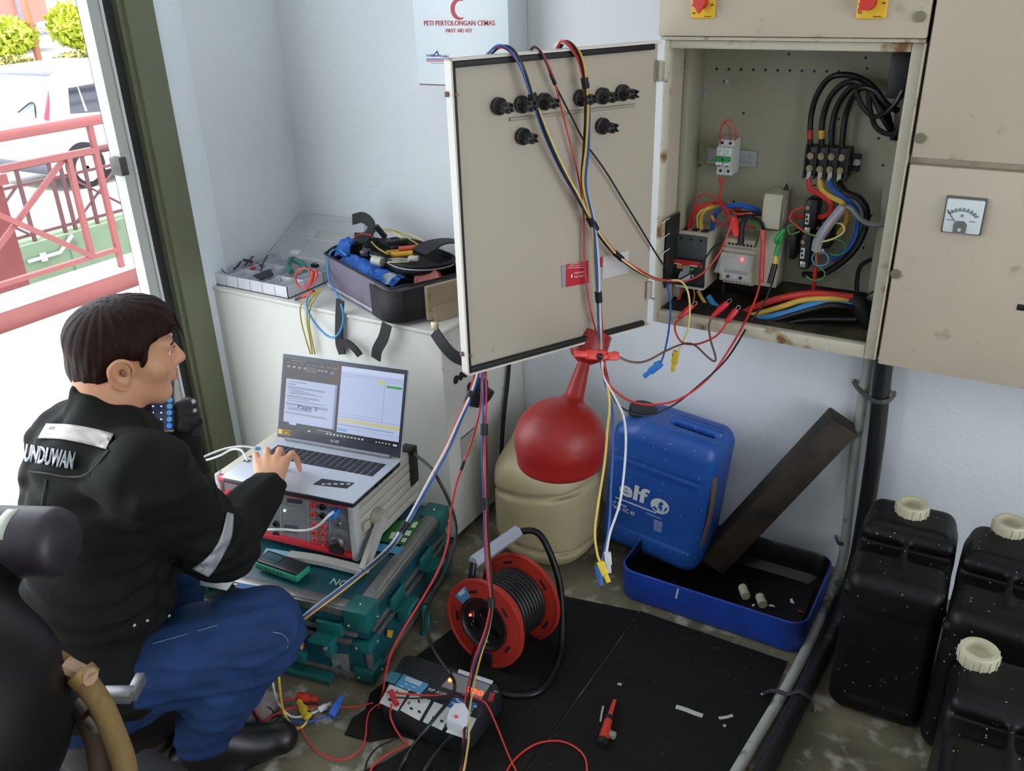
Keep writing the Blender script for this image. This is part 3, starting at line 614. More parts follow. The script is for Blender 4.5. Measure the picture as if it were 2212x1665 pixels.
for k in range(2):
    t = thing('miniature_breaker', ('left' if k == 0 else 'right') + ' one of two small white breakers with green toggles', 'circuit breaker', (mx0+.018*k+.009, 2.02, mz1-.081), group='small breakers on the rail')
    x0 = mx0+.0182*k
    b = MB(); b.prism([(y, mz1+z) for y, z in prof], x0, x0+.0178, Matrix(((0, 0, 1, 0), (1, 0, 0, 0), (0, 1, 0, 0), (0, 0, 0, 1)))); b.build('case', pl('#c9cdca', .4), t, world=True, bevel=.0006)
    MB().cyl((x0+.009, 1.9945, mz1-.009), (x0+.009, 1.9965, mz1-.009), .0035, n=12).build('screw_recess', blk, t, world=True)
    MB().cyl((x0+.009, 1.9945, mz1-.072), (x0+.009, 1.9965, mz1-.072), .0035, n=12).build('screw_recess', blk, t, world=True)
    MB().box((x0+.002, 1.9842, mz1-.034), (x0+.016, 1.9855, mz1-.020)).build('rating_plate', pl('#dfe6e6', .4), t, world=True)
    for q in range(3): MB().box((x0+.004, 1.9836, mz1-.024-q*.0035), (x0+.013-q*.002, 1.9845, mz1-.0225-q*.0035)).build('rating_print', pl('#7fa9a4', .5), t, world=True)
    MB().rbox((x0+.0015, 1.972, mz1-.048), (x0+.0165, 1.986, mz1-.037), .002).build('toggle', pl('#1f8f45', .4), t, world=True)
    MB().box((x0+.002, 1.978, mz1-.056), (x0+.016, 1.986, mz1-.048)).build('indicator', pl('#dfe3e0', .4), t, world=True)
    MB().box((x0+.005, 1.9835, mz1-.060), (x0+.012, 1.986, mz1-.056)).build('blue_mark', pl('#2d4f96', .4), t, world=True)
# terminal block
t = thing('terminal_block', 'black four pole terminal block with brass screws under the black cables', 'terminal block', (-.41, 2.03, 1.05))
a = at('y', 2.01, 1735, 383); c = at('y', 2.01, 1838, 322); TX0, TX1, TZ0, TZ1 = a.x, c.x, a.z+.004, c.z
MB().rbox((TX0, 2.01, TZ0), (TX1, 2.049, TZ1), .003).build('base', blk, t, world=True)
for k in range(5):
    x = TX0+.002+k*(TX1-TX0-.004)/4; MB().box((x-.002, 2.0, TZ0-.004), (x+.002, 2.012, TZ1+.004)).build('divider', blk, t, world=True)
for a_, c_ in (((TX1, 2.03, TZ0+.014), (TX1+.018, 2.049, TZ0+.022)), ((TX1, 2.03, TZ0+.040), (TX1+.018, 2.049, TZ0+.048)), ((TX0-.007, 2.03, TZ0+.016), (TX0, 2.049, TZ0+.022)), ((TX0-.007, 2.03, TZ0+.038), (TX0, 2.049, TZ0+.044))): MB().box(a_, c_).build('mounting_ear', blk, t, world=True)
MB().cyl((TX1+.010, 2.046, TZ0+.031), (TX1+.010, 2.040, TZ0+.031), .0075, n=14).build('ear_bolt', steel, t, world=True)
brass = mat('brass_screw', '#a59a78', .35, metal=.8, var=.1, vs=60)
tin = mat('tinned', '#c9c9c4', .3, metal=.8)
for row in (((1750, 337), (1773, 338), (1795, 339), (1817.6, 341)), ((1748, 364), (1770, 366), (1791, 367), (1813.5, 369))):
    for x, y in row:
        p = at('y', 2.004, x, y); MB().cyl(p+Vector((0, .008, 0)), p, .0075, n=16).cyl(p, p-Vector((0, .003, 0)), .0055, .005, n=6).cyl(p-Vector((0, .003, 0)), p-Vector((0, .0035, 0)), .003, n=10).build('screw', brass, t, world=True)
for x, y in ((1747, 376), (1771, 378), (1792, 380), (1812, 382)):
    p = at('y', 2.006, x, y); MB().box(p+Vector((-.0045, 0, -.006)), p+Vector((.0045, .003, .010))).cyl(p+Vector((0, .001, -.004)), p+Vector((0, .001, -.017)), .0055, n=10).build('lug', tin, t, world=True)
# earth leakage relay with its clear cover
t = thing('protection_relay', 'beige protection relay with clear cover and lit red lamp', 'relay', (-.57, 2.0, .80))
a = at('y', 1.965, 1553, 604); c = at('y', 1.965, 1626, 560)
LX0, LX1 = a.x, c.x+.002; LZ0, LZ1 = a.z, c.z+.007
MB().rbox((LX0, 1.965, LZ0), (LX1, 2.049, LZ1), .002).build('front_body', beige, t, world=True)
MB().rbox((LX0+.002, 1.985, LZ0-.012), (LX1, 2.049, LZ1+.030), .003).build('body', beige, t, world=True)
MB().rbox((LX0+.001, 1.975, LZ1+.000), (LX1, 2.0, LZ1+.010), .002).build('step', beige, t, world=True)
b = MB()
for k in range(7): b.cyl((LX0+.012+k*.0088, 1.9835, LZ1+.018), (LX0+.012+k*.0088, 1.986, LZ1+.018), .0028, n=10)
for k in range(7): b.cyl((LX0+.012+k*.0088, 1.9835, LZ0-.006), (LX0+.012+k*.0088, 1.986, LZ0-.006), .002, n=8)
b.build('terminal_hole', blk, t, world=True)
MB().box((LX0+.006, 1.9642, LZ0+.006), (LX1-.006, 1.9655, LZ1-.004)).build('face_plate', pl('#aeb2b4', .35), t, world=True)
MB().box((LX0+.012, 1.9636, LZ0+.020), (LX1-.010, 1.9645, LZ0+.029)).build('display', pl('#3a4046', .3), t, world=True)
MB().box((LX0+.007, 1.9634, LZ0+.007), (LX1-.007, 1.9644, LZ0+.019)).build('knob_plate', pl('#c5cad0', .4), t, world=True)
for x in (.022, .052): MB().cyl((LX0+x, 1.9636, LZ0+.0125), (LX0+x, 1.960, LZ0+.0125), .0038, n=14).build('knob', pl('#3b3e48', .4), t, world=True)
MB().cyl((LX0+.037, 1.9636, LZ0+.0125), (LX0+.037, 1.962, LZ0+.0125), .002, n=10).build('button', wht, t, world=True)
b = MB()
for k in range(6): b.cyl((LX0+.014+k*.006, 1.9644, LZ1-.009), (LX0+.014+k*.006, 1.9630, LZ1-.009), .0013, n=8)
b.build('lamp_dot', pl('#6c7072', .4), t, world=True)
MB().ball((LX0+.052, 1.9625, LZ1-.010), .0042, 12).build('red_lamp', mat('red_led', '#ff5a5a', .3, emit='#ff4048', es=2.2), t, world=True)
MB().slab([(LX0-.010, 1.952, LZ0+.021), (LX1-.002, 1.952, LZ0+.021), (LX1-.002, 1.964, LZ1+.001), (LX0+.003, 1.964, LZ1+.001)], .0012).build('clear_cover', mat('clear_plastic', '#e8ece8', .1, alpha=.22, var=0), t, world=True)
# beige boxes behind it
t = thing('relay_housing', 'plain beige rectangular housing right beside the protection relay', 'housing', (-.51, 2.0, .79))
a = at('y', 1.985, 1624, 617); c = at('y', 1.985, 1693, 500); MB().rbox((a.x, 1.985, a.z+.002), (c.x-.004, 2.049, c.z), .003).build('case', beige, t, world=True)
t = thing('zero_sequence_transformer', 'beige box with a round cable window standing on the plain housing', 'transformer', (-.48, 2.0, .94))
a = at('y', 1.97, 1644, 492); c = at('y', 1.97, 1680, 434); hz = (a.z+c.z)/2; x0, x1 = a.x, a.x+.040
q = Matrix(((0, 0, 1, 0), (1, 0, 0, 0), (0, 1, 0, 0), (0, 0, 0, 1)))
prof = [(1.97, a.z), (2.048, a.z), (2.048, c.z+.012), (1.978, c.z+.012), (1.97, c.z)]
b = MB(); b.prism(prof, x0, x1, q); b.build('case', beige, t, world=True, bevel=.001)
MB().cyl((x1-.004, 2.018, hz), (x1+.001, 2.018, hz), .020, n=24).build('window', blk, t, world=True)
MB().lathe([(.020, 0), (.024, 0), (.024, .002), (.020, .002)], 24, Matrix.Translation((x1, 2.018, hz)) @ Matrix.Rotation(R_(90), 4, 'Y')).build('window_rim', beige, t, world=True)
MB().prism([(0, 0), (.012, 0), (.006, .015)], -.003, .003, Matrix.Translation((x1-.014, 2.03, c.z+.012)) @ Matrix.Rotation(R_(90), 4, 'X')).build('clip', blk, t, world=True)
# current transformers
def ctr(label, x0, y0, x1, y1, Y, dep):
    t = thing('current_transformer', label, 'transformer', at('y', Y, (x0+x1)/2, y1), group='current transformers')
    pxbox(MB(), x0, y0, x1, y1, Y, dep, .008).build('core', blk, t, world=True)
    pxbox(MB(), x0+6, y0+30, x0+17, y0+52, Y-.0012, .002).build('tag_plate', pl('#c9ccce', .4), t, world=True)
    for k in range(2): pxbox(MB(), x0+8, y0+34+k*9, x0+13, y0+39+k*9, Y-.002, .0015).build('tag_print', blk, t, world=True)
    pxbox(MB(), x0+5, y0+60, x0+18, y0+71, Y-.004, .006, .001).build('clamp', tin, t, world=True)
    p = at('y', Y-.003, x0+12, y0+17); MB().cyl(p, p+Vector((0, .01, 0)), .005, n=12).build('screw', brass, t, world=True)
ctr('upper black current transformer under the terminal block', 1732, 432, 1768, 498, 1.975, .05)
ctr('lower left black current transformer above the black cable end', 1722, 506, 1755, 582, 1.965, .06)
ctr('right hand black current transformer half hidden by a clear sleeve', 1762, 478, 1800, 536, 1.995, .05)
t = thing('cable_clip_block', 'dark block between the housing and the current transformers', 'block', (-.46, 2.0, .82)); pxbox(MB(), 1703, 505, 1722, 560, 2.0, .048, .003).build('block_body', blk, t, world=True)
# ------------------------------------------------------------------ wires inside
_wc = {'red': '#c8322c', 'yellow': '#d8b24a', 'blue': '#1f58b0', 'black': '#101012', 'green': '#2f8f3c', 'brown': '#6b4640', 'white': '#d9dbd6', 'grey': '#77777a', 'orange': '#cf6a34', 'lightblue': '#3c8ccb', 'paleyellow': '#e2cf86', 'olive': '#a89a3a'}
wm = lambda c: mat('wire_'+c, _wc[c], .4, var=.05, vs=30)
def wire(label, c, r, pts, name='wire', grp='wires inside the switchboard', cat='wire', sub=6, n=7):
    P = [at('y', y, a, b_) for a, b_, y in pts]
    o = MB().tube(P, r, n, sub=sub).build(name, wm(c), None); tag(o, label, cat, grp); return o
W = wire
BK = [((1750, 314, 2.02), (1750, 280, 2.02), (1753, 245, 2.02), (1764, 207, 2.01), (1786, 174, 2.0), (1812, 162, 1.99), (1850, 166, 1.99), (1888, 190, 1.99), (1912, 230, 1.98), (1930, 300, 2.0)),
      ((1775, 314, 2.02), (1775, 280, 2.02), (1779, 250, 2.02), (1792, 212, 2.01), (1818, 184, 2.0), (1850, 176, 1.98), (1885, 200, 1.98), (1905, 240, 1.97), (1925, 275, 1.98)),
      ((1796, 314, 2.02), (1797, 280, 2.02), (1803, 245, 2.02), (1818, 213, 2.01), (1845, 186, 1.99), (1875, 190, 1.97), (1895, 225, 1.97), (1912, 262, 1.97), (1938, 300, 1.99)),
      ((1819, 314, 2.02), (1822, 280, 2.02), (1828, 245, 2.02), (1842, 212, 2.0), (1862, 190, 1.97), (1890, 196, 1.96), (1915, 225, 1.96), (1940, 240, 1.97))]
for k, (pp, wd) in enumerate(zip(BK, ('first black power cable with a red sleeve from the terminal block', 'second black power cable with a yellow sleeve from the terminal block', 'third black power cable with a dark blue end at the terminal block', 'fourth black power cable, plain black end at the terminal block'))):
    t = thing('power_cable', wd, 'cable', at('y', 2.02, *pp[0][:2]), group='black power cables')
    MB().tube([at('y', c_, a, b_) for a, b_, c_ in pp], .0062, 10, sub=8).build('sheath', wm('black'), t, world=True)
    if k < 3: MB().tube([at('y', 2.02, pp[0][0], 300 - k), at('y', 2.02, pp[0][0], 281)], .0070, 10, smooth=False).build('sleeve', pl(('#b5312b', '#dfa93c', '#141d3c')[k], .5), t, world=True)
    MB().tube([at('y', 2.02, pp[0][0], 330), at('y', 2.02, pp[0][0], 308)], .0058, 10, smooth=False).build('boot', mat('dusky_boot', '#3f3a30', .4), t, world=True)
W('thin black loop hanging nearest the right frame edge in the compartment', 'black', .005, ((1848, 196, 1.96), (1862, 228, 1.96), (1885, 251, 1.95), (1912, 245, 1.93), (1935, 222, 1.92), (1950, 195, 1.92)))
W('black loop dropping behind the other black cables to the right frame edge', 'black', .0055, ((1876, 200, 1.98), (1880, 240, 1.98), (1893, 276, 1.97), (1922, 290, 1.96), (1950, 282, 1.96)))
W('red main conductor under the terminal block', 'red', .006, ((1747, 388, 2.0), (1751, 408, 1.99), (1772, 420, 1.98), (1793, 436, 1.975), (1795, 455, 1.98), (1778, 468, 1.99), (1745, 466, 2.0), (1718, 468, 2.02)))
W('yellow main conductor under the terminal block', 'yellow', .006, ((1771, 390, 2.0), (1777, 412, 1.985), (1797, 426, 1.975), (1820, 438, 1.97), (1830, 455, 1.98), (1828, 480, 1.99), (1812, 505, 2.0)))
W('blue main conductor under the terminal block', 'blue', .006, ((1792, 392, 2.0), (1803, 412, 1.985), (1830, 432, 1.98), (1852, 460, 1.985), (1852, 500, 1.99), (1835, 535, 1.99), (1800, 560, 2.0)))
W('black main conductor curving down right of the terminal block', 'black', .0075, ((1812, 394, 2.0), (1826, 415, 1.98), (1855, 428, 1.975), (1872, 455, 1.975), (1868, 495, 1.98), (1845, 540, 1.98), (1810, 572, 1.985), (1772, 592, 1.99), (1735, 592, 2.0)))
W('grey cable leaving the clear sleeve to the right frame', 'grey', .006, ((1822, 448, 1.96), (1838, 450, 1.955), (1856, 470, 1.95), (1880, 484, 1.95), (1915, 484, 1.955)))
cs = mat('clear_sleeve', '#c9ced6', .25, alpha=.45, var=.1)
t = thing('clear_sleeve', 'clear plastic sleeve around thin red and blue wires', 'sleeve', at('y', 1.95, 1768, 515))
MB().tube([at('y', 1.955, 1822, 447), at('y', 1.95, 1806, 465), at('y', 1.945, 1785, 492), at('y', 1.95, 1768, 518), at('y', 1.955, 1763, 540)], .011, 12).build('sleeve_tube', cs, t, world=True)
for c_, dx in (('red', 4), ('blue', -4), ('white', 0)): MB().tube([at('y', 1.955, 1822+dx, 447), at('y', 1.95, 1806+dx, 465), at('y', 1.945, 1785+dx, 492), at('y', 1.95, 1768+dx, 518)], .0025, 6).build('core_wire', wm(c_), t, world=True)
W('thin red wire with cream ties left of the upper current transformer', 'red', .0025, ((1735, 447, 1.965), (1715, 455, 1.96), (1706, 472, 1.955), (1720, 487, 1.95), (1742, 503, 1.945), (1765, 510, 1.945)))
W('green loop hanging left of the current transformers', 'green', .002, ((1728, 500, 1.95), (1708, 505, 1.955), (1702, 490, 1.96), (1716, 486, 1.955), (1738, 500, 1.945), (1770, 514, 1.94)))
W('pale yellow loop right of the clear sleeve', 'paleyellow', .002, ((1801, 482, 1.96), (1818, 484, 1.95), (1824, 498, 1.945), (1808, 512, 1.945), (1785, 520, 1.945), (1768, 523, 1.945)))
W('green loop right of the clear sleeve', 'green', .002, ((1786, 521, 1.955), (1808, 517, 1.95), (1826, 528, 1.95), (1822, 546, 1.955), (1803, 551, 1.96), (1788, 544, 1.965)))
W('small blue loop below the clear sleeve', 'lightblue', .0018, ((1760, 545, 1.95), (1754, 558, 1.95), (1762, 572, 1.95), (1782, 572, 1.95), (1790, 558, 1.95), (1780, 543, 1.955)))
W('green loop at the foot of the lower current transformer', 'green', .0018, ((1741, 596, 1.955), (1755, 605, 1.95), (1775, 603, 1.95), (1782, 590, 1.95), (1770, 576, 1.955), (1762, 573, 1.955)))
W('orange wire bundle dropping below the clear sleeve', 'orange', .003, ((1762, 538, 1.955), (1763, 556, 1.955), (1764, 575, 1.96)))
W('red flexible tube dropping from the wire loops to the thick conductors', 'red', .0048, ((1762, 576, 1.965), (1760, 600, 1.97), (1757, 628, 1.975)))
for c_, pp, r, lb in (('red', ((1560, 700, 2.0), (1600, 678, 1.97), (1650, 655, 1.95), (1705, 640, 1.94), (1765, 634, 1.94), (1842, 641, 1.96)), .0078, 'thick red conductor arching along the compartment floor'),
                  ('yellow', ((1545, 668, 2.0), (1575, 684, 1.97), (1620, 682, 1.95), (1680, 665, 1.94), (1735, 648, 1.935), (1790, 645, 1.94), (1842, 649, 1.96)), .0068, 'thick yellow conductor arching along the compartment floor'),
                  ('lightblue', ((1530, 640, 1.98), (1545, 660, 1.97), (1590, 690, 1.95), (1640, 688, 1.935), (1700, 675, 1.93), (1760, 657, 1.93), (1842, 657, 1.955)), .0075, 'thick blue conductor arching along the compartment floor'),
                  ('black', ((1560, 690, 1.98), (1610, 698, 1.95), (1670, 692, 1.93), (1730, 675, 1.925), (1790, 660, 1.93), (1842, 664, 1.95)), .0078, 'thick black conductor arching along the compartment floor'),
                  ('black', ((1600, 702, 1.97), (1670, 702, 1.945), (1750, 690, 1.94), (1850, 690, 1.96)), .008, 'second thick black conductor lying lowest on the compartment floor')):
    W(lb, c_, r, pp, 'conductor', 'thick conductors on the compartment floor', 'cable', n=10)
o = MB().tube([at('y', 1.97, 1835, 648), at('y', 1.97, 1858, 662), at('y', 1.98, 1878, 700), at('y', 2.0, 1890, 740)], .022, 14).build('cable_boot', blkr); tag(o, 'black sleeve where the thick conductors leave the compartment at lower right', 'sleeve')
W('black hose bent like a hook at the lower right of the mounting plate', 'black', .005, ((1851, 648, 2.0), (1851, 610, 2.01), (1857, 578, 2.01), (1875, 563, 2.01), (1900, 558, 2.01)))
W('thin black lead slanting from the black sleeve to the frame', 'black', .002, ((1855, 645, 1.98), (1875, 636, 1.97), (1895, 626, 1.96)))
# breaker feeds
W('thick red feed on the left pole of the large breaker', 'red', .0055, ((1489, 494, 1.98), (1494, 470, 1.975), (1505, 452, 1.97), (1530, 441, 1.98), (1560, 441, 2.0), (1600, 452, 2.02)))
W('thick yellow feed on the middle pole of the large breaker', 'yellow', .0058, ((1514, 494, 1.98), (1514, 470, 1.975), (1524, 453, 1.975), (1545, 447, 1.985), (1575, 450, 2.01)))
W('thin pale yellow wire beside the yellow feed of the large breaker', 'paleyellow', .0018, ((1507, 492, 1.97), (1506, 470, 1.965), (1514, 455, 1.97), (1530, 449, 1.98)))
W('thick blue feed on the right pole of the large breaker', 'blue', .0058, ((1539, 496, 1.98), (1541, 475, 1.975), (1548, 457, 1.97), (1565, 447, 1.975), (1600, 443, 1.98), (1640, 455, 2.0)))
W('black feed running right behind the blue feed', 'black', .005, ((1575, 460, 2.0), (1610, 460, 1.99), (1645, 462, 2.0)))
W('black wire crossing behind the red clip toward the beige boxes', 'black', .004, ((1590, 470, 1.98), (1615, 466, 1.97), (1642, 478, 1.965), (1650, 495, 1.97)))
W('green earth wire arching to the protection relay', 'green', .0028, ((1606, 472, 1.985), (1625, 476, 1.975), (1637, 492, 1.965), (1637, 515, 1.965), (1630, 534, 1.975)))
W('red wire below the black feed', 'red', .0024, ((1600, 488, 2.0), (1620, 490, 1.99), (1640, 492, 2.0)))
for k, (xa, xb, pk) in enumerate(((1556, 1578, 258), (1556, 1590, 256), (1575, 1592, 257))):
    if k == 2: continue
    W(('short' if k == 0 else 'tall') + ' red jumper loop over the small breakers', 'red', .0016, ((xa, 312, 1.992), (xa, 285, 1.985), ((xa*.7+xb*.3), 262+6*(1-k), 1.98), ((xa*.3+xb*.7), 261+7*(1-k), 1.98), (xb, 285, 1.985), (xb-1, 303, 1.992)))
for k, (xa) in enumerate((1553, 1557, 1566)):
    W(('left', 'middle', 'right')[k] + ' one of three red wires gathered under the small breakers', 'red', .0016, ((xa, 384-k, 1.995), (1556+k*1.5, 398, 1.99), (1556+k, 412, 1.985), (1551+k*2, 430, 1.98), (1558+k*3, 446, 1.965), (1572+k*2, 470, 1.96), (1576+k, 500, 1.965)))
W('red wire looping left above the large breaker', 'red', .0017, ((1497, 492, 1.97), (1499, 460, 1.965), (1505, 432, 1.965), (1520, 420, 1.965), (1538, 424, 1.965), (1553, 436, 1.965)))
W('red wire ring with a yellow sleeve right of the blue feed', 'red', .0022, ((1536, 460, 1.955), (1542, 475, 1.95), (1556, 486, 1.95), (1570, 482, 1.95), (1575, 465, 1.955), (1566, 448, 1.96)))
o = MB().tube([at('y', 1.95, 1537, 466), at('y', 1.949, 1543, 477)], .0036, 8, smooth=False).build('cable_marker', pl('#dc8f35', .5)); tag(o, 'orange yellow marker sleeve on the red wire ring', 'sleeve')
W('dark red wire group slanting to the right behind the red clip', 'red', .003, ((1573, 455, 1.975), (1595, 462, 1.97), (1625, 460, 1.985)))
W('red wires hanging under the large breaker', 'red', .005, ((1470, 622, 1.975), (1468, 637, 1.97), (1464, 648, 1.965)))
W('brown wire hanging under the large breaker', 'orange', .0022, ((1498, 622, 1.975), (1500, 640, 1.97), (1494, 662, 1.965)))
W('yellow wire dropping from the large breaker to the floor conductors', 'yellow', .0045, ((1508, 628, 1.98), (1520, 650, 1.975), (1545, 676, 1.98)))
W('black wire dropping behind the relay', 'black', .006, ((1562, 612, 2.0), (1562, 630, 2.0), (1560, 655, 2.0)))
# ================================================================== on the floor along the wall
ruby = mat('floor_rubber', '#0d0c0b', .75, var=.35, vs=3, dirt='#1b1916', ds=8, dt=.56, dsoft=.2, bump=.12, bs=18, stretch=(1, 3, 1), specks='#8d8a84', spd=.012, spsc=120, spec=.3)
def fl(x, y): p = at('z', 0, x, y); return (p.x, p.y)
mA = [fl(1128, 1272), (-.668, 1.672), (-.672, 1.40), (-.675, 1.2), (-.69, .3), (-1.03, .3), (-1.06, .78), fl(838, 1665-20), fl(905, 1603), fl(868, 1590), fl(800, 1603), fl(745, 1588), fl(760, 1555), fl(790, 1535), fl(800, 1500), (-1.08, 1.2), (-1.03, 1.5)]
mB = [(-.664, 1.675), (-.29, 1.675), (-.292, 1.44), (-.30, .3), (-.685, .3), (-.671, 1.2), (-.667, 1.4)]
for poly, lb in ((mA, 'black rubber floor mat with torn left edge under the socket box'), (mB, 'black scuffed rubber floor mat in front of the blue tray')):
    o = MB().prism(poly, 0.0005, .005).build('rubber_mat', ruby, None, bevel=.001); tag(o, lb, 'mat', 'rubber floor mats')
# oily brown patch left bare
# conduit and hose
cwm = mat('conduit_white', '#a9aca6', .5, var=.08, vs=12, dirt='#5d5b55', ds=20, dt=.56, dsoft=.1)
t = thing('conduit', 'pale conduit pipe running down the wall and out along the floor', 'pipe', (-.27, 2.06, 0))
MB().tube([(-.270, 2.082, .72), (-.270, 2.082, .4), (-.258, 2.082, .12), (-.256, 2.06, .035), (-.258, 2.0, .014), (-.262, 1.678, .014), (-.293, 1.32, .014), (-.36, .6, .014)], .0125, 12, sub=6).build('pipe_run', cwm, t, world=True)
hom = mat('hose_black', '#1c1b1e', .4, var=.2, vs=8, dirt='#4c4a4c', ds=12, dt=.66)
t = thing('black_hose', 'thick black hose beside the pale conduit, down the wall and along the floor', 'hose', (-.22, 2.04, 0))
MB().tube([(-.236, 2.062, .73), (-.232, 2.062, .6), (-.222, 2.062, .42), (-.218, 2.062, .2), (-.218, 2.05, .07), (-.219, 1.96, .024), (-.226, 1.66, .022), (-.247, 1.32, .022), (-.30, .6, .022)], .0205, 14, sub=6).build('hose_run', hom, t, world=True)
sp = mat('strap_steel', '#5c5b5c', .4, metal=.6)
def strap(lb, P, nrm, w_=.011):
    t = thing('pipe_strap', lb, 'strap', P[0]); MB().ribbon(P, w_, .0022, nrm).build('band', sp, t, world=True)
    for q in (P[0], P[-1]): MB().ball(q, .004, 8).build('strap_screw', steel, t, world=True)
z = .545
strap('punched metal strap holding the black hose to the wall', [(-.30, 2.094, z+.012), (-.285, 2.075, z+.004), (-.262, 2.052, z), (-.232, 2.036, z-.004), (-.208, 2.05, z-.002), (-.200, 2.094, z)], (0, -1, 0))
strap('bent metal strap over the pale conduit and hose on the floor', [(-.312, 1.545, .004), (-.297, 1.545, .022), (-.276, 1.545, .030), (-.258, 1.545, .030), (-.236, 1.548, .046), (-.210, 1.552, .034), (-.200, 1.554, .004)], (0, 0, 1))
strap('small wall strap low on the conduit above the tray corner', [(-.285, 2.094, .10), (-.27, 2.068, .10), (-.245, 2.075, .10)], (0, -1, 0))
# tray cut from a drum
def rr(cx, cy, hx, hy, r, z, n=7):
    out = []
    for sx, sy, a0 in ((1, 1, 0), (-1, 1, 90), (-1, -1, 180), (1, -1, 270)):
        for k in range(n): a = R_(a0 + 90*k/(n-1)); out.append(Vector((cx + sx*(hx-r) + r*math.cos(a), cy + sy*(hy-r) + r*math.sin(a), z)))
    return out
def loft(rings, name, m, parent, caps=(1, 1), world=True, M=None, **k):
    n = len(rings[0]); V = [v for q in rings for v in q]; 
    if M is not None: V = [M @ v for v in V]
    F = [(j*n+i, j*n+(i+1) % n, (j+1)*n+(i+1) % n, (j+1)*n+i) for j in range(len(rings)-1) for i in range(n)]
    if caps[0]: F.append(tuple(range(n-1, -1, -1)))
    if caps[1]: F.append(tuple(range((len(rings)-1)*n, len(rings)*n)))
    b = MB(); b.grid(V, F); return b.build(name, m, parent, world=world, **k)
t = thing('drip_tray', 'blue tray cut from a plastic drum, black inside, on the floor', 'tray', (-.505, 1.86, 0))
tcx, tcy, thx, thy = -.503, 1.855, .236, .152
blued = mat('drum_blue', '#1c3f9c', .42, var=.22, vs=9, dirt='#0d1530', ds=6, dt=.6, dsoft=.2, bump=.1, bs=30)
outr = [rr(tcx, tcy, thx-.016, thy-.016, .03, .001), rr(tcx, tcy, thx-.005, thy-.005, .036, .005), rr(tcx, tcy, thx-.001, thy-.001, .04, .016), rr(tcx, tcy, thx, thy, .04, .05), rr(tcx, tcy, thx+.001, thy+.001, .042, .094), rr(tcx, tcy, thx-.003, thy-.003, .040, .096)]
loft(outr, 'outer_wall', blued, t, (1, 0), fixn=False)
inn = [rr(tcx, tcy, thx-.003, thy-.003, .040, .096), rr(tcx, tcy, thx-.006, thy-.006, .038, .090), rr(tcx, tcy, thx-.010, thy-.010, .042, .03), rr(tcx, tcy, thx-.03, thy-.03, .03, .0125)]
loft(inn, 'oily_inside', mat('oily_black', '#080707', .35, var=.3, vs=12, specks='#77756f', spd=.01, spsc=130), t, (0, 1), fixn=False)
p = at('y', tcy-thy-.0008, 1460, 1292); q = at('y', tcy-thy-.0008, 1465, 1271); MB().ribbon([p, (p+q)/2, q], .004, .001, (0, -1, 0)).build('paint_smear', pl('#d5d8da', .5), t, world=True)
crm = mat('pipe_offcut', '#b9b89f', .5, var=.08, vs=20)
for (x0, y0, x1, y1, r, lb) in ((1604, 1268, 1611, 1288, .0115, 'longer cream plastic tube stub lying in the tray'), (1641, 1288, 1648, 1306, .0115, 'shorter cream plastic tube stub lying in the tray')):
    a = at('z', .026, x0, y0); c = at('z', .026, x1, y1); o = MB().tube([a, c], r, 14, smooth=False).build('tube_stub', crm); tag(o, lb, 'tube', 'tube stubs in the tray')
for k, (x, y, s, lb, m_) in enumerate(((1667, 1308, .008, 'white triangular plastic shard in the tray', wht), (1627, 1307, .005, 'tiny white bar shard beside the short tube stub', wht), (1710, 1298, .010, 'white curled shard near the right end of the tray', wht), (1728, 1320, .008, 'rusty red flake at the right end of the tray', pl('#8a3a24', .7)))):
    c = at('z', .016, x, y); o = MB().prism([(-s, -s*.3), (s, -s*.5), (s*.6, s*.2), (-s*.5, s*.5)], -.001, .0012, Matrix.Translation(c) @ Matrix.Rotation(k*.9+.4, 4, 'Z') @ Matrix.Rotation(.15, 4, 'X')).build('shard', m_); tag(o, lb, 'shard', 'bits in the tray')
# litter on the mat
for k, (pp, wd, lb) in enumerate((([(1460, 1526), (1480, 1532), (1500, 1540), (1518, 1546)], .011, 'longest white paper scrap on the black mat'), ([(1553, 1551), (1568, 1549), (1583, 1545)], .007, 'small folded white scrap on the black mat right of the long scrap'), ([(1562, 1566), (1568, 1568)], .006, 'white crumb below the folded scrap'), ([(1334, 1477), (1343, 1478)], .006, 'pale round chip on the mat seam'), ([(1297, 1558), (1300, 1540), (1303, 1525)], .004, 'thin pale splinter lying along the mat seam beside the red probe'))):
    P = [at('z', .0065, *q) for q in pp]; o = MB().ribbon(P, wd, .0016, (0, 0, 1)).build('scrap', pl('#b9b9b4', .7)); tag(o, lb, 'scrap', 'scraps on the mat')
# leaning post
t = thing('timber_post', 'short dark oily timber post leaning against the wall out of the tray', 'post', (-.53, 1.94, .02))
a = at('y', 1.945, 1552, 1195); c = at('y', 2.045, 1822, 908); ax_ = (c-a).normalized(); a = a - ax_*.03
n1 = (CAMO-c); n1 = (n1 - ax_*n1.dot(ax_)).normalized(); s1 = ax_.cross(n1)
Mp = Matrix((s1, n1, ax_)).transposed().to_4x4(); Mp.translation = a; Lp = (c-a).length
wood = mat('oily_wood', '#352a22', .7, var=.3, vs=10, dirt='#1a1512', ds=14, dt=.5, dsoft=.2, bump=.4, bs=50)
Mp = Mp @ Matrix.Rotation(R_(-20), 4, 'Z'); b = MB().rbox((-.037, -.037, 0), (.037, .037, Lp), .005); 
b.build('beam', wood, t, world=False) if False else None
b2 = MB(); b2.rbox((-.037, -.037, 0), (.037, .037, Lp), .005, Mp); b2.build('beam', wood, t, world=True)
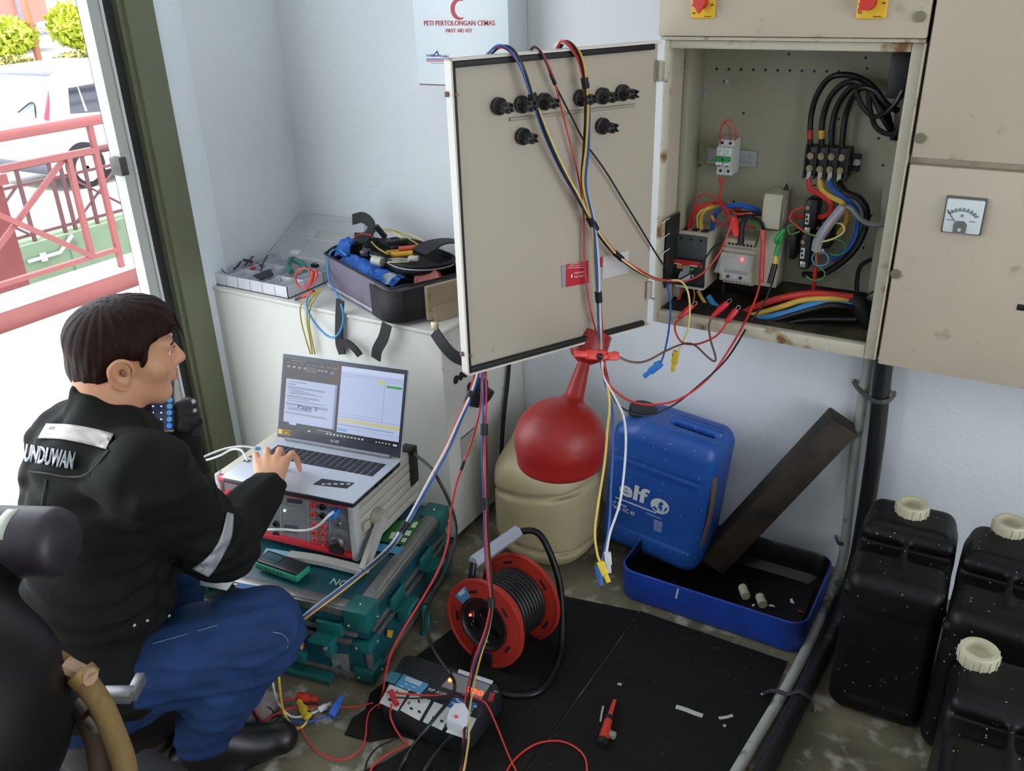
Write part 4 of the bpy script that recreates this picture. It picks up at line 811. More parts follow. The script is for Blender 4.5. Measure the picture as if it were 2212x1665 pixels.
# ---- plastic cans
canm = mat('can_black', '#0c0b0c', .45, var=.25, vs=8, dirt='#1b191b', ds=7, dt=.55, dsoft=.2, bump=.06, bs=40, specks='#b9b6b4', spd=.05, spsc=150, spec=.3)
capm = mat('cap_cream', '#c3bda4', .45, var=.06, vs=20)
def can_sdf(hx, hy, h):
    f = un(.02, sd_box((0, 0, h*.46), (hx, hy, h*.46), .032), sd_box((0, hy*.42, h*.90), (hx*.93, hy*.52, h*.10), .028))
    f = cut(.012, f, sd_box((0, -.012, h*.985), (hx*1.2, .034, h*.115), .022))                # hand gap
    f = un(.008, f, sd_cone((-hx*.80, .020, h*.93), (hx*.80, .020, h*.93), .017, .017), sd_cone((0, -hy*.55, h*.915), (0, .03, h*.935), .007, .007))
    f = cut(.012, f, sd_box((0, -hy-.012, h*.42), (hx*.7, .016, h*.30), .012))               # faint front panel
    f = un(.006, f, sd_cone((-hx*.92, -hy+.018, h*.80), (hx*.92, -hy+.018, h*.80), .012, .012))
    return f
def mk_cap(t, c, r=.033, h=.03, m=None):
    b = MB(); n = 40; M = Matrix.Translation(c)
    b.lathe([(r*.96, 0), (r, .002), (r, h-.004), (r*.95, h), (r*.72, h), (r*.69, h-.006), (r*.66, h-.017), (0, h-.018)], n, M)
    b.build('cap', m or capm, t, world=True)
    cp = t.children[-1]
    for k in range(14):
        a = 2*math.pi*k/14; q = Vector((math.cos(a)*r, math.sin(a)*r, .003)); Mq = Matrix.Translation(Vector(c)+q) @ Matrix.Rotation(a, 4, 'Z')
        MB().box((-.001, -.0012, 0), (.0022, .0012, h-.007), Mq).build('cap_rib', m or capm, cp, world=True)
def can(label, c, rot, hx, hy, h, capxy):
    M = Matrix.Translation(c) @ Matrix.Rotation(rot, 4, 'Z'); t = thing('jerrycan', label, 'jerrycan', M=M, group='black jerrycans')
    sdf_obj('can_body', can_sdf(hx, hy, h), (-hx-.02, -hy-.03, -.01), (hx+.02, hy+.02, h+.03), .0055, canm, t, world=False, smooth=1)
    cx, cy = capxy; q = M @ Vector((cx, cy, h*.985)); mk_cap(t, q); q2 = M @ Vector((cx, cy, h*.95))
    MB().cyl(q2, q2+Vector((0, 0, .02)), .029, n=20).build('neck', canm, t, world=True)
can('black jerrycan with cream cap beside the floor hose, nearest the blue tray', (-.094, 1.735, 0), R_(2), .095, .150, .395, (-.004, .088))
can('black jerrycan with cream cap by the wall at the right photo edge', (.105, 1.715, 0), R_(-1), .095, .160, .392, (-.020, .135))
can('black jerrycan in the front right corner with a large cream cap', (.137, 1.33, 0), R_(2), .098, .160, .358, (-.062, .118))
# cream drum with red pourer
crd = mat('drum_cream', '#b5a984', .45, var=.10, vs=5, dirt='#7a6a48', ds=4, dt=.62, dsoft=.2, bump=.05, bs=40, sss=.05)
DC = Vector((-1.012, 1.835, 0))
t = thing('cream_drum', 'yellowed cream plastic drum standing behind the red cable reel', 'drum', DC)
f = un(.03, sd_box((0, 0, .155), (.130, .130, .155), .075), sd_cylz((0, 0, .155), .134, .155, .05))
f = un(.02, f, sd_ell((0, 0, .29), (.108, .108, .055)))
f = cut(.012, f, lambda P: np.abs(np.hypot(np.hypot(P[..., 0], P[..., 1])-.142, (P[..., 2]-.225-.02*P[..., 0]/.12))) - .008)
f = cut(.012, f, lambda P: np.abs(np.hypot(np.hypot(P[..., 0], P[..., 1])-.142, (P[..., 2]-.06))) - .007)
f = un(.012, f, sd_cone((-.104, -.03, .285), (-.092, .02, .345), .017, .016), sd_cone((-.092, .02, .345), (-.05, .07, .35), .016, .016), sd_cone((-.05, .07, .35), (-.0, .1, .31), .016, .017))
sdf_obj('drum_body', lambda P: f(P), (-.155, -.155, -.01), (.155, .155, .38), .005, crd, t, world=False, smooth=1)
redd = mat('pourer_red', '#961b18', .42, var=.14, vs=6, dirt='#6d1512', ds=9, dt=.62, dsoft=.1, bump=.04, bs=40)
dc = dp(1209, 945, 2.02); FT = thing('pourer', 'red plastic oil pourer with bulb body, thin neck and cup, on the cream drum', 'pourer', dc-Vector((0, 0, .09)))
n0 = dp(1237, 868, 2.02); n1_ = dp(1262, 782, 2.03); n2 = dp(1272, 752, 2.03)
f2 = un(.012, cut(.006, sd_ell(tuple(dc), (.104, .104, .092)), sd_box(tuple(dc-Vector((0, 0, .142))), (.2, .2, .08))), sd_cylz(tuple(dc-Vector((0, 0, .032))), .100, .036, .012), sd_cone(tuple(n0), tuple(n1_), .0235, .0145))
sdf_obj('bulb', f2, tuple(dc-Vector((.13, .13, .11))), tuple(dc+Vector((.16, .16, .26))), .0045, redd, FT, smooth=1)
ax_ = (n2-n0).normalized(); q = ax_.to_track_quat('Z', 'Y').to_matrix().to_4x4(); q.translation = n1_ - ax_*.004
MB().lathe([(.010, 0), (.016, .002), (.034, .014), (.042, .026), (.0445, .040), (.0450, .075), (.0425, .075), (.042, .040), (.030, .018), (.0, .010)], 28, q).build('cup', redd, FT, world=True)
# blue can with lettering
M = Matrix.Translation((-.722, 1.925, .035)) @ Matrix.Rotation(R_(-3), 4, 'Z') @ Matrix.Rotation(R_(4.5), 4, 'Y') @ Matrix.Rotation(R_(-3), 4, 'X')
t = thing('blue_jerrycan', 'blue oil jerrycan with white lettering leaning in the back of the tray', 'jerrycan', M=M)
bcm = mat('can_blue', '#1f4f9e', .4, var=.14, vs=7, dirt='#14305f', ds=5, dt=.6, dsoft=.2, bump=.05, bs=40, specks='#b8c6d8', spd=.05, spsc=160)
bh, bhx, bhy = .398, .143, .088
f = un(.02, sd_box((0, 0, bh*.47), (bhx, bhy, bh*.47), .035), sd_box((.02, 0, bh*.9), (bhx*.80, bhy*.9, bh*.08), .03))
f = cut(.010, f, sd_box((.055, 0, bh*.99), (.062, .026, .032), .018))
f = un(.008, f, sd_cone((-.005, 0, bh*.975), (.115, 0, bh*.975), .0135, .0135))
f = cut(.01, f, sd_box((.0, -bhy-.011, bh*.43), (bhx*.80, .016, bh*.24), .014))
f = cut(.006, f, sd_box((.0, -bhy, bh*.185), (bhx*1.1, .004, .004), .002))
f = cut(.006, f, sd_box((.0, -bhy, bh*.70), (bhx*.9, .003, .003), .002))
sdf_obj('can_body', f, (-.165, -.11, -.01), (.165, .11, bh+.04), .005, bcm, t, world=False, smooth=1)
grime = mat('grime_black', '#1d2024', .6, var=.2, vs=10)
MB().lathe([(.034, 0), (.037, .003), (.037, .024), (.033, .028), (0, .028)], 28, Matrix.Translation((-.098, -.0, bh*.93))).build('cap', grime, t)
whp = pl('#c9ced4', .5)
def bw_(name, x0, z0, x1, z1, txt, h, bold=0, m=None):
    y = -bhy+.0040; return write_fit(name, txt, M @ Vector((x0, y, z0)), M @ Vector((x1, y, z1)), M.to_3x3() @ Vector((0, 0, 1)), m or whp, t, h, bold=bold)
bw_('lettering', -.098, .190, -.012, .188, 'elf', .046, bold=.03)
y = -bhy+.0042
MB().box((-.106, y-.001, .150), (.014, y+.001, .1525)).build('underline', whp, t)
b = MB(); cg = Vector((.022, y, .176))
out = [(math.cos(a)*.024*(1.1), math.sin(a)*.022) for a in np.linspace(0, 2*math.pi, 26)[:-1]]
b.prism(out, 0, .001, Matrix.Translation(cg) @ Matrix.Rotation(R_(90), 4, 'X')); b.build('emblem_disc', whp, t)
for k, poly in enumerate(([(.002, .016), (-.006, .004), (.000, .004), (-.006, -.008), (.002, -.004), (.004, -.016), (.008, -.002), (.004, .004), (.010, .010)], [(-.020, -.010), (-.008, -.016), (-.004, -.014), (-.014, -.004)], [(.012, -.014), (.020, -.004), (.022, .006), (.016, .002)])):
    MB().prism(poly, 0, .0012, Matrix.Translation(cg-Vector((0, .001, 0))) @ Matrix.Rotation(R_(90), 4, 'X')).build('emblem_mark', bcm, t)
bw_('lettering', -.112, .137, -.070, .137, '18 Litres', .009, .01)
bw_('lettering', -.113, .124, -.045, .123, 'Perfo XC 40', .012, .015)
for k in range(7): MB().box((.012+k*.0005, y-.0008, .128-k*.0048), (.036+.001*(k % 3), y+.001, .1298-k*.0048)).build('fine_print', pl('#8fa3c4', .5), t)
MB().box((-.012, y-.0008, .139), (.030, y+.001, .1408)).build('fine_print', pl('#8fa3c4', .5), t)

MB().ribbon([(bhx-.002, -.05, .30), (bhx+.004, -.05, .2), (bhx-.001, -.05, .09)], .03, .003, (1, 0, 0)).build('side_label', pl('#6f5a44', .7), t)
# ================================================================== stack: teal case, test set, laptop
def LM(x, y, z, yaw, pit=0, rol=0): return Matrix.Translation((x, y, z)) @ Matrix.Rotation(yaw, 4, 'Z') @ Matrix.Rotation(pit, 4, 'X') @ Matrix.Rotation(rol, 4, 'Y')
teal = mat('case_teal', '#104a55', .4, var=.10, vs=7, dirt='#10454c', ds=12, dt=.66, dsoft=.1); tealc = mat('corner_teal', '#16625f', .4, var=.10, vs=20, dirt='#125450', ds=30, dt=.68)
alu = mat('edge_aluminium', '#8a8a86', .35, metal=.7, var=.12, vs=40, dirt='#5b5a56', ds=30, dt=.66); riv = pl('#d3d6d2', .3, metal=.8)
MC = LM(-1.096, 1.137, 0, .1877); CW, CD, CH = .488, .453, .214
t = thing('equipment_case', 'teal flight case with grey metal edges under the test set', 'case', M=MC)
MB().rbox((-CW+.006, .006, .012), (-.006, CD-.006, .128), .006).build('case_body', teal, t)
lid = MB().rbox((-CW+.006, .006, .134), (-.006, CD-.006, CH-.004), .006).build('case_lid', teal, t)
MB().box((-CW+.02, .02, .12), (-.02, CD-.02, .15)).build('seal', blkr, t)
def rail(a, c): MB().rbox(a, c, .003).build('edge_rail', alu, t)
for z0, z1 in ((CH-.020, CH), (.140, .152), (.112, .126), (0.012, .028)):
    rail((-CW+.03, 0, z0), (-.03, .012, z1)); rail((-.012, .03, z0), (0, CD-.03, z1)); rail((-CW, .03, z0), (-CW+.012, CD-.03, z1)); rail((-CW+.03, CD-.012, z0), (-.03, CD, z1))
rail((-.014, .0, .03), (0, .014, .11)); rail((-.014, CD-.014, .03), (0, CD, .11)); rail((-CW, 0, .03), (-CW+.014, .014, .11))
rail((-.040, .03, CH-.004), (-.008, CD-.03, CH+.002)); rail((-CW+.03, .008, CH-.004), (-.03, .036, CH+.002))
for sx in (0, 1):
    for sy in (0, 1):
        for z0, z1, s in ((CH-.052, CH+.004, .058), (.012, .05, .05), (.100, .128, .046)):
            x0, x1 = (-s, .004) if sx == 0 else (-CW-.004, -CW+s); y0, y1 = (-.004, s) if sy == 0 else (CD-s, CD+.004)
            if z0 < .05 and False: pass
            c = MB().rbox((x0, y0, z0), (x1, y1, z1), .006).build('corner_block', tealc, t)
            if sx == 0 and sy == 0 or (sx == 0 and z1 > .2):
                for q, ax in (((x0+.014, y0, z0+.014), (0, -1, 0)), ((x1, y1-.014, z0+.014), (1, 0, 0)), ((x1-.03, y0+.03, z1), (0, 0, 1))):
                    if ax[2] and z1 < .2: continue
                    q = Vector(q); MB().cyl(q-Vector(ax)*.001, q+Vector(ax)*.002, .0032, .002, n=10).build('rivet', riv, c)
def latch(M_):
    def k(mb, nm, par=t): return mb.build(nm, tealc, par)
    b = MB().rbox((-.034, -.010, -.010), (.034, .002, .024), .004, M_); o = k(b, 'latch_plate')
    MB().hexa([M_ @ Vector(q) for q in ((-.030, -.010, -.012), (.022, -.010, -.012), (.022, -.006, -.006), (-.030, -.006, -.006), (-.030, -.050, -.004), (.022, -.050, -.004), (.022, -.046, .002), (-.030, -.046, .002))]).build('latch_wing', tealc, o, bevel=.002)
    MB().prism([(0, 0), (.030, 0), (.030, .010), (.012, .046), (0, .046)], -.002, .002, M_ @ Matrix.Translation((.030, -.004, -.004)) @ Matrix.Rotation(R_(180), 4, 'Z') @ Matrix.Rotation(R_(90), 4, 'X') @ Matrix.Rotation(R_(90), 4, 'Y') @ Matrix.Rotation(R_(90), 4, 'Z')).build('latch_fin', tealc, o, bevel=.0008)
    MB().rbox((-.012, -.030, -.060), (.014, -.002, -.012), .006, M_).build('latch_hook', tealc, o)
    MB().cyl(M_ @ Vector((0, -.034, -.03)), M_ @ Vector((0, -.029, -.03)), .005, n=12).build('latch_pin', riv, o)
for x in (-.095, -.36): latch(Matrix.Translation((x, 0, .150)))
for y in (.14, .30): latch(Matrix.Translation((0, y, .150)) @ Matrix.Rotation(R_(90), 4, 'Z'))
# feet / carrying handle low at the front
MB().rbox((-.30, -.030, .004), (-.10, .0, .020), .006).build('skid', pl('#135a58', .45), t); MB().rbox((-.22, -.026, .045), (-.165, .0, .075), .008).build('carry_lug', pl('#135a58', .45), t)
# stickers on the front
fz = lambda x, y: onp(x, y, MC @ Vector((0, .004, 0)), MC.to_3x3() @ Vector((0, -1, 0)))
def dec(name, pts, m, par, back=False, tt=.0011): return MB().slab([fz(*p) for p in pts], tt).build(name, m, par, world=True)
foil = mat('silver_label', '#9a9c9c', .4, metal=.4, var=.25, vs=30, dirt='#55575a', ds=30, dt=.55)
dec('worn_label', [(713, 1410), (752, 1413), (757, 1462), (745, 1472), (722, 1452)], foil, t); dec('small_label', [(772, 1440), (801, 1451), (802, 1464), (774, 1459)], foil, t)
sx_ = lambda x, y: onp(x, y, MC @ Vector((.0045, 0, 0)), MC.to_3x3() @ Vector((1, 0, 0)))
MB().slab([sx_(838, 1360), (sx_(850, 1362)), sx_(846, 1378), sx_(836, 1375)], .001).build('yellow_tape', pl('#c9952c', .6), t, world=True)
tp = lambda x, y: onp(x, y, MC @ Vector((0, 0, CH+.0024)), (0, 0, 1))
MB().slab([tp(851, 1125), tp(913, 1123), tp(875, 1177), tp(820, 1168)], .001).build('green_notice', pl('#14632a', .45), t, world=True)
for q in (((893, 1129), (904, 1127), (897, 1140), (887, 1139)), ((878, 1146), (890, 1147), (884, 1158), (872, 1155)), ((861, 1143), (870, 1143), (862, 1158), (853, 1157)), ((846, 1150), (855, 1150), (850, 1164), (840, 1163)), ((870, 1162), (880, 1163), (874, 1172), (866, 1170))):
    MB().slab([tp(*p)+Vector((0, 0, .001)) for p in q], .0005).build('notice_mark', pl('#c9d6c9', .5), t, world=True)
MB().slab([tp(812, 1172), tp(872, 1182), tp(862, 1196), tp(800, 1187)], .001).build('blue_label', pl('#3a8fc0', .45), t, world=True)
write_fit('lettering', 'NO', tp(716, 1255), tp(752, 1262), MC.to_3x3() @ Vector((0, 1, 0)), pl('#9fb9bc', .5), t, .022, bold=.01)
MB().slab([tp(420, 1242), tp(505, 1255), tp(490, 1275), tp(404, 1258)], .001).build('white_label', pl('#cfd3d6', .4), t, world=True)
MB().slab([tp(515, 1258), tp(600, 1272), tp(592, 1284), tp(506, 1268)], .001).build('blue_label', pl('#2d6aa0', .45), t, world=True)
MB().tube([sx_(885, 1385)+Vector((.012, 0, 0)), sx_(905, 1378)+Vector((.03, 0, 0)), sx_(920, 1388)+Vector((.02, 0, 0)), sx_(900, 1400)+Vector((.01, 0, 0)), sx_(886, 1392)+Vector((.012, 0, 0))], .006, 8).build('rope_tie', pl('#b9a33a', .7), t, world=True)
MB().tube([sx_(903, 1300)+Vector((.02, 0, 0)), sx_(900, 1340)+Vector((.03, 0, 0)), sx_(896, 1384)+Vector((.022, 0, 0))], .013, 10).build('side_handle', tealc, t, world=True)
# cables resting across the case front top
# ---- small green tester lying on the case
q = tp(612, 1232); Mg = Matrix.Translation(Vector((q.x, q.y, CH+.003))) @ Matrix.Rotation(.05, 4, 'Z')
t = thing('insulation_meter', 'small green and black handheld meter lying on the case in front of the test set', 'meter', M=Mg)
MB().rbox((-.065, -.026, 0), (.065, .026, .020), .006).build('rubber_holster', pl('#2f9474', .45), t); MB().rbox((-.062, -.023, .018), (.062, .023, .026), .004).build('meter_face', pl('#1c2226', .35), t)
MB().rbox((-.055, -.015, .026), (-.005, .015, .0275), .001).build('meter_screen', pl('#31515a', .2), t)
for k in range(5): MB().box((-.03+k*.012, -.0268, .006), (-.026+k*.012, -.0255, .016)).build('holster_rib', pl('#1c6a52', .5), t)
q = tp(600, 1196); o = MB().slab([tp(575, 1184), tp(632, 1193), tp(618, 1210), tp(566, 1201)], -.001).build('paper_slip', pl('#8fc2d6', .5)); tag(o, 'pale blue paper slip on the case behind the green meter', 'paper')
# ---- relay test set
MT = LM(-1.2244, 1.2706, .2257, .155, -.0415, .0054); TW, TD, TH = .399, .320, .160
t = TS = thing('relay_test_set', 'grey test set with red front bars and ribbed sides under the laptop', 'instrument', M=MT)
side = mat('test_set_grey', '#b5b2a8', .45, var=.05, vs=10, dirt='#8f8575', ds=16, dt=.7); pan = mat('panel_grey', '#8c8c8f', .4, metal=.3, var=.06, vs=8)
rp = lambda: None
red_bar = pl('#c22c36', .35)
for k in range(6): MB().rbox((-TW, .02, .004+k*.0255), (-.0, TD, .0275+k*.0255), .003).build('side_rib', side, t)
MB().box((-TW+.003, .022, .006), (-.003, TD-.003, TH-.006)).build('core', pl('#6d6c68', .6), t)
MB().rbox((-TW+.002, .01, TH-.010), (-.002, TD, TH), .004).build('top_plate', mat('top_beige', '#c0b9aa', .5, var=.05, vs=6, dirt='#7b5a34', ds=8, dt=.70, dsoft=.04), t)
MB().rbox((-TW, 0, 0), (-TW+.016, .025, TH), .005).build('front_pillar', pl('#bcbdbd', .4), t); MB().rbox((-.016, -.004, 0), (.002, .025, TH), .005).build('front_pillar', pl('#bcbdbd', .4), t)
MB().rbox((-TW+.012, -.004, TH-.018), (-.014, .02, TH-.002), .005).build('red_bar', red_bar, t); MB().rbox((-TW+.012, -.004, .002), (-.014, .02, .018), .005).build('red_bar', red_bar, t)
MB().box((-TW+.014, .008, .016), (-.014, .02, TH-.016)).build('front_panel', pan, t)
FP0, FPN = MT @ Vector((0, .008, 0)), MT.to_3x3() @ Vector((0, -1, 0))
ft = lambda x, y, off=0: onp(420+x/3.33, 740+y/3.33, FP0+FPN*off, FPN)
def knob(nm, x, y, r, m, h=.006, hole=True):
    p = ft(x, y); o = MB().lathe([(r, 0), (r, h*.6), (r*.8, h)] + ([(r*.5, h), (r*.45, h*.3), (0, h*.3)] if hole else [(0, h)]), 16, Matrix.Translation(p) @ FPN.to_track_quat('Z', 'Y').to_matrix().to_4x4()).build(nm, m, t, world=True); return o
rs = pl('#d4463f', .4)
for x, y in ((858, 1168), (858, 1230), (866, 1308), (930, 1320), (868, 1362), (933, 1372), (872, 1415), (936, 1422), (874, 1462), (938, 1468)): knob('socket', x, y, .0085 if y < 1250 else .0078, rs)
for x, y in ((922, 1180), (924, 1243), (588, 1300), (588, 1372), (586, 1415)): knob('socket', x, y, .0085, blk)
for x, y in ((200, 1090), (270, 1100), (330, 1110), (230, 1130)): knob('socket', x, y, .0085, rs)
for x0, y0, x1, y1 in ((618, 1100, 622, 1420), (815, 1125, 822, 1470), (970, 1140, 977, 1500)):
    MB().tube([ft(x0, y0, .0006), ft(x1, y1, .0006)], .0009, 4, smooth=False).build('panel_line', pl('#c8c9ca', .4), t, world=True)
MB().tube([ft(822, 1262, .0006), ft(970, 1282, .0006)], .0011, 4, smooth=False).build('panel_line', blk, t, world=True)
def fpl(nm, pts, m): MB().slab([ft(*p) for p in pts], -.0012).build(nm, m, t, world=True)
fpl('display', [(668, 1118), (775, 1130), (775, 1160), (668, 1148)], pl('#3a3a3c', .3)); fpl('vent', [(645, 1305), (742, 1316), (742, 1372), (645, 1360)], pl('#4c4c50', .4))
b = MB()
for x0, x1, y in ((618, 670, 1160), (668, 790, 1178), (660, 700, 1213), (660, 695, 1230), (660, 690, 1247), (660, 700, 1264), (640, 740, 1285), (848, 930, 1136), (870, 930, 1276), (1010, 1070, 1170), (1000, 1090, 1335), (1010, 1060, 1265)): b.tube([ft(x0, y-(x1-x0)*.06, .0006), ft(x1, y+(x1-x0)*.06, .0006)], .0008, 4, smooth=False)
o = b.build('panel_print', pl('#3f3f42', .5), t, world=True); o['kind'] = 'stuff'
MB().ball(ft(648, 1208, .001), .0028, 10).build('green_lamp', mat('green_led', '#9cff9c', .3, emit='#a8ffa0', es=3), t, world=True)
knob('round_connector', 1043, 1293, .0105, pl('#9a9a9a', .3, metal=.7), .01); knob('round_connector', 795, 1440, .006, pl('#9a9a9a', .3, metal=.7), .008)
o = knob('power_connector', 1040, 1425, .019, pl('#7e7e80', .35, metal=.6), .014)
MB().prism([(-.019, -.016), (.019, -.016), (.019, 0), (.016, .006), (-.016, .006), (-.019, 0)], .010, .016, Matrix.Translation(ft(1040, 1452)) @ FPN.to_track_quat('Z', 'Y').to_matrix().to_4x4()).build('connector_flap', blk, t, world=True)
knob('screw', 1090, 1215, .0035, steel, .002, False)
# folding foot / carrying handle on the right side
SN = MT.to_3x3() @ Vector((1, 0, 0)); spn = lambda x, y, off=0: onp(420+x/3.33, 740+y/3.33, MT @ Vector((off, 0, 0)), SN)
hm = mat('handle_beige', '#aaa696', .45, var=.04, vs=10)
p = spn(1300, 1255, .002); MB().cyl(p, p+SN*.022, .024, n=24).cyl(p+SN*.022, p+SN*.026, .020, n=24).build('pivot', hm, t, world=True)
p2 = spn(1225, 1310, .002); MB().rbox((-.010, -.012, -.012), (.010, .012, .012), .004, Matrix.Translation(p2)).build('pivot_stop', hm, t, world=True)
a = p + SN*.020; c = onp(420+1215/3.33, 740+1640/3.33, MT @ Vector((.03, 0, 0)), SN); b = MB(); b.ribbon([a+(a-c)*.04, (a+c)/2, c], .030, .014, SN); b.build('arm', pl('#b4b5ae', .45), t, world=True, bevel=.002)
c2 = c + (c-a).normalized()*.0
MB().ribbon([c+SN*.0, c-SN*.12, c-SN*.20+Vector((0, -.01, 0))], .024, .012, (0, 0, 1)).build('cross_bar', pl('#b4b5ae', .45), t, world=True, bevel=.002)
# strap at the rear right corner
MB().rbox((-.03, TD-.05, TH), (.006, TD-.01, TH+.004), .002).rbox((.002, TD-.05, .06), (.006, TD-.01, TH+.004), .002).build('rear_strap', blk, t)
# ---- laptop
ML = LM(-1.2009, 1.2534, .4086, .1523, -.0544, -.0113); LW, LD, LA, LH = .372, .2277, .3167, .2237
t = LT = thing('laptop', 'open silver laptop with black screen frame standing on the test set', 'laptop', M=ML)
sil = mat('laptop_silver', '#c4cbd6', .35, metal=.25, var=.02, vs=8); bez = mat('laptop_bezel', '#33343e', .4, var=.04, vs=10)
MB().rbox((-LW, 0, -.004), (0, LD, .0), .002).build('palm_deck', sil, t); MB().rbox((-LW+.002, .002, -.017), (-.002, LD, -.004), .004).build('base_shell', pl('#23242a', .45), t)
MB().box((-LW+.05, .01, -.022), (-.05, .03, -.016)).build('rubber_foot', blkr, t)
MLid = Matrix.Translation((0, LD-.002, .004)) @ Matrix.Rotation(-LA, 4, 'X')       # lid plane: x left, z up, face -y
lo = MB().rbox((-LW, 0, 0), (0, .006, LH), .0025, MLid).build('lid_shell', sil, t)
MB().rbox((-LW+.002, -.0015, .001), (-.002, .001, LH-.002), .001, MLid).build('bezel', bez, t)
MB().cyl(MLid @ Vector((-LW+.03, 0, 0)), MLid @ Vector((-.03, 0, 0)), .0055, n=12).build('hinge', pl('#6d6f78', .4), t)
L2 = lambda u, v, o=.002: MLid @ Vector((-LW*(1-u), -o, v*LH))
def srect(b, u0, v0, u1, v1, o): b.hexa([L2(u0, v0, o-.0002), L2(u1, v0, o-.0002), L2(u1, v1, o-.0002), L2(u0, v1, o-.0002), L2(u0, v0, o), L2(u1, v0, o), L2(u1, v1, o), L2(u0, v1, o)])
def scr(name, rects, colr, o, es=.9):
    b = MB()
    for r in rects: srect(b, *r, o)
    ob = b.build(name, mat('screen_'+colr.lstrip('#'), '#0a0a0c', .3, var=0, emit=colr, es=.46), SC if name != 'screen' else t)
    if len(rects) > 1: ob['kind'] = 'stuff'
    return ob
SC = None; SC = scr('screen', [(.02, .115, .975, .942)], '#101014', .0019, .3)
scr('ribbon', [(.02, .715, .30, .942), (.30, .715, .40, .942)], '#2a2628', .0022, .5); scr('ribbon_glow', [(.40, .715, .485, .942)], '#4b2c28', .0022, .5)
scr('document_page', [(.05, .20, .465, .71)], '#a9b6d6', .0022, .62); scr('page_shade', [(.452, .20, .470, .70)], '#7d86a4', .0024, .5)
scr('right_window', [(.49, .18, .975, .94)], '#adbbdc', .0022, .68); scr('title_strip', [(.49, .885, .975, .94)], '#bccaea', .0024, .75)
scr('table_header', [(.065, .60, .37, .625), (.065, .495, .33, .52), (.062, .40, .405, .43), (.062, .30, .40, .32)], '#8a90a8', .0025, .5)
scr('page_print', [(.08, .675, .22, .682), (.07, .645, .13, .653)] + [(.07+.02*(k % 3), .585-.012*k, .2+.05*(k % 4), .59-.012*k) for k in range(5)] + [(.07, .455, .38, .461), (.07, .48, .25, .485)] + [(.08, .375-.012*k, .28, .38-.012*k) for k in range(3)], '#5a607a', .0027, .4)
scr('ribbon_icons', [(.05+.045*k, .84, .075+.045*k, .865) for k in range(4)] + [(.2, .862-.022*k, .29, .868-.022*k) for k in range(3)] + [(.30+.03*k, .84, .318+.03*k, .862) for k in range(3)] + [(.04+.055*k, .895, .075+.055*k, .901) for k in range(8)] + [(.08, .925, .2, .931)], '#8d8a8c', .0026, .5)
scr('ribbon_badge', [(.41, .83, .432, .855)], '#4f7fd0', .0026, .6)
scr('graph_lines', [(.49, .855, .975, .858), (.49, .83, .975, .832), (.835, .36, .837, .82), (.49, .40, .83, .402), (.49, .365, .975, .368), (.49, .27, .93, .278), (.49, .235, .975, .237)], '#6f7ba0', .0026, .5)
scr('yellow_bar', [(.49, .315, .975, .338)], '#c9bd3c', .0026, .6); scr('yellow_box', [(.785, .80, .832, .832)], '#c6c23a', .0026, .6); scr('green_bar', [(.85, .765, .968, .79)], '#2a9a34', .0026, .6)
scr('link_text', [(.495, .20, .575, .225)], '#5aa0d8', .0026, .5)
scr('taskbar_icons', [(.26, .125, .277, .143)] + [(.41+.028*k, .134, .425+.028*k, .150) for k in range(11)] + [(.80+.025*k, .135, .812+.025*k, .146) for k in range(5)] + [(.935, .128, .965, .148)], '#b9c4de', .0024, .6)
scr('tab_strip', [(.10, .175, .16, .2), (.33, .16, .45, .164)], '#b4bccf', .0026, .6)
def lw(txt, u0, v0, u1, v1, h, m, par, bold=0): return write_fit('lettering', txt, ML @ L2(u0, v0, .0028), ML @ L2(u1, v1, .0028), ML.to_3x3() @ (MLid.to_3x3() @ Vector((0, 0, 1))), m, par, h, bold=bold)
lw('Page 2', .165, .395, .325, .395, .013, pl('#3c4256', .5), SC)
lw('acer', .45, .068, .525, .068, .0075, pl('#9a9ba4', .4), t, .01)
b = MB(); srect(b, .015, .045, .12, .100, .0019); b.build('sticker', pl('#c9a52c', .4), t); b = MB(); srect(b, .045, .050, .117, .095, .0022); b.build('sticker_field', pl('#1c1a14', .4), t); lw('1080', .052, .072, .112, .072, .006, pl('#c9a52c', .4), t, .01)
# keyboard
kp = pl('#1e1f2a', .45); kb = MB().rbox((-.0085, 0, 0), (.0085, .0135, .0016), .001).build('key', kp, t)
dpn = ML.to_3x3() @ Vector((0, 0, 1)); dk_ = lambda x, y: ML.inverted() @ onp(x, y, ML @ Vector((0, 0, .001)), dpn)
kr, kl = dk_(838, 1000), dk_(803, 1028); ky1, ky0 = kr.y-.006, kl.y
rows = 6; n_ = 17; first = True; kw = (LW-.05)/n_
for r in range(rows):
    for c in range(n_):
        if r == 0 and 3 < c < 9: continue
        x = -.022 - kw/2 - c*kw; y = ky0 + (ky1-ky0)/(rows-.2)*r
        if first: k = kb; first = False
        else: k = kb.copy(); COL.objects.link(k); k.parent = t
        k.location = (x, y, .0); k.scale = (kw/.0195, (ky1-ky0)/rows/.0158*(.8 if r == 5 else 1), 1)
MB().rbox((-.022-kw*9+.001, ky0, 0), (-.022-kw*4-.001, ky0+(ky1-ky0)/rows*.86, .0016), .001).build('space_bar', kp, t)
PT = lambda x, y: onp(x, y, ML @ Vector((0, 0, .0005)), dpn)
st = MB().slab([PT(676, 1046), PT(695, 1034), PT(766, 1043), PT(749, 1055)], -.0006).build('spec_sticker', pl('#15151c', .4), t, world=True)
b = MB()
for x in (696, 708, 722, 736, 750): b.slab([PT(x, 1044)+dpn*.0008, PT(x+8, 1045)+dpn*.0008, PT(x+6, 1048)+dpn*.0008, PT(x-2, 1047)+dpn*.0008], -.0003)
o = b.build('sticker_print', pl('#a8acb8', .5), t, world=True); o['kind'] = 'stuff'
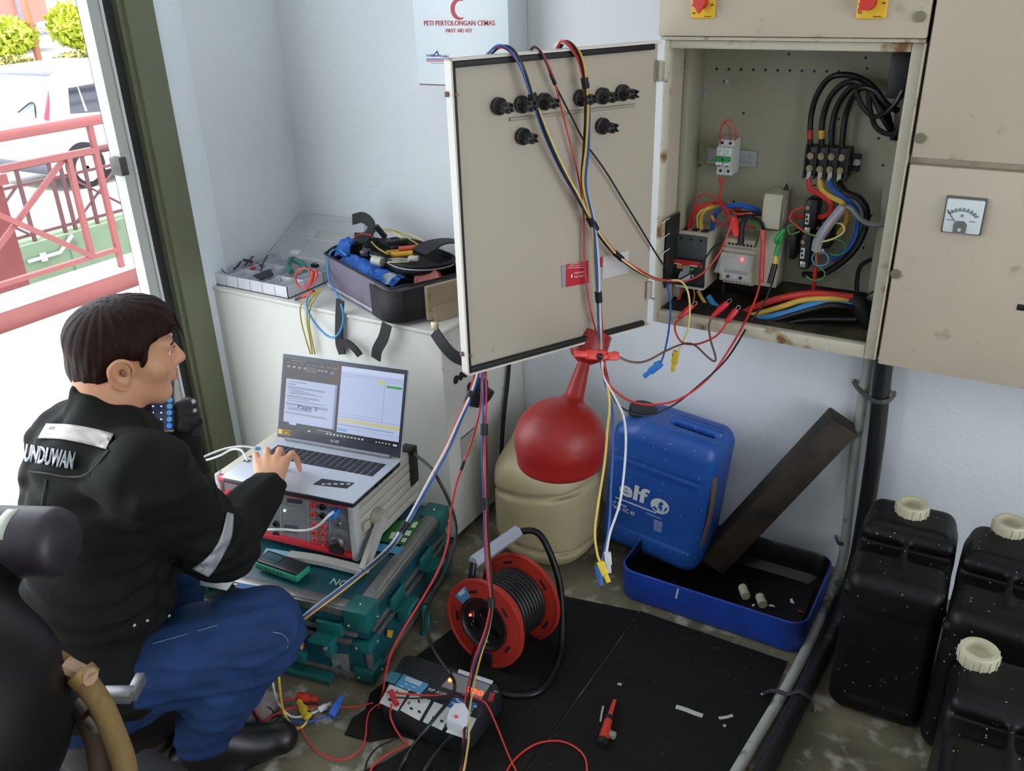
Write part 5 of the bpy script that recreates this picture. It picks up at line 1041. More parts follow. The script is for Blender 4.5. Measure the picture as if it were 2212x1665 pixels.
for x, y in ((533, 996), (545, 987)): MB().slab([PT(x-9, y), PT(x-2, y-4), PT(x+9, y-2), PT(x+2, y+2)], -.0006).build('round_sticker', pl('#4d4a58', .4), t, world=True)
for k in range(4): MB().box((-.0015, .10+k*.024, -.013), (.0006, .112+k*.024, -.007)).build('port', pl('#0c0c10', .3), t)
# ================================================================== cable reel
A_ = Vector((-.917, 1.341, .112)); B_ = Vector((-.902, 1.495, .112)); zf = (A_-B_).normalized()
MR = frame(A_, Vector((zf.y, -zf.x, 0)) * -1, (0, 0, 1)); 
if (MR.to_3x3() @ Vector((0, 0, 1))).dot(zf) < 0: MR = frame(A_, Vector((zf.y, -zf.x, 0)), (0, 0, 1))
MR = MR @ Matrix.Rotation(R_(-7), 4, 'X')
t = thing('cable_reel', 'orange red cable reel with black hub and grey carrying grip on the floor mat', 'cable reel', M=MR)
reelr = mat('reel_red', '#a82e22', .42, var=.08, vs=8, dirt='#8f2418', ds=18, dt=.7)
RR = .111
def disc(nm, z, r1, r0, th, m=reelr): 
    return MB().lathe([(r0, z-th/2), (r1-.006, z-th/2), (r1, z-th*.9), (r1, z+th*.9), (r1-.005, z+th*.9), (r1-.008, z+th/2), (r0, z+th/2), (r0, z-th/2)], 56, None).build(nm, m, t)
fd = disc('front_disc', 0, RR, .062, .006); disc('inner_flange', -.032, .086, .03, .006); bd = disc('back_disc', -.142, RR+.004, .03, .006)
MB().lathe([(.0, .001), (.058, .001), (.0625, .004), (.064, .008), (.0665, .008), (.0665, -.03), (.0, -.03)], 48).build('hub', blk, t)
for dx, dy in ((0, .026), (-.026, -.012), (.026, -.012)):
    MB().lathe([(.016, .001), (.016, .004), (.013, .004), (.012, .0015), (0, .0015)], 20, Matrix.Translation((dx, dy, 0))).build('hub_socket', pl('#0c0c0d', .35), t)
for q in (1, -1): pass
MB().ball((-.041, .006, .003), .0035, 10).build('pilot_lamp', mat('reel_led', '#ff6a4a', .3, emit='#ff4a30', es=2.5), t)
MB().box((-.034, .020, .001), (-.031, -.012, .0016)).build('hub_print', pl('#7d7d7d', .5), t); MB().prism([(-.004, -.03), (.004, -.03), (0, -.023)], .001, .0018, Matrix.Translation((.01, -.018, 0))).build('hub_mark', pl('#a8a8a8', .5), t)
for par, z, rr_ in ((fd, .0035, .080), (bd, -.1385, .092)):
    for k in range(5):
        a0 = R_(35+72*k); n = 6; out = [(math.cos(a0+j*.06)*(rr_+.004), math.sin(a0+j*.06)*(rr_+.004)) for j in range(n)] + [(math.cos(a0+j*.06)*(rr_-.003), math.sin(a0+j*.06)*(rr_-.003)) for j in range(n-1, -1, -1)]
        MB().prism(out, z-.001, z+.0008).build('slot', pl('#2a0f0b', .6), par)
q = [(math.cos(a)*r, math.sin(a)*r) for a, r in ((R_(128), .070), (R_(128), .098), (R_(157), .098), (R_(157), .070))]
MB().prism(q, .003, .0042).build('blue_sticker', pl('#4a87b4', .45), fd); MB().prism([(x*.96+.001, y*.96+.0015) for x, y in [(math.cos(a)*r, math.sin(a)*r) for a, r in ((R_(133), .088), (R_(133), .098), (R_(150), .098), (R_(150), .088))]], .0042, .0048).build('sticker_print', pl('#b7c3cf', .5), fd)
MB().rbox((-.010, -.105, .003), (.03, -.068, .010), .008).build('plug_recess', blk, fd)
b = MB(); 
b.lathe([(.062, -.036), (.078, -.038), (.078, -.136), (.062, -.138)], 40); b.build('cable_core', blkr, t)
for k in range(9):
    z = -.042 - k*.0112; cr = MB(); n = 40
    cr.lathe([(.0765+.0055*math.cos(a), z+.0055*math.sin(a)) for a in np.linspace(0, 2*math.pi, 9)], 40); cr.build('cable_turn', blk, t)
fr = MR.inverted()
P = lambda x, y, z: fr @ Vector((x, y, z))
ha, hb = Vector((-.975, 1.392, .232)), Vector((-.943, 1.545, .236))
MB().tube([fr @ ha, fr @ hb], .0165, 6, smooth=False).build('grip', pl('#a3a6b4', .4), t, bevel=.003)
tube_m = mat('reel_tube', '#161619', .3, metal=.3)
MB().tube([fr @ ha, P(-.968, 1.372, .19), P(-.95, 1.365, .12), P(-.945, 1.36, .04), P(-.93, 1.30, .012), P(-.90, 1.262, .010), P(-.82, 1.258, .010), P(-.755, 1.30, .010), P(-.752, 1.38, .012), P(-.775, 1.46, .03), P(-.82, 1.535, .12), P(-.87, 1.565, .20), P(-.905, 1.567, .235), fr @ hb], .0085, 10).build('frame_tube', tube_m, t)
# ================================================================== socket box on the floor
z_ = .066
LF, RF, RR4, LR = [at('z', z_, *p) for p in ((818, 1516), (1003, 1590), (1088, 1481), (872, 1408))]
def rpoly(P, r, n=5):
    out = []
    for i in range(4):
        a, b_, c = P[i-1], P[i], P[(i+1) % 4]; u = (a-b_).normalized(); v = (c-b_).normalized()
        for k in range(n): s = k/(n-1); out.append(b_ + u*r*(1-s)**2 + v*r*s**2)
    return out
t = thing('socket_box', 'black voltage regulator box with white sockets and lit red digits on the floor mat', 'voltage regulator', (-.92, 1.14, .006))
cn = (LF+RF+RR4+LR)/4
sh = lambda s, z: [Vector((cn.x+(p.x-cn.x)*s, cn.y+(p.y-cn.y)*s, z)) for p in rpoly([LF, RF, RR4, LR], .03)]
rb = mat('regulator_black', '#1a1e22', .45, var=.12, vs=20)
loft([sh(.97, .006), sh(1.02, .012), sh(1.035, .045), sh(1.0, z_-.003), sh(.985, z_)], 'housing', rb, t, fixn=True)
Z = lambda x, y, o=0: at('z', z_+o, 790+x/6.66, 1390+y/6.66)
def zp(nm, pts, m, o=0, th=.0012): return MB().slab([Z(x, y, o) for x, y in pts], -th).build(nm, m, t, world=True)
wp = pl('#c9cdca', .4)
for k, pts in enumerate((((345, 590), (620, 690), (455, 972), (200, 855)), ((655, 725), (938, 820), (772, 1112), (497, 960)), ((985, 840), (1255, 938), (1097, 1250), (822, 1125)), ((1345, 985), (1590, 1085), (1450, 1375), (1150, 1275)))):
    zp('socket_plate', pts, wp)
    if k in (0, 1, 2):
        c = Vector((sum(p[0] for p in pts)/4, sum(p[1] for p in pts)/4))
        for dx, dy, w_, h_ in ((50, -75, 14, 24), (-60, 30, 22, 17), (55, 75, 22, 17)): 
            q = [(c.x+dx+a*w_+b*4, c.y+dy+a*4+b*h_) for a, b in ((-1, -1), (1, -1), (1, 1), (-1, 1))]; zp('socket_hole', q, pl('#101010', .5), .0014, .0005)
        zp('socket_switch', [(c.x-105, c.y-75), (c.x-70, c.y-62), (c.x-85, c.y-25), (c.x-120, c.y-40)], pl('#6d706e', .4), .0014, .0006) if k == 1 else None
zp('teal_sticker', [(355, 395), (515, 440), (420, 585), (258, 530)], pl('#3d7f8f', .5)); zp('blue_sticker', [(545, 440), (912, 590), (790, 730), (425, 605)], pl('#4b93c0', .45)); zp('sticker_field', [(590, 470), (820, 560), (775, 615), (560, 525)], pl('#bcc6cf', .5), .0014, .0005)
zp('blue_sticker', [(1215, 765), (1615, 870), (1490, 1030), (1150, 880)], pl('#2f6fae', .45))
b = MB()
for x, y in ((500, 600), (610, 650), (740, 700), (670, 610), (560, 565), (1300, 780), (1310, 810), (1350, 830), (1240, 840), (1450, 880), (1560, 890), (1330, 920), (1480, 980), (640, 540), (700, 560)): b.slab([Z(x, y, .0016), Z(x+45, y+16, .0016), Z(x+36, y+30, .0016), Z(x-8, y+14, .0016)], -.0004)
o = b.build('sticker_print', pl('#c9d6e2', .5), t, world=True); o['kind'] = 'stuff'
zp('display_panel', [(1255, 420), (1790, 600), (1660, 810), (1085, 620)], pl('#85878a', .4)); zp('paper_strip', [(1345, 370), (1835, 540), (1810, 590), (1320, 420)], pl('#c9ccd2', .5))
write_fit('lettering', 'RP AVR', Z(905, 655, .0006), Z(1170, 745, .0006), Z(905, 600)-Z(880, 655), pl('#c4c8cc', .5), t, .0085, bold=.02)
red7 = mat('red_digits', '#ff3a22', .4, emit='#ff3018', es=3.0)
write_fit('digits', '230', Z(1455, 650, .0014), Z(1690, 730, .0014), Z(1600, 640)-Z(1560, 720), red7, t, .014, bold=.02)
MB().ball(Z(1215, 525, .002), .0045, 10).build('orange_lamp', mat('amber_led', '#ff8a3a', .3, emit='#ff7a20', es=3), t, world=True)
zp('power_switch', [(1795, 715), (1860, 735), (1820, 850), (1755, 830)], pl('#a02c2c', .35), 0, .004); write_fit('lettering', 'OFF', Z(1840, 685, .0006), Z(1905, 700, .0006), Z(1840, 640)-Z(1825, 690), pl('#b4b6b8', .5), t, .004)
b = MB()
for i in range(9):
    for j in range(14):
        x, y = 640+j*38-i*28, 190+j*13+i*30
        if y < 150 or x > 1150 or x < 520: continue
        b.slab([Z(x, y), Z(x+22, y+8), Z(x+17, y+14), Z(x-5, y+6)], -.001)
o = b.build('vent_holes', pl('#08090a', .7), t, world=True); o['kind'] = 'stuff'
# plug in the right socket
c = Z(1335, 1130); t2 = thing('white_plug', 'white three pin plug with red dot in the rightmost socket', 'plug', c)
pr_ = [(1290, 975), (1440, 975), (1510, 1120), (1460, 1260), (1400, 1310), (1200, 1250), (1165, 1200), (1200, 1090)]
pb = [Z(x, y, .0) for x, y in pr_]; cc = sum(pb, Vector())/len(pb)
loft([[p + Vector((0, 0, .0015)) for p in pb], [p + Vector((0, 0, .020)) for p in pb], [cc + (p-cc)*.9 + Vector((0, 0, .027)) for p in pb]], 'plug_body', pl('#cfd2d8', .35), t2)
MB().cyl(Z(1300, 1050, .028), Z(1300, 1050, .0295), .004, n=14).build('red_dot', pl('#d63a3a', .4), t2, world=True)
# ================================================================== tool bag on the box
NB, ub, vb = Vector((-1.352, 1.648, BZ)), Vector((-.918, .396, 0)), Vector((.396, .918, 0))
MBg = Matrix((ub*-1, vb, Vector((0, 0, 1)))).transposed().to_4x4(); MBg.translation = NB
BLn, BWd, BHt = .44, .235, .108
t = thing('tool_bag', 'grey and black soft tool bag lying open on the white box', 'bag', M=MBg)
bagm = mat('bag_grey', '#6f6878', .75, var=.14, vs=9, dirt='#3a3640', ds=5, dt=.60, dsoft=.2, bump=.3, bs=300); bagk = mat('bag_black', '#18171b', .7, var=.2, vs=12, bump=.2, bs=200); bagb = mat('bag_beige', '#a2937c', .75, var=.08, vs=14, dirt='#7c6d58', ds=20, dt=.65)
def bring(s, z, wob=0, r=.055): 
    q = rr(-BLn/2, BWd/2, BLn/2*s, BWd/2*s, r, 0, 8); return [Vector((p.x, p.y, z + wob*math.sin(i*.9) - (.016 if wob else 0)*math.exp(-((p.x+.17)/.09)**2)*(p.y < .06))) for i, p in enumerate(q)]
loft([bring(.97, .002), bring(1.0, .012), bring(1.015, .05), bring(1.0, BHt-.004, .004)], 'bag_wall', bagm, t, (1, 0), world=False, fixn=False)
loft([bring(1.0, BHt-.004, .004), bring(.995, BHt, .004), bring(.975, BHt-.004, .004), bring(.95, .02)], 'bag_lining', bagk, t, (0, 1), world=False, fixn=False)
for z, s in ((BHt-.001, 1.006), (.016, 1.008)):
    q = bring(s, z, .004 if z > .05 else 0); MB().tube(q + [q[0]], .0035, 6, smooth=False).build('piping', bagk if z > .05 else pl('#b6b2b8', .6), t)
n_c = 6; cpts = [Vector((-.11, -.0045, .012)), Vector((-.055, -.0045, .010)), Vector((-.02, .002, .012)), Vector((-.001, .03, .012)), Vector((.004, .075, .012)), Vector((.004, .115, .012))]
top = [p + Vector((0, 0, BHt-.022)) for p in cpts]; V = [p + Vector((p.x*0+.004*(i % n_c > 2), -.004*(i % n_c < 4), 0)) for i, p in enumerate(cpts + top)]; n_ = len(cpts)
b = MB(); b.grid([p + Vector((.0, -.002, 0)) for p in V], [(i, i+1, n_+i+1, n_+i) for i in range(n_-1)]); o = b.build('corner_patch', bagk, t); o.modifiers.new('s', 'SOLIDIFY').thickness = .003
b = MB(); b.rbox((.003, .085, .006), (.020, BWd+.02, BHt-.008), .006); b.build('side_pocket', bagb, t)
b = MB(); b.rbox((.018, .10, .0), (.026, BWd+.03, .045), .004); b.build('pocket_flap', bagb, t)
ring = [Vector((.012+.006*math.cos(a), .09, .06+.026*math.sin(a))) for a in np.linspace(-1.6, 1.6, 9)]
MB().tube([p + Vector((.014*abs(math.cos(i*.4)), 0, 0)) for i, p in enumerate(ring)], .002, 6).build('ring', pl('#a58a5a', .35, metal=.7), t)
IB = MBg.inverted()
def strap_(P, w_, nm='strap', m=None, par=None, nr=(0, -1, 0)): return MB().ribbon([IB @ p for p in P], w_, .004, IB.to_3x3() @ Vector(nr)).build(nm, m or bagk, par or t)
bf = BYF-.012
strap_([at('y', bf, 735, 648), at('y', bf, 733, 690), at('y', bf, 733, 740), at('y', bf, 740, 765)], .026); strap_([at('y', bf-.01, 738, 742), at('y', bf-.012, 752, 742), at('y', bf-.012, 768, 755), at('y', bf-.01, 778, 768)], .022)
strap_([at('y', bf-.02, 836, 700), at('y', bf-.025, 828, 730), at('y', bf-.02, 815, 755), at('y', bf-.015, 812, 775)], .030)
strap_([at('y', bf-.02, 938, 716), at('y', bf-.03, 958, 745), at('y', bf-.03, 980, 768), at('y', bf-.025, 1003, 778)], .034)
p = at('y', bf-.02, 940, 704); MB().rbox((-.010, -.006, -.010), (.010, .004, .012), .003, IB @ Matrix.Translation(p)).build('snap_hook', pl('#b8ab93', .35, metal=.5), t)
strap_([at('y', 1.99, 762, 474), at('y', 1.97, 785, 470), at('y', 1.96, 803, 488), at('y', 1.95, 790, 512), at('y', 1.94, 766, 514)], .032, 'upper_strap', pl('#232a28', .7), None, (-.3, -1, .3))
# lid pouch
pc = at('z', .785, 882, 545); MP = Matrix((ub*-1, vb, Vector((0, 0, 1)))).transposed().to_4x4(); MP.translation = pc; MP = MP @ Matrix.Rotation(R_(-4), 4, 'X')
LP = IB @ MP
pr2 = lambda s, z: [LP @ Vector((p.x, p.y, z)) for p in rr(0, 0, .158*s, .088*s, .080*s, 0, 8)]
loft([pr2(.90, -.028), pr2(.985, -.018), pr2(1.0, .0)], 'lid_pouch', bagk, t, (1, 0), world=False, fixn=False); loft([pr2(1.0, 0), pr2(.985, .002), pr2(.965, -.002), pr2(.90, -.022)], 'pouch_lining', pl('#141318', .75), t, (0, 1), world=False, fixn=False)
q = pr2(1.005, .0); MB().tube(q + [q[0]], .0045, 6, smooth=False).build('pouch_rim', bagk, t); q = pr2(1.025, -.008); MB().tube(q + [q[0]], .002, 6, smooth=False).build('pouch_piping', pl('#a9a7b0', .5), t)
# mesh flap at the right of the pouch
MB().ribbon([IB @ at('z', .80, 905, 545), IB @ at('z', .815, 940, 525), IB @ at('z', .815, 975, 520), IB @ at('z', .80, 1010, 528)], .07, .004, (0, .3, 1)).build('pouch_divider', pl('#1f1d24', .7), t)
# contents
def item(nm, lb, cat, grp=None): return None
def rod(nm, lb, cat, a, c, r, m, grp=None, n=10):
    o = MB().tube([a, c], r, n, smooth=False).build(nm, m); tag(o, lb, cat, grp); return o
zb_ = lambda x, y, z: at('z', z, x, y)
rod('screwdriver_handle', 'orange screwdriver handle in the bag pouch', 'screwdriver', zb_(862, 539, .795), zb_(912, 533, .80), .0085, pl('#c0522c', .4))
rod('marker_pen', 'yellow marker pen in the bag pouch below the orange handle', 'pen', zb_(846, 551, .792), zb_(892, 547, .796), .0085, pl('#d09a2f', .4))
rod('marker_pen', 'second dark yellow marker pen behind the first', 'pen', zb_(835, 545, .787), zb_(880, 541, .79), .006, pl('#b98a2c', .4))
rod('sleeve_tube', 'short frosted clear tube in the bag pouch', 'tube', zb_(806, 561, .79), zb_(826, 566, .788), .013, mat('frosted_tube', '#aeb0a4', .4, var=.1, vs=20))
for k in range(3): 
    o = MB().tube([zb_(838, 560+k*3, .792), zb_(860, 558+k*4, .797), zb_(884, 560+k*3, .794)], .0016, 5).build('cream_wire', pl('#d2cfb8', .5)); tag(o, ('upper', 'middle', 'lower')[k] + ' of three cream wires running into the white connector', 'wire', 'cream connector wires')
o = MB().rbox((-.014, -.010, -.006), (.014, .010, .006), .003, Matrix.Translation(zb_(893, 558, .797)) @ Matrix.Rotation(.4, 4, 'Z')).build('connector', pl('#bdb9ab', .5)); tag(o, 'dirty white connector block in the bag pouch', 'connector')
o = MB().rbox((-.012, -.014, -.008), (.012, .014, .008), .002, Matrix.Translation(zb_(790, 545, .788)) @ Matrix.Rotation(.3, 4, 'Z')).build('socket_bit', pl('#4b4d55', .3, metal=.6)); tag(o, 'grey metal socket at the left end of the bag pouch', 'tool')
o = MB().tube([zb_(812, 488, .835), zb_(832, 512, .80)], .0085, 12, smooth=False).build('rubber_sleeve', blk); tag(o, 'black rubber sleeve sticking up from the bag pouch', 'sleeve')
for k, (pp, c_) in enumerate((([(800, 503), (830, 495), (865, 503), (890, 520), (912, 533)], 'olive'), ([(805, 500), (835, 497), (860, 507), (872, 521)], 'paleyellow'), ([(840, 500), (880, 505), (905, 515), (925, 527)], 'paleyellow'), ([(802, 522), (815, 535), (835, 547), (848, 551)], 'olive'))):
    o = MB().tube([zb_(x, y, .80+.018*math.sin(math.pi*i/(len(pp)-1))) for i, (x, y) in enumerate(pp)], .002, 6).build('pouch_wire', wm(c_)); tag(o, ('longest yellow green wire arching over the bag pouch', 'short pale yellow wire arching at the left of the bag pouch', 'pale yellow wire arching farthest back over the bag pouch', 'yellow green wire ending at the yellow marker pen')[k], 'wire', 'wires in the bag pouch')
o = MB().tube([zb_(762, 516, .79), zb_(780, 506, .80), zb_(800, 508, .81), zb_(808, 513, .80)], .002, 6).build('pouch_wire', wm('red')); tag(o, 'red wire looping over the left rim of the bag pouch', 'wire', 'wires in the bag pouch')
b = MB(); b.rbox((-.05, -.016, -.010), (.05, .016, .010), .008, Matrix.Translation(zb_(842, 528, .793)) @ Matrix.Rotation(-.5, 4, 'Z')).rbox((-.03, -.008, -.006), (.03, .008, .012), .005, Matrix.Translation(zb_(858, 526, .803)) @ Matrix.Rotation(.8, 4, 'Z')); o = b.build('clip_bundle', pl('#1d1d20', .4)); o['kind'] = 'stuff'; tag(o, 'tangle of black clips and leads in the bag pouch', 'leads')
# blue cloth spilling out of the bag, tape roll inside
def crumple(path, wv, nu, nv, amp, hump, seed):
    V = []; pts = spline([Vector(p) for p in path], nu // (len(path)-1)); nu = len(pts)
    for i, p in enumerate(pts):
        d = (pts[min(i+1, nu-1)]-pts[max(i-1, 0)]).normalized(); nn = d.cross(Vector(wv)).normalized()
        if nn.z < 0: nn = -nn
        for j in range(nv):
            v = j/(nv-1)-.5; q = p + Vector(wv)*v; r_ = abs(noise.noise(q*38+Vector((seed, 0, 0))))*amp*2 + noise.noise(q*90)*amp*.5
            V.append(q + nn*(hump*math.cos(v*math.pi) - r_) + d*noise.noise(q*60)*amp*.6)
    return V, [(i*nv+j, i*nv+j+1, (i+1)*nv+j+1, (i+1)*nv+j) for i in range(nu-1) for j in range(nv-1)]
b = MB(); V, F = crumple([q + vb*.012 for q in (zb_(738, 560, .758), zb_(762, 566, .764), zb_(788, 580, .762), zb_(822, 596, .752), zb_(862, 610, .742))], vb*.062+Vector((0, 0, .006)), 44, 16, .011, .014, 3); b.grid(V, F)
V, F = crumple([zb_(736, 556, .765), zb_(740, 540, .778), zb_(745, 524, .792), zb_(754, 517, .796)], ub*-.045+vb*.02, 24, 14, .008, .010, 9); b.grid(V, F)
o = b.build('blue_cloth', mat('cloth_blue', '#1f5fb8', .6, var=.3, vs=14, dirt='#9fb0ba', ds=13, dt=.63, dsoft=.03), None, ang=60); md = o.modifiers.new('thick', 'SOLIDIFY'); md.thickness = .0015; tag(o, 'crumpled blue printed cloth bag spilling from the open tool bag', 'cloth')
c = zb_(925, 605, .745); q = (CAMO-c).normalized(); MT2 = Matrix.Translation(c) @ Matrix.Rotation(R_(0), 4, 'Z') @ (Vector((.25, -1, .35))).to_track_quat('Z', 'Y').to_matrix().to_4x4()
t2 = thing('tape_roll', 'roll of white and red tape standing inside the tool bag', 'tape', M=MT2)
MB().lathe([(.026, -.012), (.030, -.012), (.030, .012), (.026, .012), (.026, -.012)], 36).build('tape_core', pl('#d2b9b4', .5), t2); MB().lathe([(.030, -.012), (.036, -.0125), (.036, -.009), (.0365, .009), (.036, .0125), (.030, .012)], 36).build('tape', pl('#c9655a', .45), t2)
# ================================================================== organizer tray with its lid
t = thing('parts_organizer', 'frosted compartment box open on the white box at the left end', 'organizer', (-1.915, 1.80, BZ))
fro = mat('frosted_plastic', '#f4f7ff', .4, trans=.45, var=.02, vs=10)
ox0, ox1, oy0, oy1, oz0, oz1 = -2.068, -1.772, 1.694, 1.925, BZ+.001, BZ+.036
MB().box((ox0, oy0, oz0), (ox1, oy1, oz0+.002)).build('tray_floor', fro, t, world=True)
for a, c in (((ox0, oy0, oz0), (ox1, oy0+.002, oz1)), ((ox0, oy1-.002, oz0), (ox1, oy1, oz1)), ((ox0, oy0, oz0), (ox0+.002, oy1, oz1)), ((ox1-.002, oy0, oz0), (ox1, oy1, oz1))): MB().box(a, c).build('tray_wall', fro, t, world=True)
for k in range(1, 6): x = ox0+(ox1-ox0)*k/6; MB().box((x-.0008, oy0, oz0), (x+.0008, oy1, oz1-.003)).build('divider', fro, t, world=True)
for y in (oy0+.075, oy0+.150): MB().box((ox0, y-.0008, oz0), (ox1, y+.0008, oz1-.003)).build('divider', fro, t, world=True)
la, lb_, lc, ld = Vector((ox0+.004, oy1, oz1-.002)), Vector((ox1+.05, oy1+.01, oz1-.002)), at('y', 2.088, 797, 478), at('y', 2.088, 622, 458)
lc = Vector((-1.80, 2.088, .79)); ld = Vector((-2.068, 2.088, .785))
lm_ = mat('clear_lid', '#e3e7ed', .2, alpha=.30, var=.05, vs=6)
MB().slab([la, lb_, lc, ld], .002).build('lid', lm_, t, world=True)
for a, c in ((la, lb_), (lb_, lc), (lc, ld), (ld, la)): MB().tube([a, c], .0025, 6, smooth=False).build('lid_rim', mat('clear_rim', '#e2e6ea', .25, alpha=.7, var=0), t, world=True)
a = la.lerp(ld, .45); c = lb_.lerp(lc, .45); MB().tube([a.lerp(c, .3), c], .0015, 6, smooth=False).build('lid_rim', mat('clear_rim', '#e2e6ea'), t, world=True)
e = la.lerp(lb_, .22); s_ = (lb_-la).normalized()*.035; h_ = (ld-la).normalized()*.022; MB().slab([e+h_*.3, e+s_+h_*.3, e+s_+h_*1.3, e+h_*1.3], .003).build('paper_tag', pl('#c9cdc6', .6), t, world=True)
o = MB().rbox((-.10, -.02, 0), (.10, .004, .085), .008, Matrix.Translation((-1.93, 2.07, BZ)) @ Matrix.Rotation(.0, 4, 'Z')).build('crumpled_bag', mat('brown_paper', '#b0a890', .8, var=.2, vs=16, dirt='#8a7f66', ds=20, dt=.55, bump=.8, bs=40)); tag(o, 'crumpled tan packet behind the clear organizer lid', 'packet')
# bits in the organizer
oz = oz1+.003
zo = lambda x, y, z=oz: at('z', z, 440+x/7.9, 450+y/7.9)
for k, (pp, r, m_, lb) in enumerate((([(465, 870), (560, 865), (700, 880), (820, 910)], .004, pl('#3a1d1a', .5), 'dark brown wire offcut lying across the organizer'), ([(635, 910), (590, 970), (520, 1040)], .0028, pl('#20255a', .5), 'dark blue wire offcut at the left of the organizer'), ([(840, 820), (780, 890), (700, 975)], .0024, pl('#1c1f3a', .5), 'thin dark blue wire offcut crossing the brown one'), ([(1095, 800), (1030, 900), (980, 1065)], .0022, pl('#1f2c60', .5), 'blue stripped wire standing up in the organizer'), ([(300, 1020), (335, 1075), (375, 1100)], .0016, blk, 'tiny black wire hooked on the organizer rim'), ([(920, 935), (985, 980)], .004, pl('#7c2436', .5), 'dark red ferrule in the organizer'), ([(745, 1035), (880, 1010)], .0045, pl('#c8303a', .5), 'red heat shrink piece in the organizer'))):
    o = MB().tube([zo(x, y, oz - (.012 if k in (5, 6) else 0)) for x, y in pp], r, 7).build('wire_offcut', m_); tag(o, lb, 'wire', 'offcuts in the organizer')
o = MB().slab([zo(845, 1140), zo(980, 1205), zo(1190, 1120), zo(1140, 1025)], -.004).build('tape_piece', blk); tag(o, 'flat black tape piece on the organizer dividers', 'tape')
t2 = thing('pliers', 'pliers with green handles lying in the organizer', 'pliers', zo(1500, 950, oz1))
MB().tube([zo(1500, 865, oz+.006), zo(1450, 930, oz+.004), zo(1440, 1010, oz), zo(1500, 1085, oz-.004)], .0085, 10).build('grip', pl('#3d7f74', .4), t2, world=True); MB().tube([zo(1570, 890, oz+.006), zo(1650, 930, oz+.004), zo(1720, 1000, oz), zo(1720, 1085, oz-.004)], .0085, 10).build('grip', pl('#3d7f74', .4), t2, world=True)
MB().rbox((-.016, -.010, -.004), (.016, .010, .004), .003, Matrix.Translation(zo(1530, 860, oz+.004)) @ Matrix.Rotation(-.4, 4, 'Z')).build('jaw', pl('#6d4f48', .4, metal=.4), t2, world=True)
o = MB().tube([zo(1350+ (k % 2)*14 + k*17, 1190+(k % 2)*60, oz-.02) for k in range(11)], .0016, 6, sub=3).build('green_coil', pl('#2f9a34', .5)); tag(o, 'green zigzag bundle of cable markers in the organizer', 'markers')
o = MB().prism([(-.006, -.003), (.006, -.004), (.007, .003), (-.002, .005)], 0, .004, Matrix.Translation(zo(1660, 1140, oz1-.02))).build('wire_nut', pl('#c93030', .45)); tag(o, 'small red wire nut at the right end of the organizer', 'cap')
for k, (x, y) in enumerate(((1255, 950), (1360, 960))): o = MB().cyl(zo(x-15, y, oz1-.018), zo(x+30, y+40, oz1-.018), .003, n=8).build('lug', tin); tag(o, ('left', 'right')[k] + ' of two metal cable lugs in the organizer beside the pliers', 'lug', 'cable lugs')
o = MB().tube([at('y', 1.70, 450, 605), at('y', 1.68, 462, 608)], .0018, 6, smooth=False).build('white_stick', wht); tag(o, 'tiny white stick poking out under the organizer at the jamb', 'stick')
# red clip lead, yellow and blue leads over the box edge
t2 = thing('clip_lead', 'coiled red clip lead hanging at the right end of the organizer', 'lead', zo(1700, 1200))
yf = 1.70
MB().tube([at('y', yf, 440+x/7.9, 450+y/7.9) for x, y in ((1820, 1060), (1730, 1020), (1620, 1060), (1570, 1170), (1600, 1300), (1700, 1350), (1820, 1300), (1920, 1200), (1940, 1100), (1880, 1050), (1840, 1120), (1830, 1250), (1760, 1390))], .0026, 8).build('cord', wm('red'), t2, world=True)
MB().tube([at('y', yf, 440+x/7.9, 450+y/7.9) for x, y in ((1880, 1080), (1850, 1180), (1820, 1290))], .0055, 8).build('clip_boot', pl('#cf3d2c', .4), t2, world=True)
MB().tube([at('y', yf-.01, 440+x/7.9, 450+y/7.9) for x, y in ((1880, 1420), (1780, 1470), (1690, 1510))], .006, 8).build('plug', pl('#c23a28', .4), t2, world=True); MB().tube([at('y', yf-.01, 440+x/7.9, 450+y/7.9) for x, y in ((1690, 1510), (1570, 1555))], .0042, 8).build('plug_tip', pl('#4a2018', .4), t2, world=True)
o = MB().rbox((-.012, -.006, -.005), (.012, .006, .006), .002, Matrix.Translation(zo(1900, 980, oz1))).build('black_clip', blk); tag(o, 'black metal clip wedged between the organizer and the tool bag', 'clip')
for k, pp in enumerate((((690, 627, 1.69), (668, 640, 1.675), (650, 660, 1.668), (650, 690, 1.667), (660, 730, 1.667), (671, 765, 1.667)), ((688, 632, 1.69), (672, 645, 1.675), (664, 670, 1.668), (664, 700, 1.666), (670, 735, 1.666), (675, 765, 1.666)), ((694, 625, 1.69), (680, 645, 1.674), (670, 665, 1.667), (668, 700, 1.664), (674, 735, 1.664), (680, 765, 1.664)))):
    o = MB().tube([at('y', y, a, b_) for a, b_, y in pp], .0022, 7).build('yellow_lead', wm('olive')); tag(o, ('left', 'middle', 'right')[k] + ' of three yellow leads hanging over the front of the white box', 'lead', 'yellow leads on the white box')
o = MB().tube([zb_(748, 552, .775), zb_(730, 540, .785), zb_(714, 545, .785), at('y', 1.795, 709, 575), at('y', 1.76, 712, 605), at('y', 1.71, 726, 632), at('y', 1.665, 738, 660), at('y', 1.655, 742, 690), at('y', 1.655, 733, 718), at('y', 1.655, 718, 729), at('y', 1.656, 696, 716), at('y', 1.657, 672, 685), at('y', 1.66, 662, 655), at('y', 1.68, 668, 634)], .0030, 8).build('blue_lead', wm('lightblue')); tag(o, 'bright blue lead looping out of the tool bag over the white box front', 'lead')
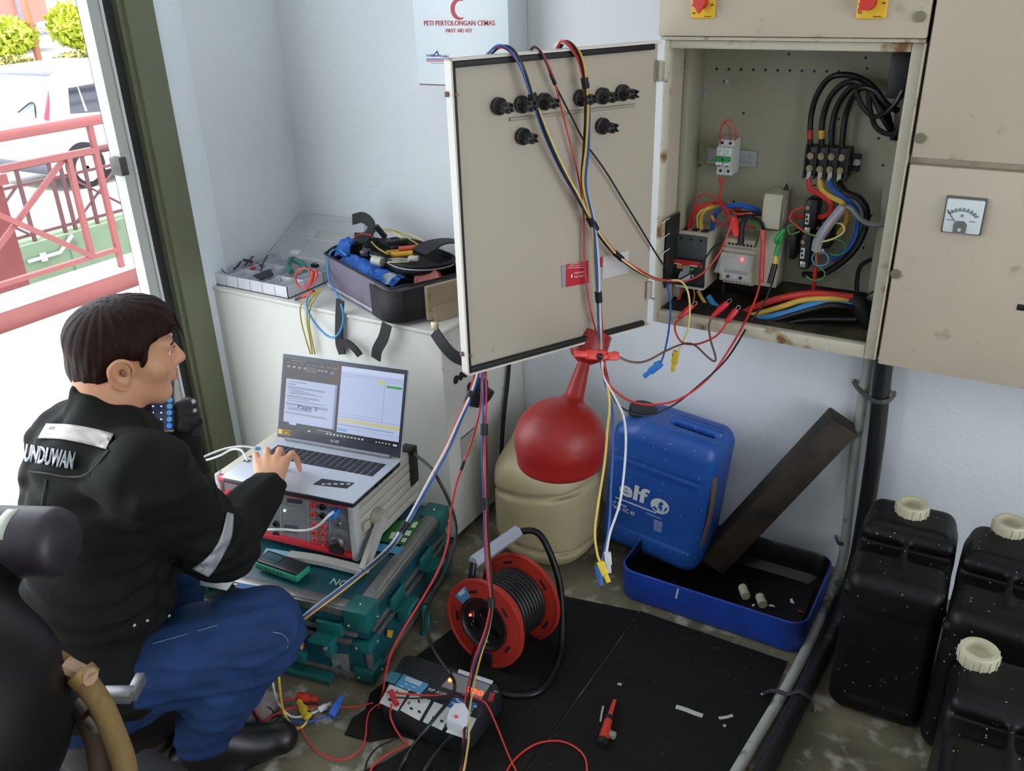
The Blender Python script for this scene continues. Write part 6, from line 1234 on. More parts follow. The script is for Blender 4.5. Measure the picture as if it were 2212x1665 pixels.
o = MB().tube([at('x', BXR+.012, 1101, 770), at('x', BXR+.012, 1096, 830), at('x', BXR+.013, 1088, 900), at('x', BXR+.016, 1084, 960), at('x', BXR+.02, 1080, 1060)], .0065, 8).build('black_cable', blk); tag(o, 'black cable hanging along the right side of the white box behind the drum', 'cable')
# ================================================================== seated man: skeleton points, then surfaces from smooth unions
def blob(prims, k, vox, pad=.03):              # prims: (sdf, centre, reach[, mode]); each is only evaluated in its own box
    los = [np.array(c)-r for _, c, r, *_ in prims if not _ or True]; his = [np.array(p[1])+p[2] for p in prims]
    lo = np.min([l for l, p in zip(los, prims) if len(p) < 4 or p[3] != 'cut'], 0)-pad; hi = np.max([h for h, p in zip(his, prims) if len(p) < 4 or p[3] != 'cut'], 0)+pad
    n = np.ceil((hi-lo)/vox).astype(int)+1; D = np.full(tuple(n), .5, np.float32)
    for p in prims:
        kk = p[4] if len(p) > 4 else k; r = p[2]+kk+2*vox
        a = np.maximum(((np.array(p[1])-r-lo)/vox).astype(int), 0); b = np.minimum(((np.array(p[1])+r-lo)/vox).astype(int)+2, n)
        if (b <= a).any(): continue
        ax = [lo[i]+vox*np.arange(a[i], b[i]) for i in range(3)]
        P = np.stack(np.meshgrid(*ax, indexing='ij'), -1).astype(np.float32); d = p[0](P); s = (slice(a[0], b[0]), slice(a[1], b[1]), slice(a[2], b[2]))
        D[s] = -smin(-D[s], d, kk) if (len(p) > 3 and p[3] == 'cut') else smin(D[s], d, kk)
    return D, lo
def nets_d(D, lo, vox):
    n = np.array(D.shape); s = D < 0
    q = [s[i:n[0]-1+i, j:n[1]-1+j, k:n[2]-1+k] for i in (0, 1) for j in (0, 1) for k in (0, 1)]
    anyv = np.logical_or.reduce(q); allv = np.logical_and.reduce(q); act = anyv & ~allv; ijk = np.argwhere(act)
    idx = np.zeros(act.shape, np.int32); idx[act] = np.arange(len(ijk)); c = np.zeros((len(ijk), 3)); cnt = np.zeros(len(ijk))
    for a in range(3):
        for o1 in (0, 1):
            for o2 in (0, 1):
                oa = np.zeros(3, int); oa[(a+1) % 3] = o1; oa[(a+2) % 3] = o2; ob = oa.copy(); ob[a] = 1
                da = D[tuple((ijk+oa).T)]; db = D[tuple((ijk+ob).T)]; m = (da < 0) != (db < 0); t = np.where(m, da/np.where(m, da-db, 1), 0)
                for i in range(3): c[:, i] += m*(oa[i]+t*(ob[i]-oa[i]))
                cnt += m
    V = lo + vox*(ijk + c/cnt[:, None]); F = []
    for a in range(3):
        b1, b2 = (a+1) % 3, (a+2) % 3
        u = np.take(s, range(n[a]-1), a); v = np.take(s, range(1, n[a]), a); ch = np.argwhere(u != v)
        ch = ch[(ch[:, b1] > 0) & (ch[:, b2] > 0) & (ch[:, b1] < n[b1]-1) & (ch[:, b2] < n[b2]-1)]
        e1 = np.zeros(3, int); e1[b1] = 1; e2 = np.zeros(3, int); e2[b2] = 1
        Q = np.stack([idx[tuple(x.T)] for x in (ch-e1-e2, ch-e2, ch, ch-e1)], 1); fl = ~u[tuple(ch.T)]; Q[fl] = Q[fl][:, ::-1]; F.append(Q)
    return V, np.concatenate(F)
def blob_obj(name, prims, k, vox, m, parent=None, smooth=1, label=None, disp=None):
    D, lo = blob(prims, k, vox)
    if disp is not None:
        n = D.shape; ax = [lo[i]+vox*np.arange(n[i]) for i in range(3)]; D = D + disp(*np.meshgrid(*ax, indexing='ij', sparse=True)).astype(np.float32)
    V, F = nets_d(D, lo, vox); me = bpy.data.meshes.new(name); o = bpy.data.objects.new(name, me); COL.objects.link(o)
    if parent is None:
        b = np.array([(V[:, 0].min()+V[:, 0].max())/2, (V[:, 1].min()+V[:, 1].max())/2, V[:, 2].min()]); V = V-b; o.location = b; MW[o.name] = Matrix.Translation(b)
    else:
        root = parent
        while root.name not in MW: root = root.parent
        o.parent = parent; I = MW[root.name].inverted(); V = V @ np.array(I.to_3x3()).T + np.array(I.translation)
    me.from_pydata(V.tolist(), [], F.tolist())
    if smooth:
        bm = bmesh.new(); bm.from_mesh(me)
        for _ in range(smooth): bmesh.ops.smooth_vert(bm, verts=bm.verts[:], factor=.5, use_axis_x=True, use_axis_y=True, use_axis_z=True)
        bm.to_mesh(me); bm.free()
    me.polygons.foreach_set('use_smooth', [True]*len(me.polygons)); me.materials.append(m)
    if label: o['label'] = label
    return o, (D, lo, vox)
def pc_(a, b, ra, rb): a, b = Vector(a), Vector(b); return (sd_cone(tuple(a), tuple(b), ra, rb), tuple((a+b)/2), (b-a).length/2+max(ra, rb))
def pe_(c, r, M=None): return (sd_ell(tuple(c), r, M), tuple(c), max(r))
def pick(grid, px, py, off=.0):                # first point of a gridded surface along the line of sight of a pixel
    D, lo, vox = grid; r = ray(px, py).normalized(); n = D.shape
    t = np.arange(.6, 2.6, .002); P = np.array(CAMO)+t[:, None]*np.array(r); q = np.rint((P-lo)/vox).astype(int)
    ok = ((q >= 0) & (q < np.array(n))).all(1); d = np.full(len(t), 1., np.float32); d[ok] = D[tuple(q[ok].T)]
    w = np.argmax(d < vox*.3)
    return CAMO + r*(float(t[w])-off) if d[w] < vox*.3 else None
HC = dp(262, 757, 1.66); NK = dp(235, 910, 1.64)
th = R_(70); BF = Vector((math.cos(th), math.sin(th), 0)); BR = Vector((BF.y, -BF.x, 0)); UP = Vector((0, 0, 1))
SHR = NK + BR*.155 - UP*.055 + BF*.005; SHL = NK - BR*.145 - UP*.055 + BF*.05
ELB = dp(478, 1180, 1.80); WRI = at('z', .456, 583, 1044); ELL_ = dp(378, 1035, 1.86); HNL = dp(396, 912, 1.82)
MBd = Matrix((BR, BF, UP)).transposed()
hth = R_(62); HF = Vector((math.cos(hth)*math.cos(R_(-6)), math.sin(hth)*math.cos(R_(-6)), math.sin(R_(-6)))); HR = Vector((math.sin(hth), -math.cos(hth), 0)); HU = HR.cross(HF)
roll = Matrix.Rotation(R_(4), 3, HF); HR, HU = roll @ HR, roll @ HU
MH = Matrix((HR, HF, HU)).transposed(); MH4 = MH.to_4x4(); MH4.translation = HC
hp = lambda x, y, z: HC + HR*x + HF*y + HU*z
hs = .97
def he(x, y, z, a, b, c): return pe_(hp(x*hs, y*hs, z*hs), (a*hs, b*hs, c*hs), MH)
def hcn(p, q, ra, rb): return pc_(hp(*[v*hs for v in p]), hp(*[v*hs for v in q]), ra*hs, rb*hs)
skin_p = [he(0, -.002, .022, .070, .082, .074), he(0, .022, -.034, .060, .070, .080), hcn((0, .066, -.098), (0, .060, -.092), .020, .022)]
for s in (-1, 1):
    skin_p += [hcn((s*.050, -.004, -.060), (s*.016, .060, -.096), .022, .018), he(s*.040, .052, -.024, .026, .030, .026)]
skin_p += [hcn((-.034, .078, .020), (.034, .078, .020), .014, .014)]
nose = [hcn((0, .088, .010), (0, .107, -.026), .007, .0105), he(0, .106, -.031, .0115, .011, .009), he(-.011, .094, -.034, .008, .010, .008), he(.011, .094, -.034, .008, .010, .008), he(0, .084, -.050, .018, .014, .018), he(0, .086, -.057, .019, .012, .006), he(0, .085, -.067, .017, .012, .007)]
skin_p += [(*q, 'add', .008) for q in nose]
for s in (-1, 1):
    skin_p += [(*he(s*.075, -.016, -.014, .010, .023, .034), 'add', .006), (*he(s*.086, -.013, -.008, .009, .011, .018), 'cut', .003), (*he(s*.087, -.006, -.020, .009, .008, .010), 'cut', .003), (*he(s*.033, .094, .001, .014, .011, .008), 'cut', .008)]
skin_p += [pc_(NK - UP*.02, hp(0, -.020, -.060), .054, .050), pc_(hp(0, -.045, -.03), NK-BF*.01, .045, .05)]
# torso core, arms, legs under the clothes
PEL, BEL, CHE = dp(190, 1415, 1.79), dp(205, 1250, 1.75), dp(212, 1075, 1.70)
HPR = dp(200, 1478, 1.76); KNR = dp(556, 1366, 1.775); ANR = at('z', .085, 440, 1592); HPL = HPR - BR*.20 + BF*.02; KNL = Vector((-1.58, 1.02, .30)); ANL = Vector((-1.50, .93, .07))
skin_p += [pe_(CHE, (.13, .09, .14), MBd), pe_(BEL, (.12, .09, .13), MBd), pe_(PEL, (.13, .10, .10), MBd), pc_(CHE, NK-UP*.07, .10, .05), pc_(SHR, NK-UP*.07, .042, .04), pc_(SHL, NK-UP*.07, .042, .04), pc_(SHR, ELB, .042, .036), pc_(ELB, WRI, .036, .024), pc_(SHL, ELL_, .042, .036), pc_(ELL_, HNL, .034, .026), pc_(HPR, KNR, .068, .05), pc_(KNR, ANR, .046, .034), pc_(HPL, KNL, .068, .05), pc_(KNL, ANL, .046, .034), pc_(PEL, HPR, .09, .07), pc_(PEL, HPL, .09, .07)]
# right hand spread over the keys
kx = ML.to_3x3() @ Vector((1, 0, 0)); ky = ML.to_3x3() @ Vector((0, 1, 0)); kz = ML.to_3x3() @ Vector((0, 0, 1))
kd = (ky*.84 - kx*.54).normalized(); ks = kd.cross(kz)
W0 = WRI; hnd = []
mc = []
for i, (o_, l_) in enumerate(((-.031, .082), (-.010, .088), (.012, .085), (.031, .074))):
    m_ = W0 + kd*l_ + ks*o_ + kz*(.019 if i in (1, 2) else .014); mc.append(m_)
    hnd.append((*pc_(W0 + ks*o_*.45 + kz*.003, m_, .0165, .0125), 'add', .008))
    fo = (-.007, -.002, .006, .016)[i]; fl = (.92, 1, .95, .80)[i]
    p1 = m_ + kd*.040*fl + ks*fo + kz*.004; p2 = p1 + kd*.021*fl + ks*fo*.5 - kz*.024; 
    dz = (ML.inverted() @ p2).z; p3 = p2 + kd*.010*fl + ks*fo*.2 - kz*max(.006, dz-.008)
    for a, b_, ra, rb in ((m_, p1, .0102, .0092), (p1, p2, .0092, .0082), (p2, p3, .0080, .0070)): hnd.append((*pc_(a, b_, ra*.95, rb*.95), 'add', .0025))
t0 = W0 + kd*.020 - ks*.024 - kz*.004; t1 = t0 + kd*.030 - ks*.018 - kz*.012; t2_ = t1 + kd*.026 - ks*.002 - kz*.012
for a, b_, ra, rb in ((W0 + kd*.005 - ks*.010, t0, .015, .013), (t0, t1, .0125, .0105), (t1, t2_, .010, .008)): hnd.append((*pc_(a, b_, ra, rb), 'add', .005))
skin_p += hnd
skm = mat('skin', '#cd9674', .5, var=.07, vs=14, sss=.12, dirt='#b06f58', ds=10, dt=.62, dsoft=.2)
person, skg = blob_obj('person', skin_p, .02, .0038, skm, None, smooth=1)
tag(person, 'seated man in black work jacket and jeans typing on the laptop', 'person')
# eyes, brows, lips
for s in (-1, 1):
    MB().ball(hp(s*.031, .0735, .000), .0098, 14).build('eye', pl('#e8e4de', .2), person, world=True); MB().ball(hp(s*.031, .0800, -.0015), .0044, 12).build('iris', pl('#1d120c', .15), person, world=True)
    MB().tube([hp(s*.014, .0915, .0195), hp(s*.030, .0905, .0235), hp(s*.046, .0810, .0200)], lambda t: .0042*(1-.5*t), 6).build('eyebrow', pl('#1a110d', .7), person, world=True)
    MB().tube([hp(s*.020, .0895, .0050), hp(s*.032, .0905, .0070), hp(s*.044, .0835, .0040)], .0020, 6).build('eyelid', skm, person, world=True)
for z, w_ in ((-.0555, .020), (-.0665, .018)): MB().tube([hp(-w_, .083, z-.002), hp(-w_*.4, .0945, z), hp(w_*.4, .0945, z), hp(w_, .083, z-.002)], lambda t: .0034*(1-abs(2*t-1)**2*.7), 8).build('lip', pl('#b8786a', .45), person, world=True)
for s in (-1, 1):
    MB().tube([hp(s*.078, .004, -.020), hp(s*.082, .006, -.002), hp(s*.085, -.004, .014), hp(s*.086, -.020, .017), hp(s*.086, -.034, .004), hp(s*.083, -.034, -.018), hp(s*.080, -.022, -.038), hp(s*.077, -.008, -.044), hp(s*.075, .002, -.036)], lambda t: .0042*(1-.3*abs(2*t-1)), 7).build('ear_rim', skm, person, world=True)
    MB().ball(hp(s*.0800, -.011, -.010), .0052, 10, sc=(1, 1, 1.4)).build('ear_shade', pl('#8f5c46', .6), person, world=True)  # browner ball puts the shade of the ear's hollow into the colour
# hair
def hbox(x0, y0, z0, x1, y1, z1, r=.02, rot=None):
    c = hp((x0+x1)/2, (y0+y1)/2, (z0+z1)/2); h = ((x1-x0)/2, (y1-y0)/2, (z1-z0)/2); M_ = MH if rot is None else MH @ rot
    return (sd_box(tuple(c), h, r, M_), tuple(c), math.sqrt(h[0]**2+h[1]**2+h[2]**2))
hair_p = [he(0, -.006, .032, .082, .094, .072), he(0, -.042, .000, .074, .054, .074), hcn((0, -.048, -.035), (0, -.044, -.100), .050, .034), he(0, .052, .062, .064, .044, .034), he(0, .020, .055, .078, .078, .050)]
for s in (-1, 1): hair_p += [hcn((s*.073, .020, .03), (s*.073, .014, -.012), .016, .006)]
rx = Matrix.Rotation(R_(18), 3, 'X')
hair_p += [(*hbox(-.2, .052, -.20, .2, .20, .050, .02, Matrix.Rotation(R_(9), 3, 'X')), 'cut', .010)]
for s in (-1, 1): hair_p += [(*hbox(min(s*.045, s*.2), -.024, -.14, max(s*.045, s*.2), .022, .012, .014), 'cut', .006), (*hbox(min(s*.045, s*.2), .010, -.16, max(s*.045, s*.2), .10, -.014, .014), 'cut', .006), (*hbox(min(s*.030, s*.2), -.040, -.16, max(s*.030, s*.2), .10, -.040, .03), 'cut', .012)]
hairm = mat('hair', '#24120c', .5, var=.4, vs=40, stretch=(6, 6, 1), spec=.12, bump=.35, bs=120)
MHi = MH4.inverted(); mi_ = np.array(MHi)
def hair_disp(X, Y, Z_):
    x = mi_[0, 0]*X+mi_[0, 1]*Y+mi_[0, 2]*Z_+mi_[0, 3]; y = mi_[1, 0]*X+mi_[1, 1]*Y+mi_[1, 2]*Z_+mi_[1, 3]; z = mi_[2, 0]*X+mi_[2, 1]*Y+mi_[2, 2]*Z_+mi_[2, 3]
    a = np.arctan2(x, y+.02)
    return .0008*np.sin(a*23+3*np.sin(z*30)+y*45) + .0006*np.sin(a*41+z*30+x*40)
hair, hg = blob_obj('hair', hair_p, .022, .0036, hairm, person, smooth=0, disp=hair_disp)
rnd = random.Random(5); 
for k in range(14):
    x = rnd.uniform(-.05, .06); a = hp(x, .070+rnd.uniform(-.012, .008), .076-abs(x)*.3); MB().tube([a, a+HF*.020+HR*rnd.uniform(-.01, .01)+HU*.002, a+HF*.030-HU*rnd.uniform(.012, .034)+HR*rnd.uniform(-.012, .012)], lambda t: .0026*(1-.8*t), 5, sub=5).build('hair_lock', hairm, hair, world=True)
# jacket
jm = mat('jacket_black', '#0f110d', .8, var=.22, vs=9, bump=.25, bs=260, dirt='#171a15', ds=5, dt=.55, dsoft=.25, spec=.25)
JP = [pe_(PEL, (.185, .155, .125), MBd), pe_(BEL, (.178, .145, .16), MBd), pe_(CHE, (.180, .130, .165), MBd), pe_(dp(190, 985, 1.66), (.165, .095, .095), MBd),
      pc_(SHR, NK - UP*.035, .074, .066), pc_(SHL, NK - UP*.035, .070, .066), pc_(SHR, ELB, .077, .066), pc_(ELB, WRI - (WRI-ELB).normalized()*.005, .064, .040), pc_(SHL, ELL_, .070, .060), pc_(ELL_, HNL - (HNL-ELL_).normalized()*.02, .058, .040), pc_(PEL, HPR + (KNR-HPR)*.22, .12, .098),
      pc_(CHE - UP*.02, ELL_.lerp(SHL, .5), .08, .06)]
wdr = (WRI-ELB).normalized(); nka = (hp(0, -.03, -.05)-NK).normalized(); ncol = (UP*.85 + BF*.52).normalized()
JP += [(*pc_(NK - UP*.03, NK + nka*.030, .080, .068), 'add', .02)]
JP += [(sd_box(tuple(NK + ncol*(.040+.10)), (.13, .13, .10), .005, ncol.to_track_quat('Z', 'Y').to_matrix()), tuple(NK + ncol*.14), .21, 'cut', .006), (sd_box(tuple(WRI + wdr*.064), (.09, .09, .06), .004, wdr.to_track_quat('Z', 'Y').to_matrix()), tuple(WRI + wdr*.064), .13, 'cut', .004)]
def jdisp(X, Y, Z_):
    u = X*BR.x+Y*BR.y; v = X*BF.x+Y*BF.y
    return .0034*np.sin(u*46+9*np.sin(Z_*14)+Z_*38) + .0026*np.sin(v*60-Z_*52+5*np.sin(u*23)) + .0018*np.sin(Z_*120+u*35+v*42)
jacket, jg = blob_obj('jacket', JP, .035, .0048, jm, person, smooth=1, disp=jdisp)
def patch(name, L, Rr, m, par, nl=5, off=.003, grid=None, th_=.0016):   # a strip of cloth laid on the surface between two edges given in the photograph
    V = []; L = spline([Vector((*p, 0)) for p in L], 4); Rr = spline([Vector((*p, 0)) for p in Rr], 4); n = len(L); last = None
    for a, b_ in zip(L, Rr):
        for k in range(nl+1):
            q = a.lerp(b_, k/nl); p = pick(grid or jg, q.x, q.y, off); p = p if p is not None else (last if last is not None else dp(q.x, q.y, 1.6)); V.append(p); last = p
    w_ = nl+1; F = [(i*w_+k, i*w_+k+1, (i+1)*w_+k+1, (i+1)*w_+k) for i in range(n-1) for k in range(nl)]
    b2 = MB(); b2.grid(V, F); o = b2.build(name, m, par, world=True); md = o.modifiers.new('thick', 'SOLIDIFY'); md.thickness = th_; md.offset = 0; return o
refl = mat('reflective_tape', '#c9c2bb', .4, var=.06, vs=20); refg = mat('sleeve_tape', '#9d9da2', .4, var=.12, vs=20)
patch('reflective_band', [(100, 915), (150, 917), (200, 925), (245, 937)], [(82, 946), (130, 948), (180, 957), (228, 970)], refl, jacket)
patch('sleeve_band', [(491, 1106), (480, 1150), (463, 1185), (440, 1210), (414, 1228)], [(505, 1110), (500, 1160), (484, 1195), (465, 1228), (450, 1246)], refg, jacket)
# yoke seam and back lettering
me = text_mesh('UNDUWAN', 1, depth=0, bold=.035, align='LEFT', shear=.22); t_ = bmesh.new(); t_.from_mesh(me); bpy.data.meshes.remove(me)
bmesh.ops.subdivide_edges(t_, edges=[e for e in t_.edges if e.calc_length() > .12], cuts=2)
xs = [v.co.x for v in t_.verts]; ys = [v.co.y for v in t_.verts]; x0, x1, y0, y1 = min(xs), max(xs), min(ys), max(ys)
okv = True
for v in t_.verts:
    u = (v.co.x-x0)/(x1-x0); w_ = (v.co.y-y0)/(y1-y0); px = 55+u*108-4*(1-w_); py = 996+u*14-w_*38 + 4*u; p = pick(jg, px, py, .0035); v.co = p if p is not None else dp(px, py, 1.62)
b = MB(); b.merge(t_); t_.free(); o = b.build('lettering', pl('#d9dce2', .6), jacket, world=True, fixn=False); md = o.modifiers.new('thick', 'SOLIDIFY'); md.thickness = .001
for pts in ([(62, 1018), (100, 1022), (150, 1030), (190, 1022), (235, 972)], [(100, 1035), (92, 1080), (88, 1130)]):
    P = [pick(jg, *q, .002) for q in pts]; P = [p for p in P if p is not None]
    if len(P) > 2: MB().tube(P, .0018, 5).build('seam', pl('#3a3d38', .8), jacket, world=True)
for px, py in ((290, 1350), (365, 1330), (318, 1340)):
    p = pick(jg, px, py, .002)
    if p is not None: MB().ball(p, .004, 8).build('snap_button', pl('#c9ccd2', .25, metal=.8), jacket, world=True)
# jeans
jem = mat('denim', '#1f3a66', .8, var=.18, vs=16, dirt='#182c52', ds=6, dt=.56, dsoft=.2, bump=.3, bs=400, spec=.25)
JE = [pc_(HPR, KNR, .098, .088), pc_(KNR, ANR + UP*.01, .082, .058), pc_(HPL, KNL, .095, .075), pc_(KNL, ANL, .075, .056), pe_(PEL - UP*.05, (.17, .15, .11), MBd)]
def jed(X, Y, Z_): return .0026*np.sin((X-Y)*70+6*np.sin(Z_*40)) + .0022*np.sin((X*.6+Y)*55+Z_*90)
jeans, jeg = blob_obj('jeans', JE, .035, .0055, jem, person, smooth=1, disp=jed)
for pts in ([(205, 1442), (240, 1440), (270, 1430), (300, 1412)], [(590, 1365), (610, 1370), (622, 1385), (620, 1400)], [(330, 1390), (400, 1370), (470, 1350)]):
    P = [pick(jeg, *q, .0015) for q in pts]; P = [p for p in P if p is not None]
    if len(P) > 2: MB().tube(P, .0009, 5).build('stitching', pl('#6f86ac', .7), jeans, world=True)
# boots
bm_ = mat('boot_black', '#121113', .4, var=.25, vs=12)
toe = at('z', .035, 575, 1600)
for an_, tt in ((ANR, toe), (ANL, ANL + Vector((.10, .20, -.03)))):
    dr = (tt-an_); dr.z = 0; dr.normalize(); heel = Vector((an_.x, an_.y, .035)) - dr*.05; tp_ = Vector((an_.x, an_.y, .035)) + dr*.15
    blob_obj('boot', [pc_(heel, tp_, .036, .035), pc_(Vector((an_.x, an_.y, .045)), an_ + UP*.015, .046, .045), pc_(an_, tp_ - dr*.05, .045, .034), pe_(heel + dr*.10 - UP*.02, (.05, .05, .016))], .02, .006, bm_, person)
# gloved left hand round the phone
gm = mat('glove_black', '#1a181b', .7, var=.2, vs=20); gt = pl('#a8a6a8', .6)
g = lambda x, y, d=1.80: dp(x, y, d)
GP = [pc_(HNL + UP*-.01, g(398, 905, 1.83), .036, .032), pc_(g(398, 905, 1.83), g(405, 880, 1.83), .030, .022)]
for k, (x0, y0, x1, y1) in enumerate(((414, 872, 384, 878), (416, 890, 386, 894), (412, 907, 388, 909), (404, 923, 386, 922))): GP += [(*pc_(g(398, y0+2, 1.845), g(x0, y0, 1.805), .0125, .012), 'add', .003), (*pc_(g(x0, y0, 1.805), g(x1, y1, 1.765), .0115, .0098), 'add', .0022)]
GP += [(*pc_(g(372, 915, 1.84), g(352, 880, 1.81), .014, .011), 'add', .006)]
glove, gg = blob_obj('glove', GP, .012, .0032, gm, person, smooth=1)
for x, y in ((414, 869), (416, 888)): MB().ball(g(x+1, y-1, 1.797), .008, 10, sc=(1, 1, .6)).build('glove_tip', gt, glove, world=True)
MB().tube([g(392, 895, 1.772), g(398, 903, 1.775), g(402, 899, 1.78)], .0022, 6).build('glove_tag', pl('#c9c7ae', .6), glove, world=True)
# phone
vr = ray(360, 900).normalized(); ix = Vector(RC @ np.array((1, 0, 0))); ix = (ix - vr*ix.dot(vr)).normalized(); iy = ix.cross(vr).normalized()*-1
if iy.z < 0: iy = -iy
iy2 = (iy + ix*-.02 + vr*.25).normalized(); MPh = frame(dp(377, 932, 1.775), ix, iy2)
t = thing('phone', 'smartphone with calculator keys on its screen held in the black glove', 'phone', M=MPh)
PWd, PHt = .066, .140
MB().rbox((-PWd, 0, -.008), (0, PHt, 0), .0035).build('phone_case', pl('#a8845a', .35), t); MB().rbox((-PWd+.002, .002, -.004), (-.002, PHt-.002, .0006), .0015).build('phone_screen', mat('phone_glass', '#23283a', .15, emit='#1c2234', es=.6, var=0), t)
for i in range(4):
    for j in range(5):
        bc = '#3f7fb0' if i == 0 else '#c9ced8'
        if i == 0 and j == 0: bc = '#2a6fd0'
        MB().cyl((-.010-i*.0155, .012+j*.0135, .0004), (-.010-i*.0155, .012+j*.0135, .0012), .0055 if i == 0 else .0018, n=14).build('calculator_key', mat('scr_'+bc.lstrip('#'), bc, .3, var=0, emit=bc, es=.5), t)
        if i == 0: MB().box((-.0122, .0115+j*.0135, .0012), (-.0078, .0125+j*.0135, .0016)).build('key_sign', wht, t)
# low stool under him
t = thing('low_stool', 'low dark wooden stool under the seated man', 'stool', (PEL.x, PEL.y, 0))
zt_ = PEL.z-.17
MB().rbox((PEL.x-.16, PEL.y-.13, max(.05, zt_-.03)), (PEL.x+.16, PEL.y+.13, max(.08, zt_)), .008).build('seat', pl('#2a2019', .6), t, world=True)
for sx in (-1, 1):
    for sy in (-1, 1): MB().box((PEL.x+sx*.13-.018, PEL.y+sy*.10-.018, 0), (PEL.x+sx*.13+.018, PEL.y+sy*.10+.018, max(.05, zt_-.03))).build('leg', pl('#2a2019', .6), t, world=True)
# ================================================================== test leads
LG = 'test leads'
e1 = Vector(RC @ np.array((1, 0, 0))); e2 = -Vector(RC @ np.array((0, 0, 1)))
def lead(label, c, r, P, plug=None, clips=(), name='test_lead', sub=6, n=7, grp=LG):
    t = thing(name, label, 'lead', P[0], group=grp)
    MB().tube(P, r, n, sub=sub).build('cord', wm(c), t, world=True)
    if plug: plug(t)
    return t
def banana(a, b, col, s=1.0):                  # stackable plug: body from a to b, pin beyond b
    def f(t):
        A, B = Vector(a), Vector(b); d = (B-A).normalized(); sd = d.cross(e2).normalized(); M = Matrix((d, sd, d.cross(sd))).transposed().to_4x4(); M.translation = A; L = (B-A).length
        m = pl(col, .4)
        o = MB().rbox((0, -.0065*s, -.0055*s), (L*.62, .0065*s, .0055*s), .0015*s, M).build('plug', m, t, world=True); MB().rbox((L*.56, -.0042*s, -.0042*s), (L, .0042*s, .0042*s), .0012*s, M).build('plug_shroud', m, o, world=True)
        MB().cyl(M @ Vector((L*.2, .0064*s, 0)), M @ Vector((L*.2, .0075*s, 0)), .003*s, n=10).build('plug_socket', pl('#222222', .5), o, world=True)
    return f
def strands(cols, path, rad, tw=2.0, ph=0):    # path: [(point, spread)]; one curve per colour, twisting round the middle line
    out = []; n = len(cols)
    for k in range(n):
        Q = []
        for i, (p, s) in enumerate(path):
            a = ph + 2*math.pi*k/n + tw*i/len(path)*2*math.pi; Q.append(p + e1*math.cos(a)*rad*s + e2*math.sin(a)*rad*s)
        out.append(Q)
    return out
def tape(p, q, r, lb): 
    o = MB().tube([p, q], r, 10, smooth=False).build('tape_band', blkr); tag(o, lb, 'tape', 'black tape round the leads'); return o
D_ = dpt
# --- bundle one: from behind the door, over the top, across to the large breaker
pA = [(D_(1045, 700, -.045), .9), (D_(1048, 400, -.045), 1), (D_(1050, 160, -.035), 1), (D_(1066, 108, -.012), 1.3), (D_(1098, 104, .016), 1.3), (D_(1128, 145, .026), 1.0), (D_(1153, 216, .030), .7), (D_(1180, 290, .026), 1), (D_(1212, 360, .024), 1), (D_(1248, 425, .026), .9), (D_(1280, 484, .028), .7), (D_(1305, 520, .03), 1), (D_(1335, 553, .03), .8), (at('y', 1.74, 1375, 582), 1.1), (at('y', 1.80, 1412, 601), 1), (at('y', 1.83, 1442, 606), .9)]
SA = strands(['red', 'paleyellow', 'black', 'blue'], pA, .0042, .8, 2.6)
Y = lambda x, y, d: at('y', d, x, y)
lead('red lead of the left bundle over the door, ending at a red clip', 'red', .0022, SA[0] + [Y(1480, 607, 1.85), Y(1520, 588, 1.87), Y(1555, 545, 1.89), Y(1572, 505, 1.90), Y(1584, 470, 1.915)])
lead('yellow lead of the left bundle, ending in a plug hanging below the frame', 'paleyellow', .0022, SA[1] + [Y(1468, 606, 1.84), Y(1484, 625, 1.835), Y(1490, 660, 1.832), Y(1487, 705, 1.83), Y(1476, 735, 1.825), Y(1463, 762, 1.82)], banana(Y(1461, 758, 1.82), Y(1453, 801, 1.82), '#d9b32c', 1.1))
lead('black lead of the left bundle, slanting up before the large breaker', 'black', .0022, SA[2] + [Y(1470, 602, 1.86), Y(1510, 575, 1.88), Y(1540, 535, 1.90), Y(1565, 515, 1.92)])
lead('blue lead of the left bundle, ending in a plug hanging below the frame', 'blue', .0023, SA[3] + [Y(1442, 618, 1.835), Y(1448, 650, 1.832), Y(1447, 695, 1.825), Y(1440, 740, 1.82), Y(1432, 772, 1.815), Y(1424, 788, 1.812)], banana(Y(1428, 784, 1.812), Y(1391, 813, 1.80), '#2f7fd0', 1.35))
# --- bundle two: straight down in front of the door to the hanging plugs
pB = [(D_(1075, 750, -.045), .9), (D_(1130, 400, -.045), 1), (D_(1195, 150, -.035), 1), (D_(1208, 98, -.010), 1.4), (D_(1228, 94, .012), 1.4), (D_(1252, 125, .024), 1.1), (D_(1264, 178, .028), .6), (D_(1268, 235, .030), 1), (D_(1266, 320, .030), 1.2), (D_(1262, 400, .030), 1.1), (D_(1281, 484, .033), .7), (D_(1288, 560, .034), 1.1), (D_(1293, 640, .036), .7), (D_(1297, 715, .040), 1), (dp(1302, 775, 1.80), .9), (dp(1308, 815, 1.82), .9)]
SB = strands(['red', 'white', 'blue', 'paleyellow', 'black'], pB, .0044, 1.2, .4)
lead('red lead of the middle bundle, swinging right to the long red probe', 'red', .0024, SB[0] + [dp(1322, 838, 1.83), dp(1360, 865, 1.85), dp(1410, 874, 1.87), dp(1470, 861, 1.89), dp(1530, 817, 1.91), dp(1575, 755, 1.92), Y(1612, 690, 1.87), Y(1634, 640, 1.90), Y(1643, 605, 1.925)])
lead('white lead of the middle bundle, hanging to a white plug near the floor', 'white', .0026, SB[1] + [dp(1330, 862, 1.83), dp(1347, 900, 1.84), dp(1352, 950, 1.85), dp(1348, 1020, 1.86), dp(1338, 1090, 1.86), dp(1318, 1150, 1.86), dp(1310, 1195, 1.86)], banana(dp(1312, 1192, 1.86), dp(1316, 1237, 1.86), '#c9ccce', 1.1))
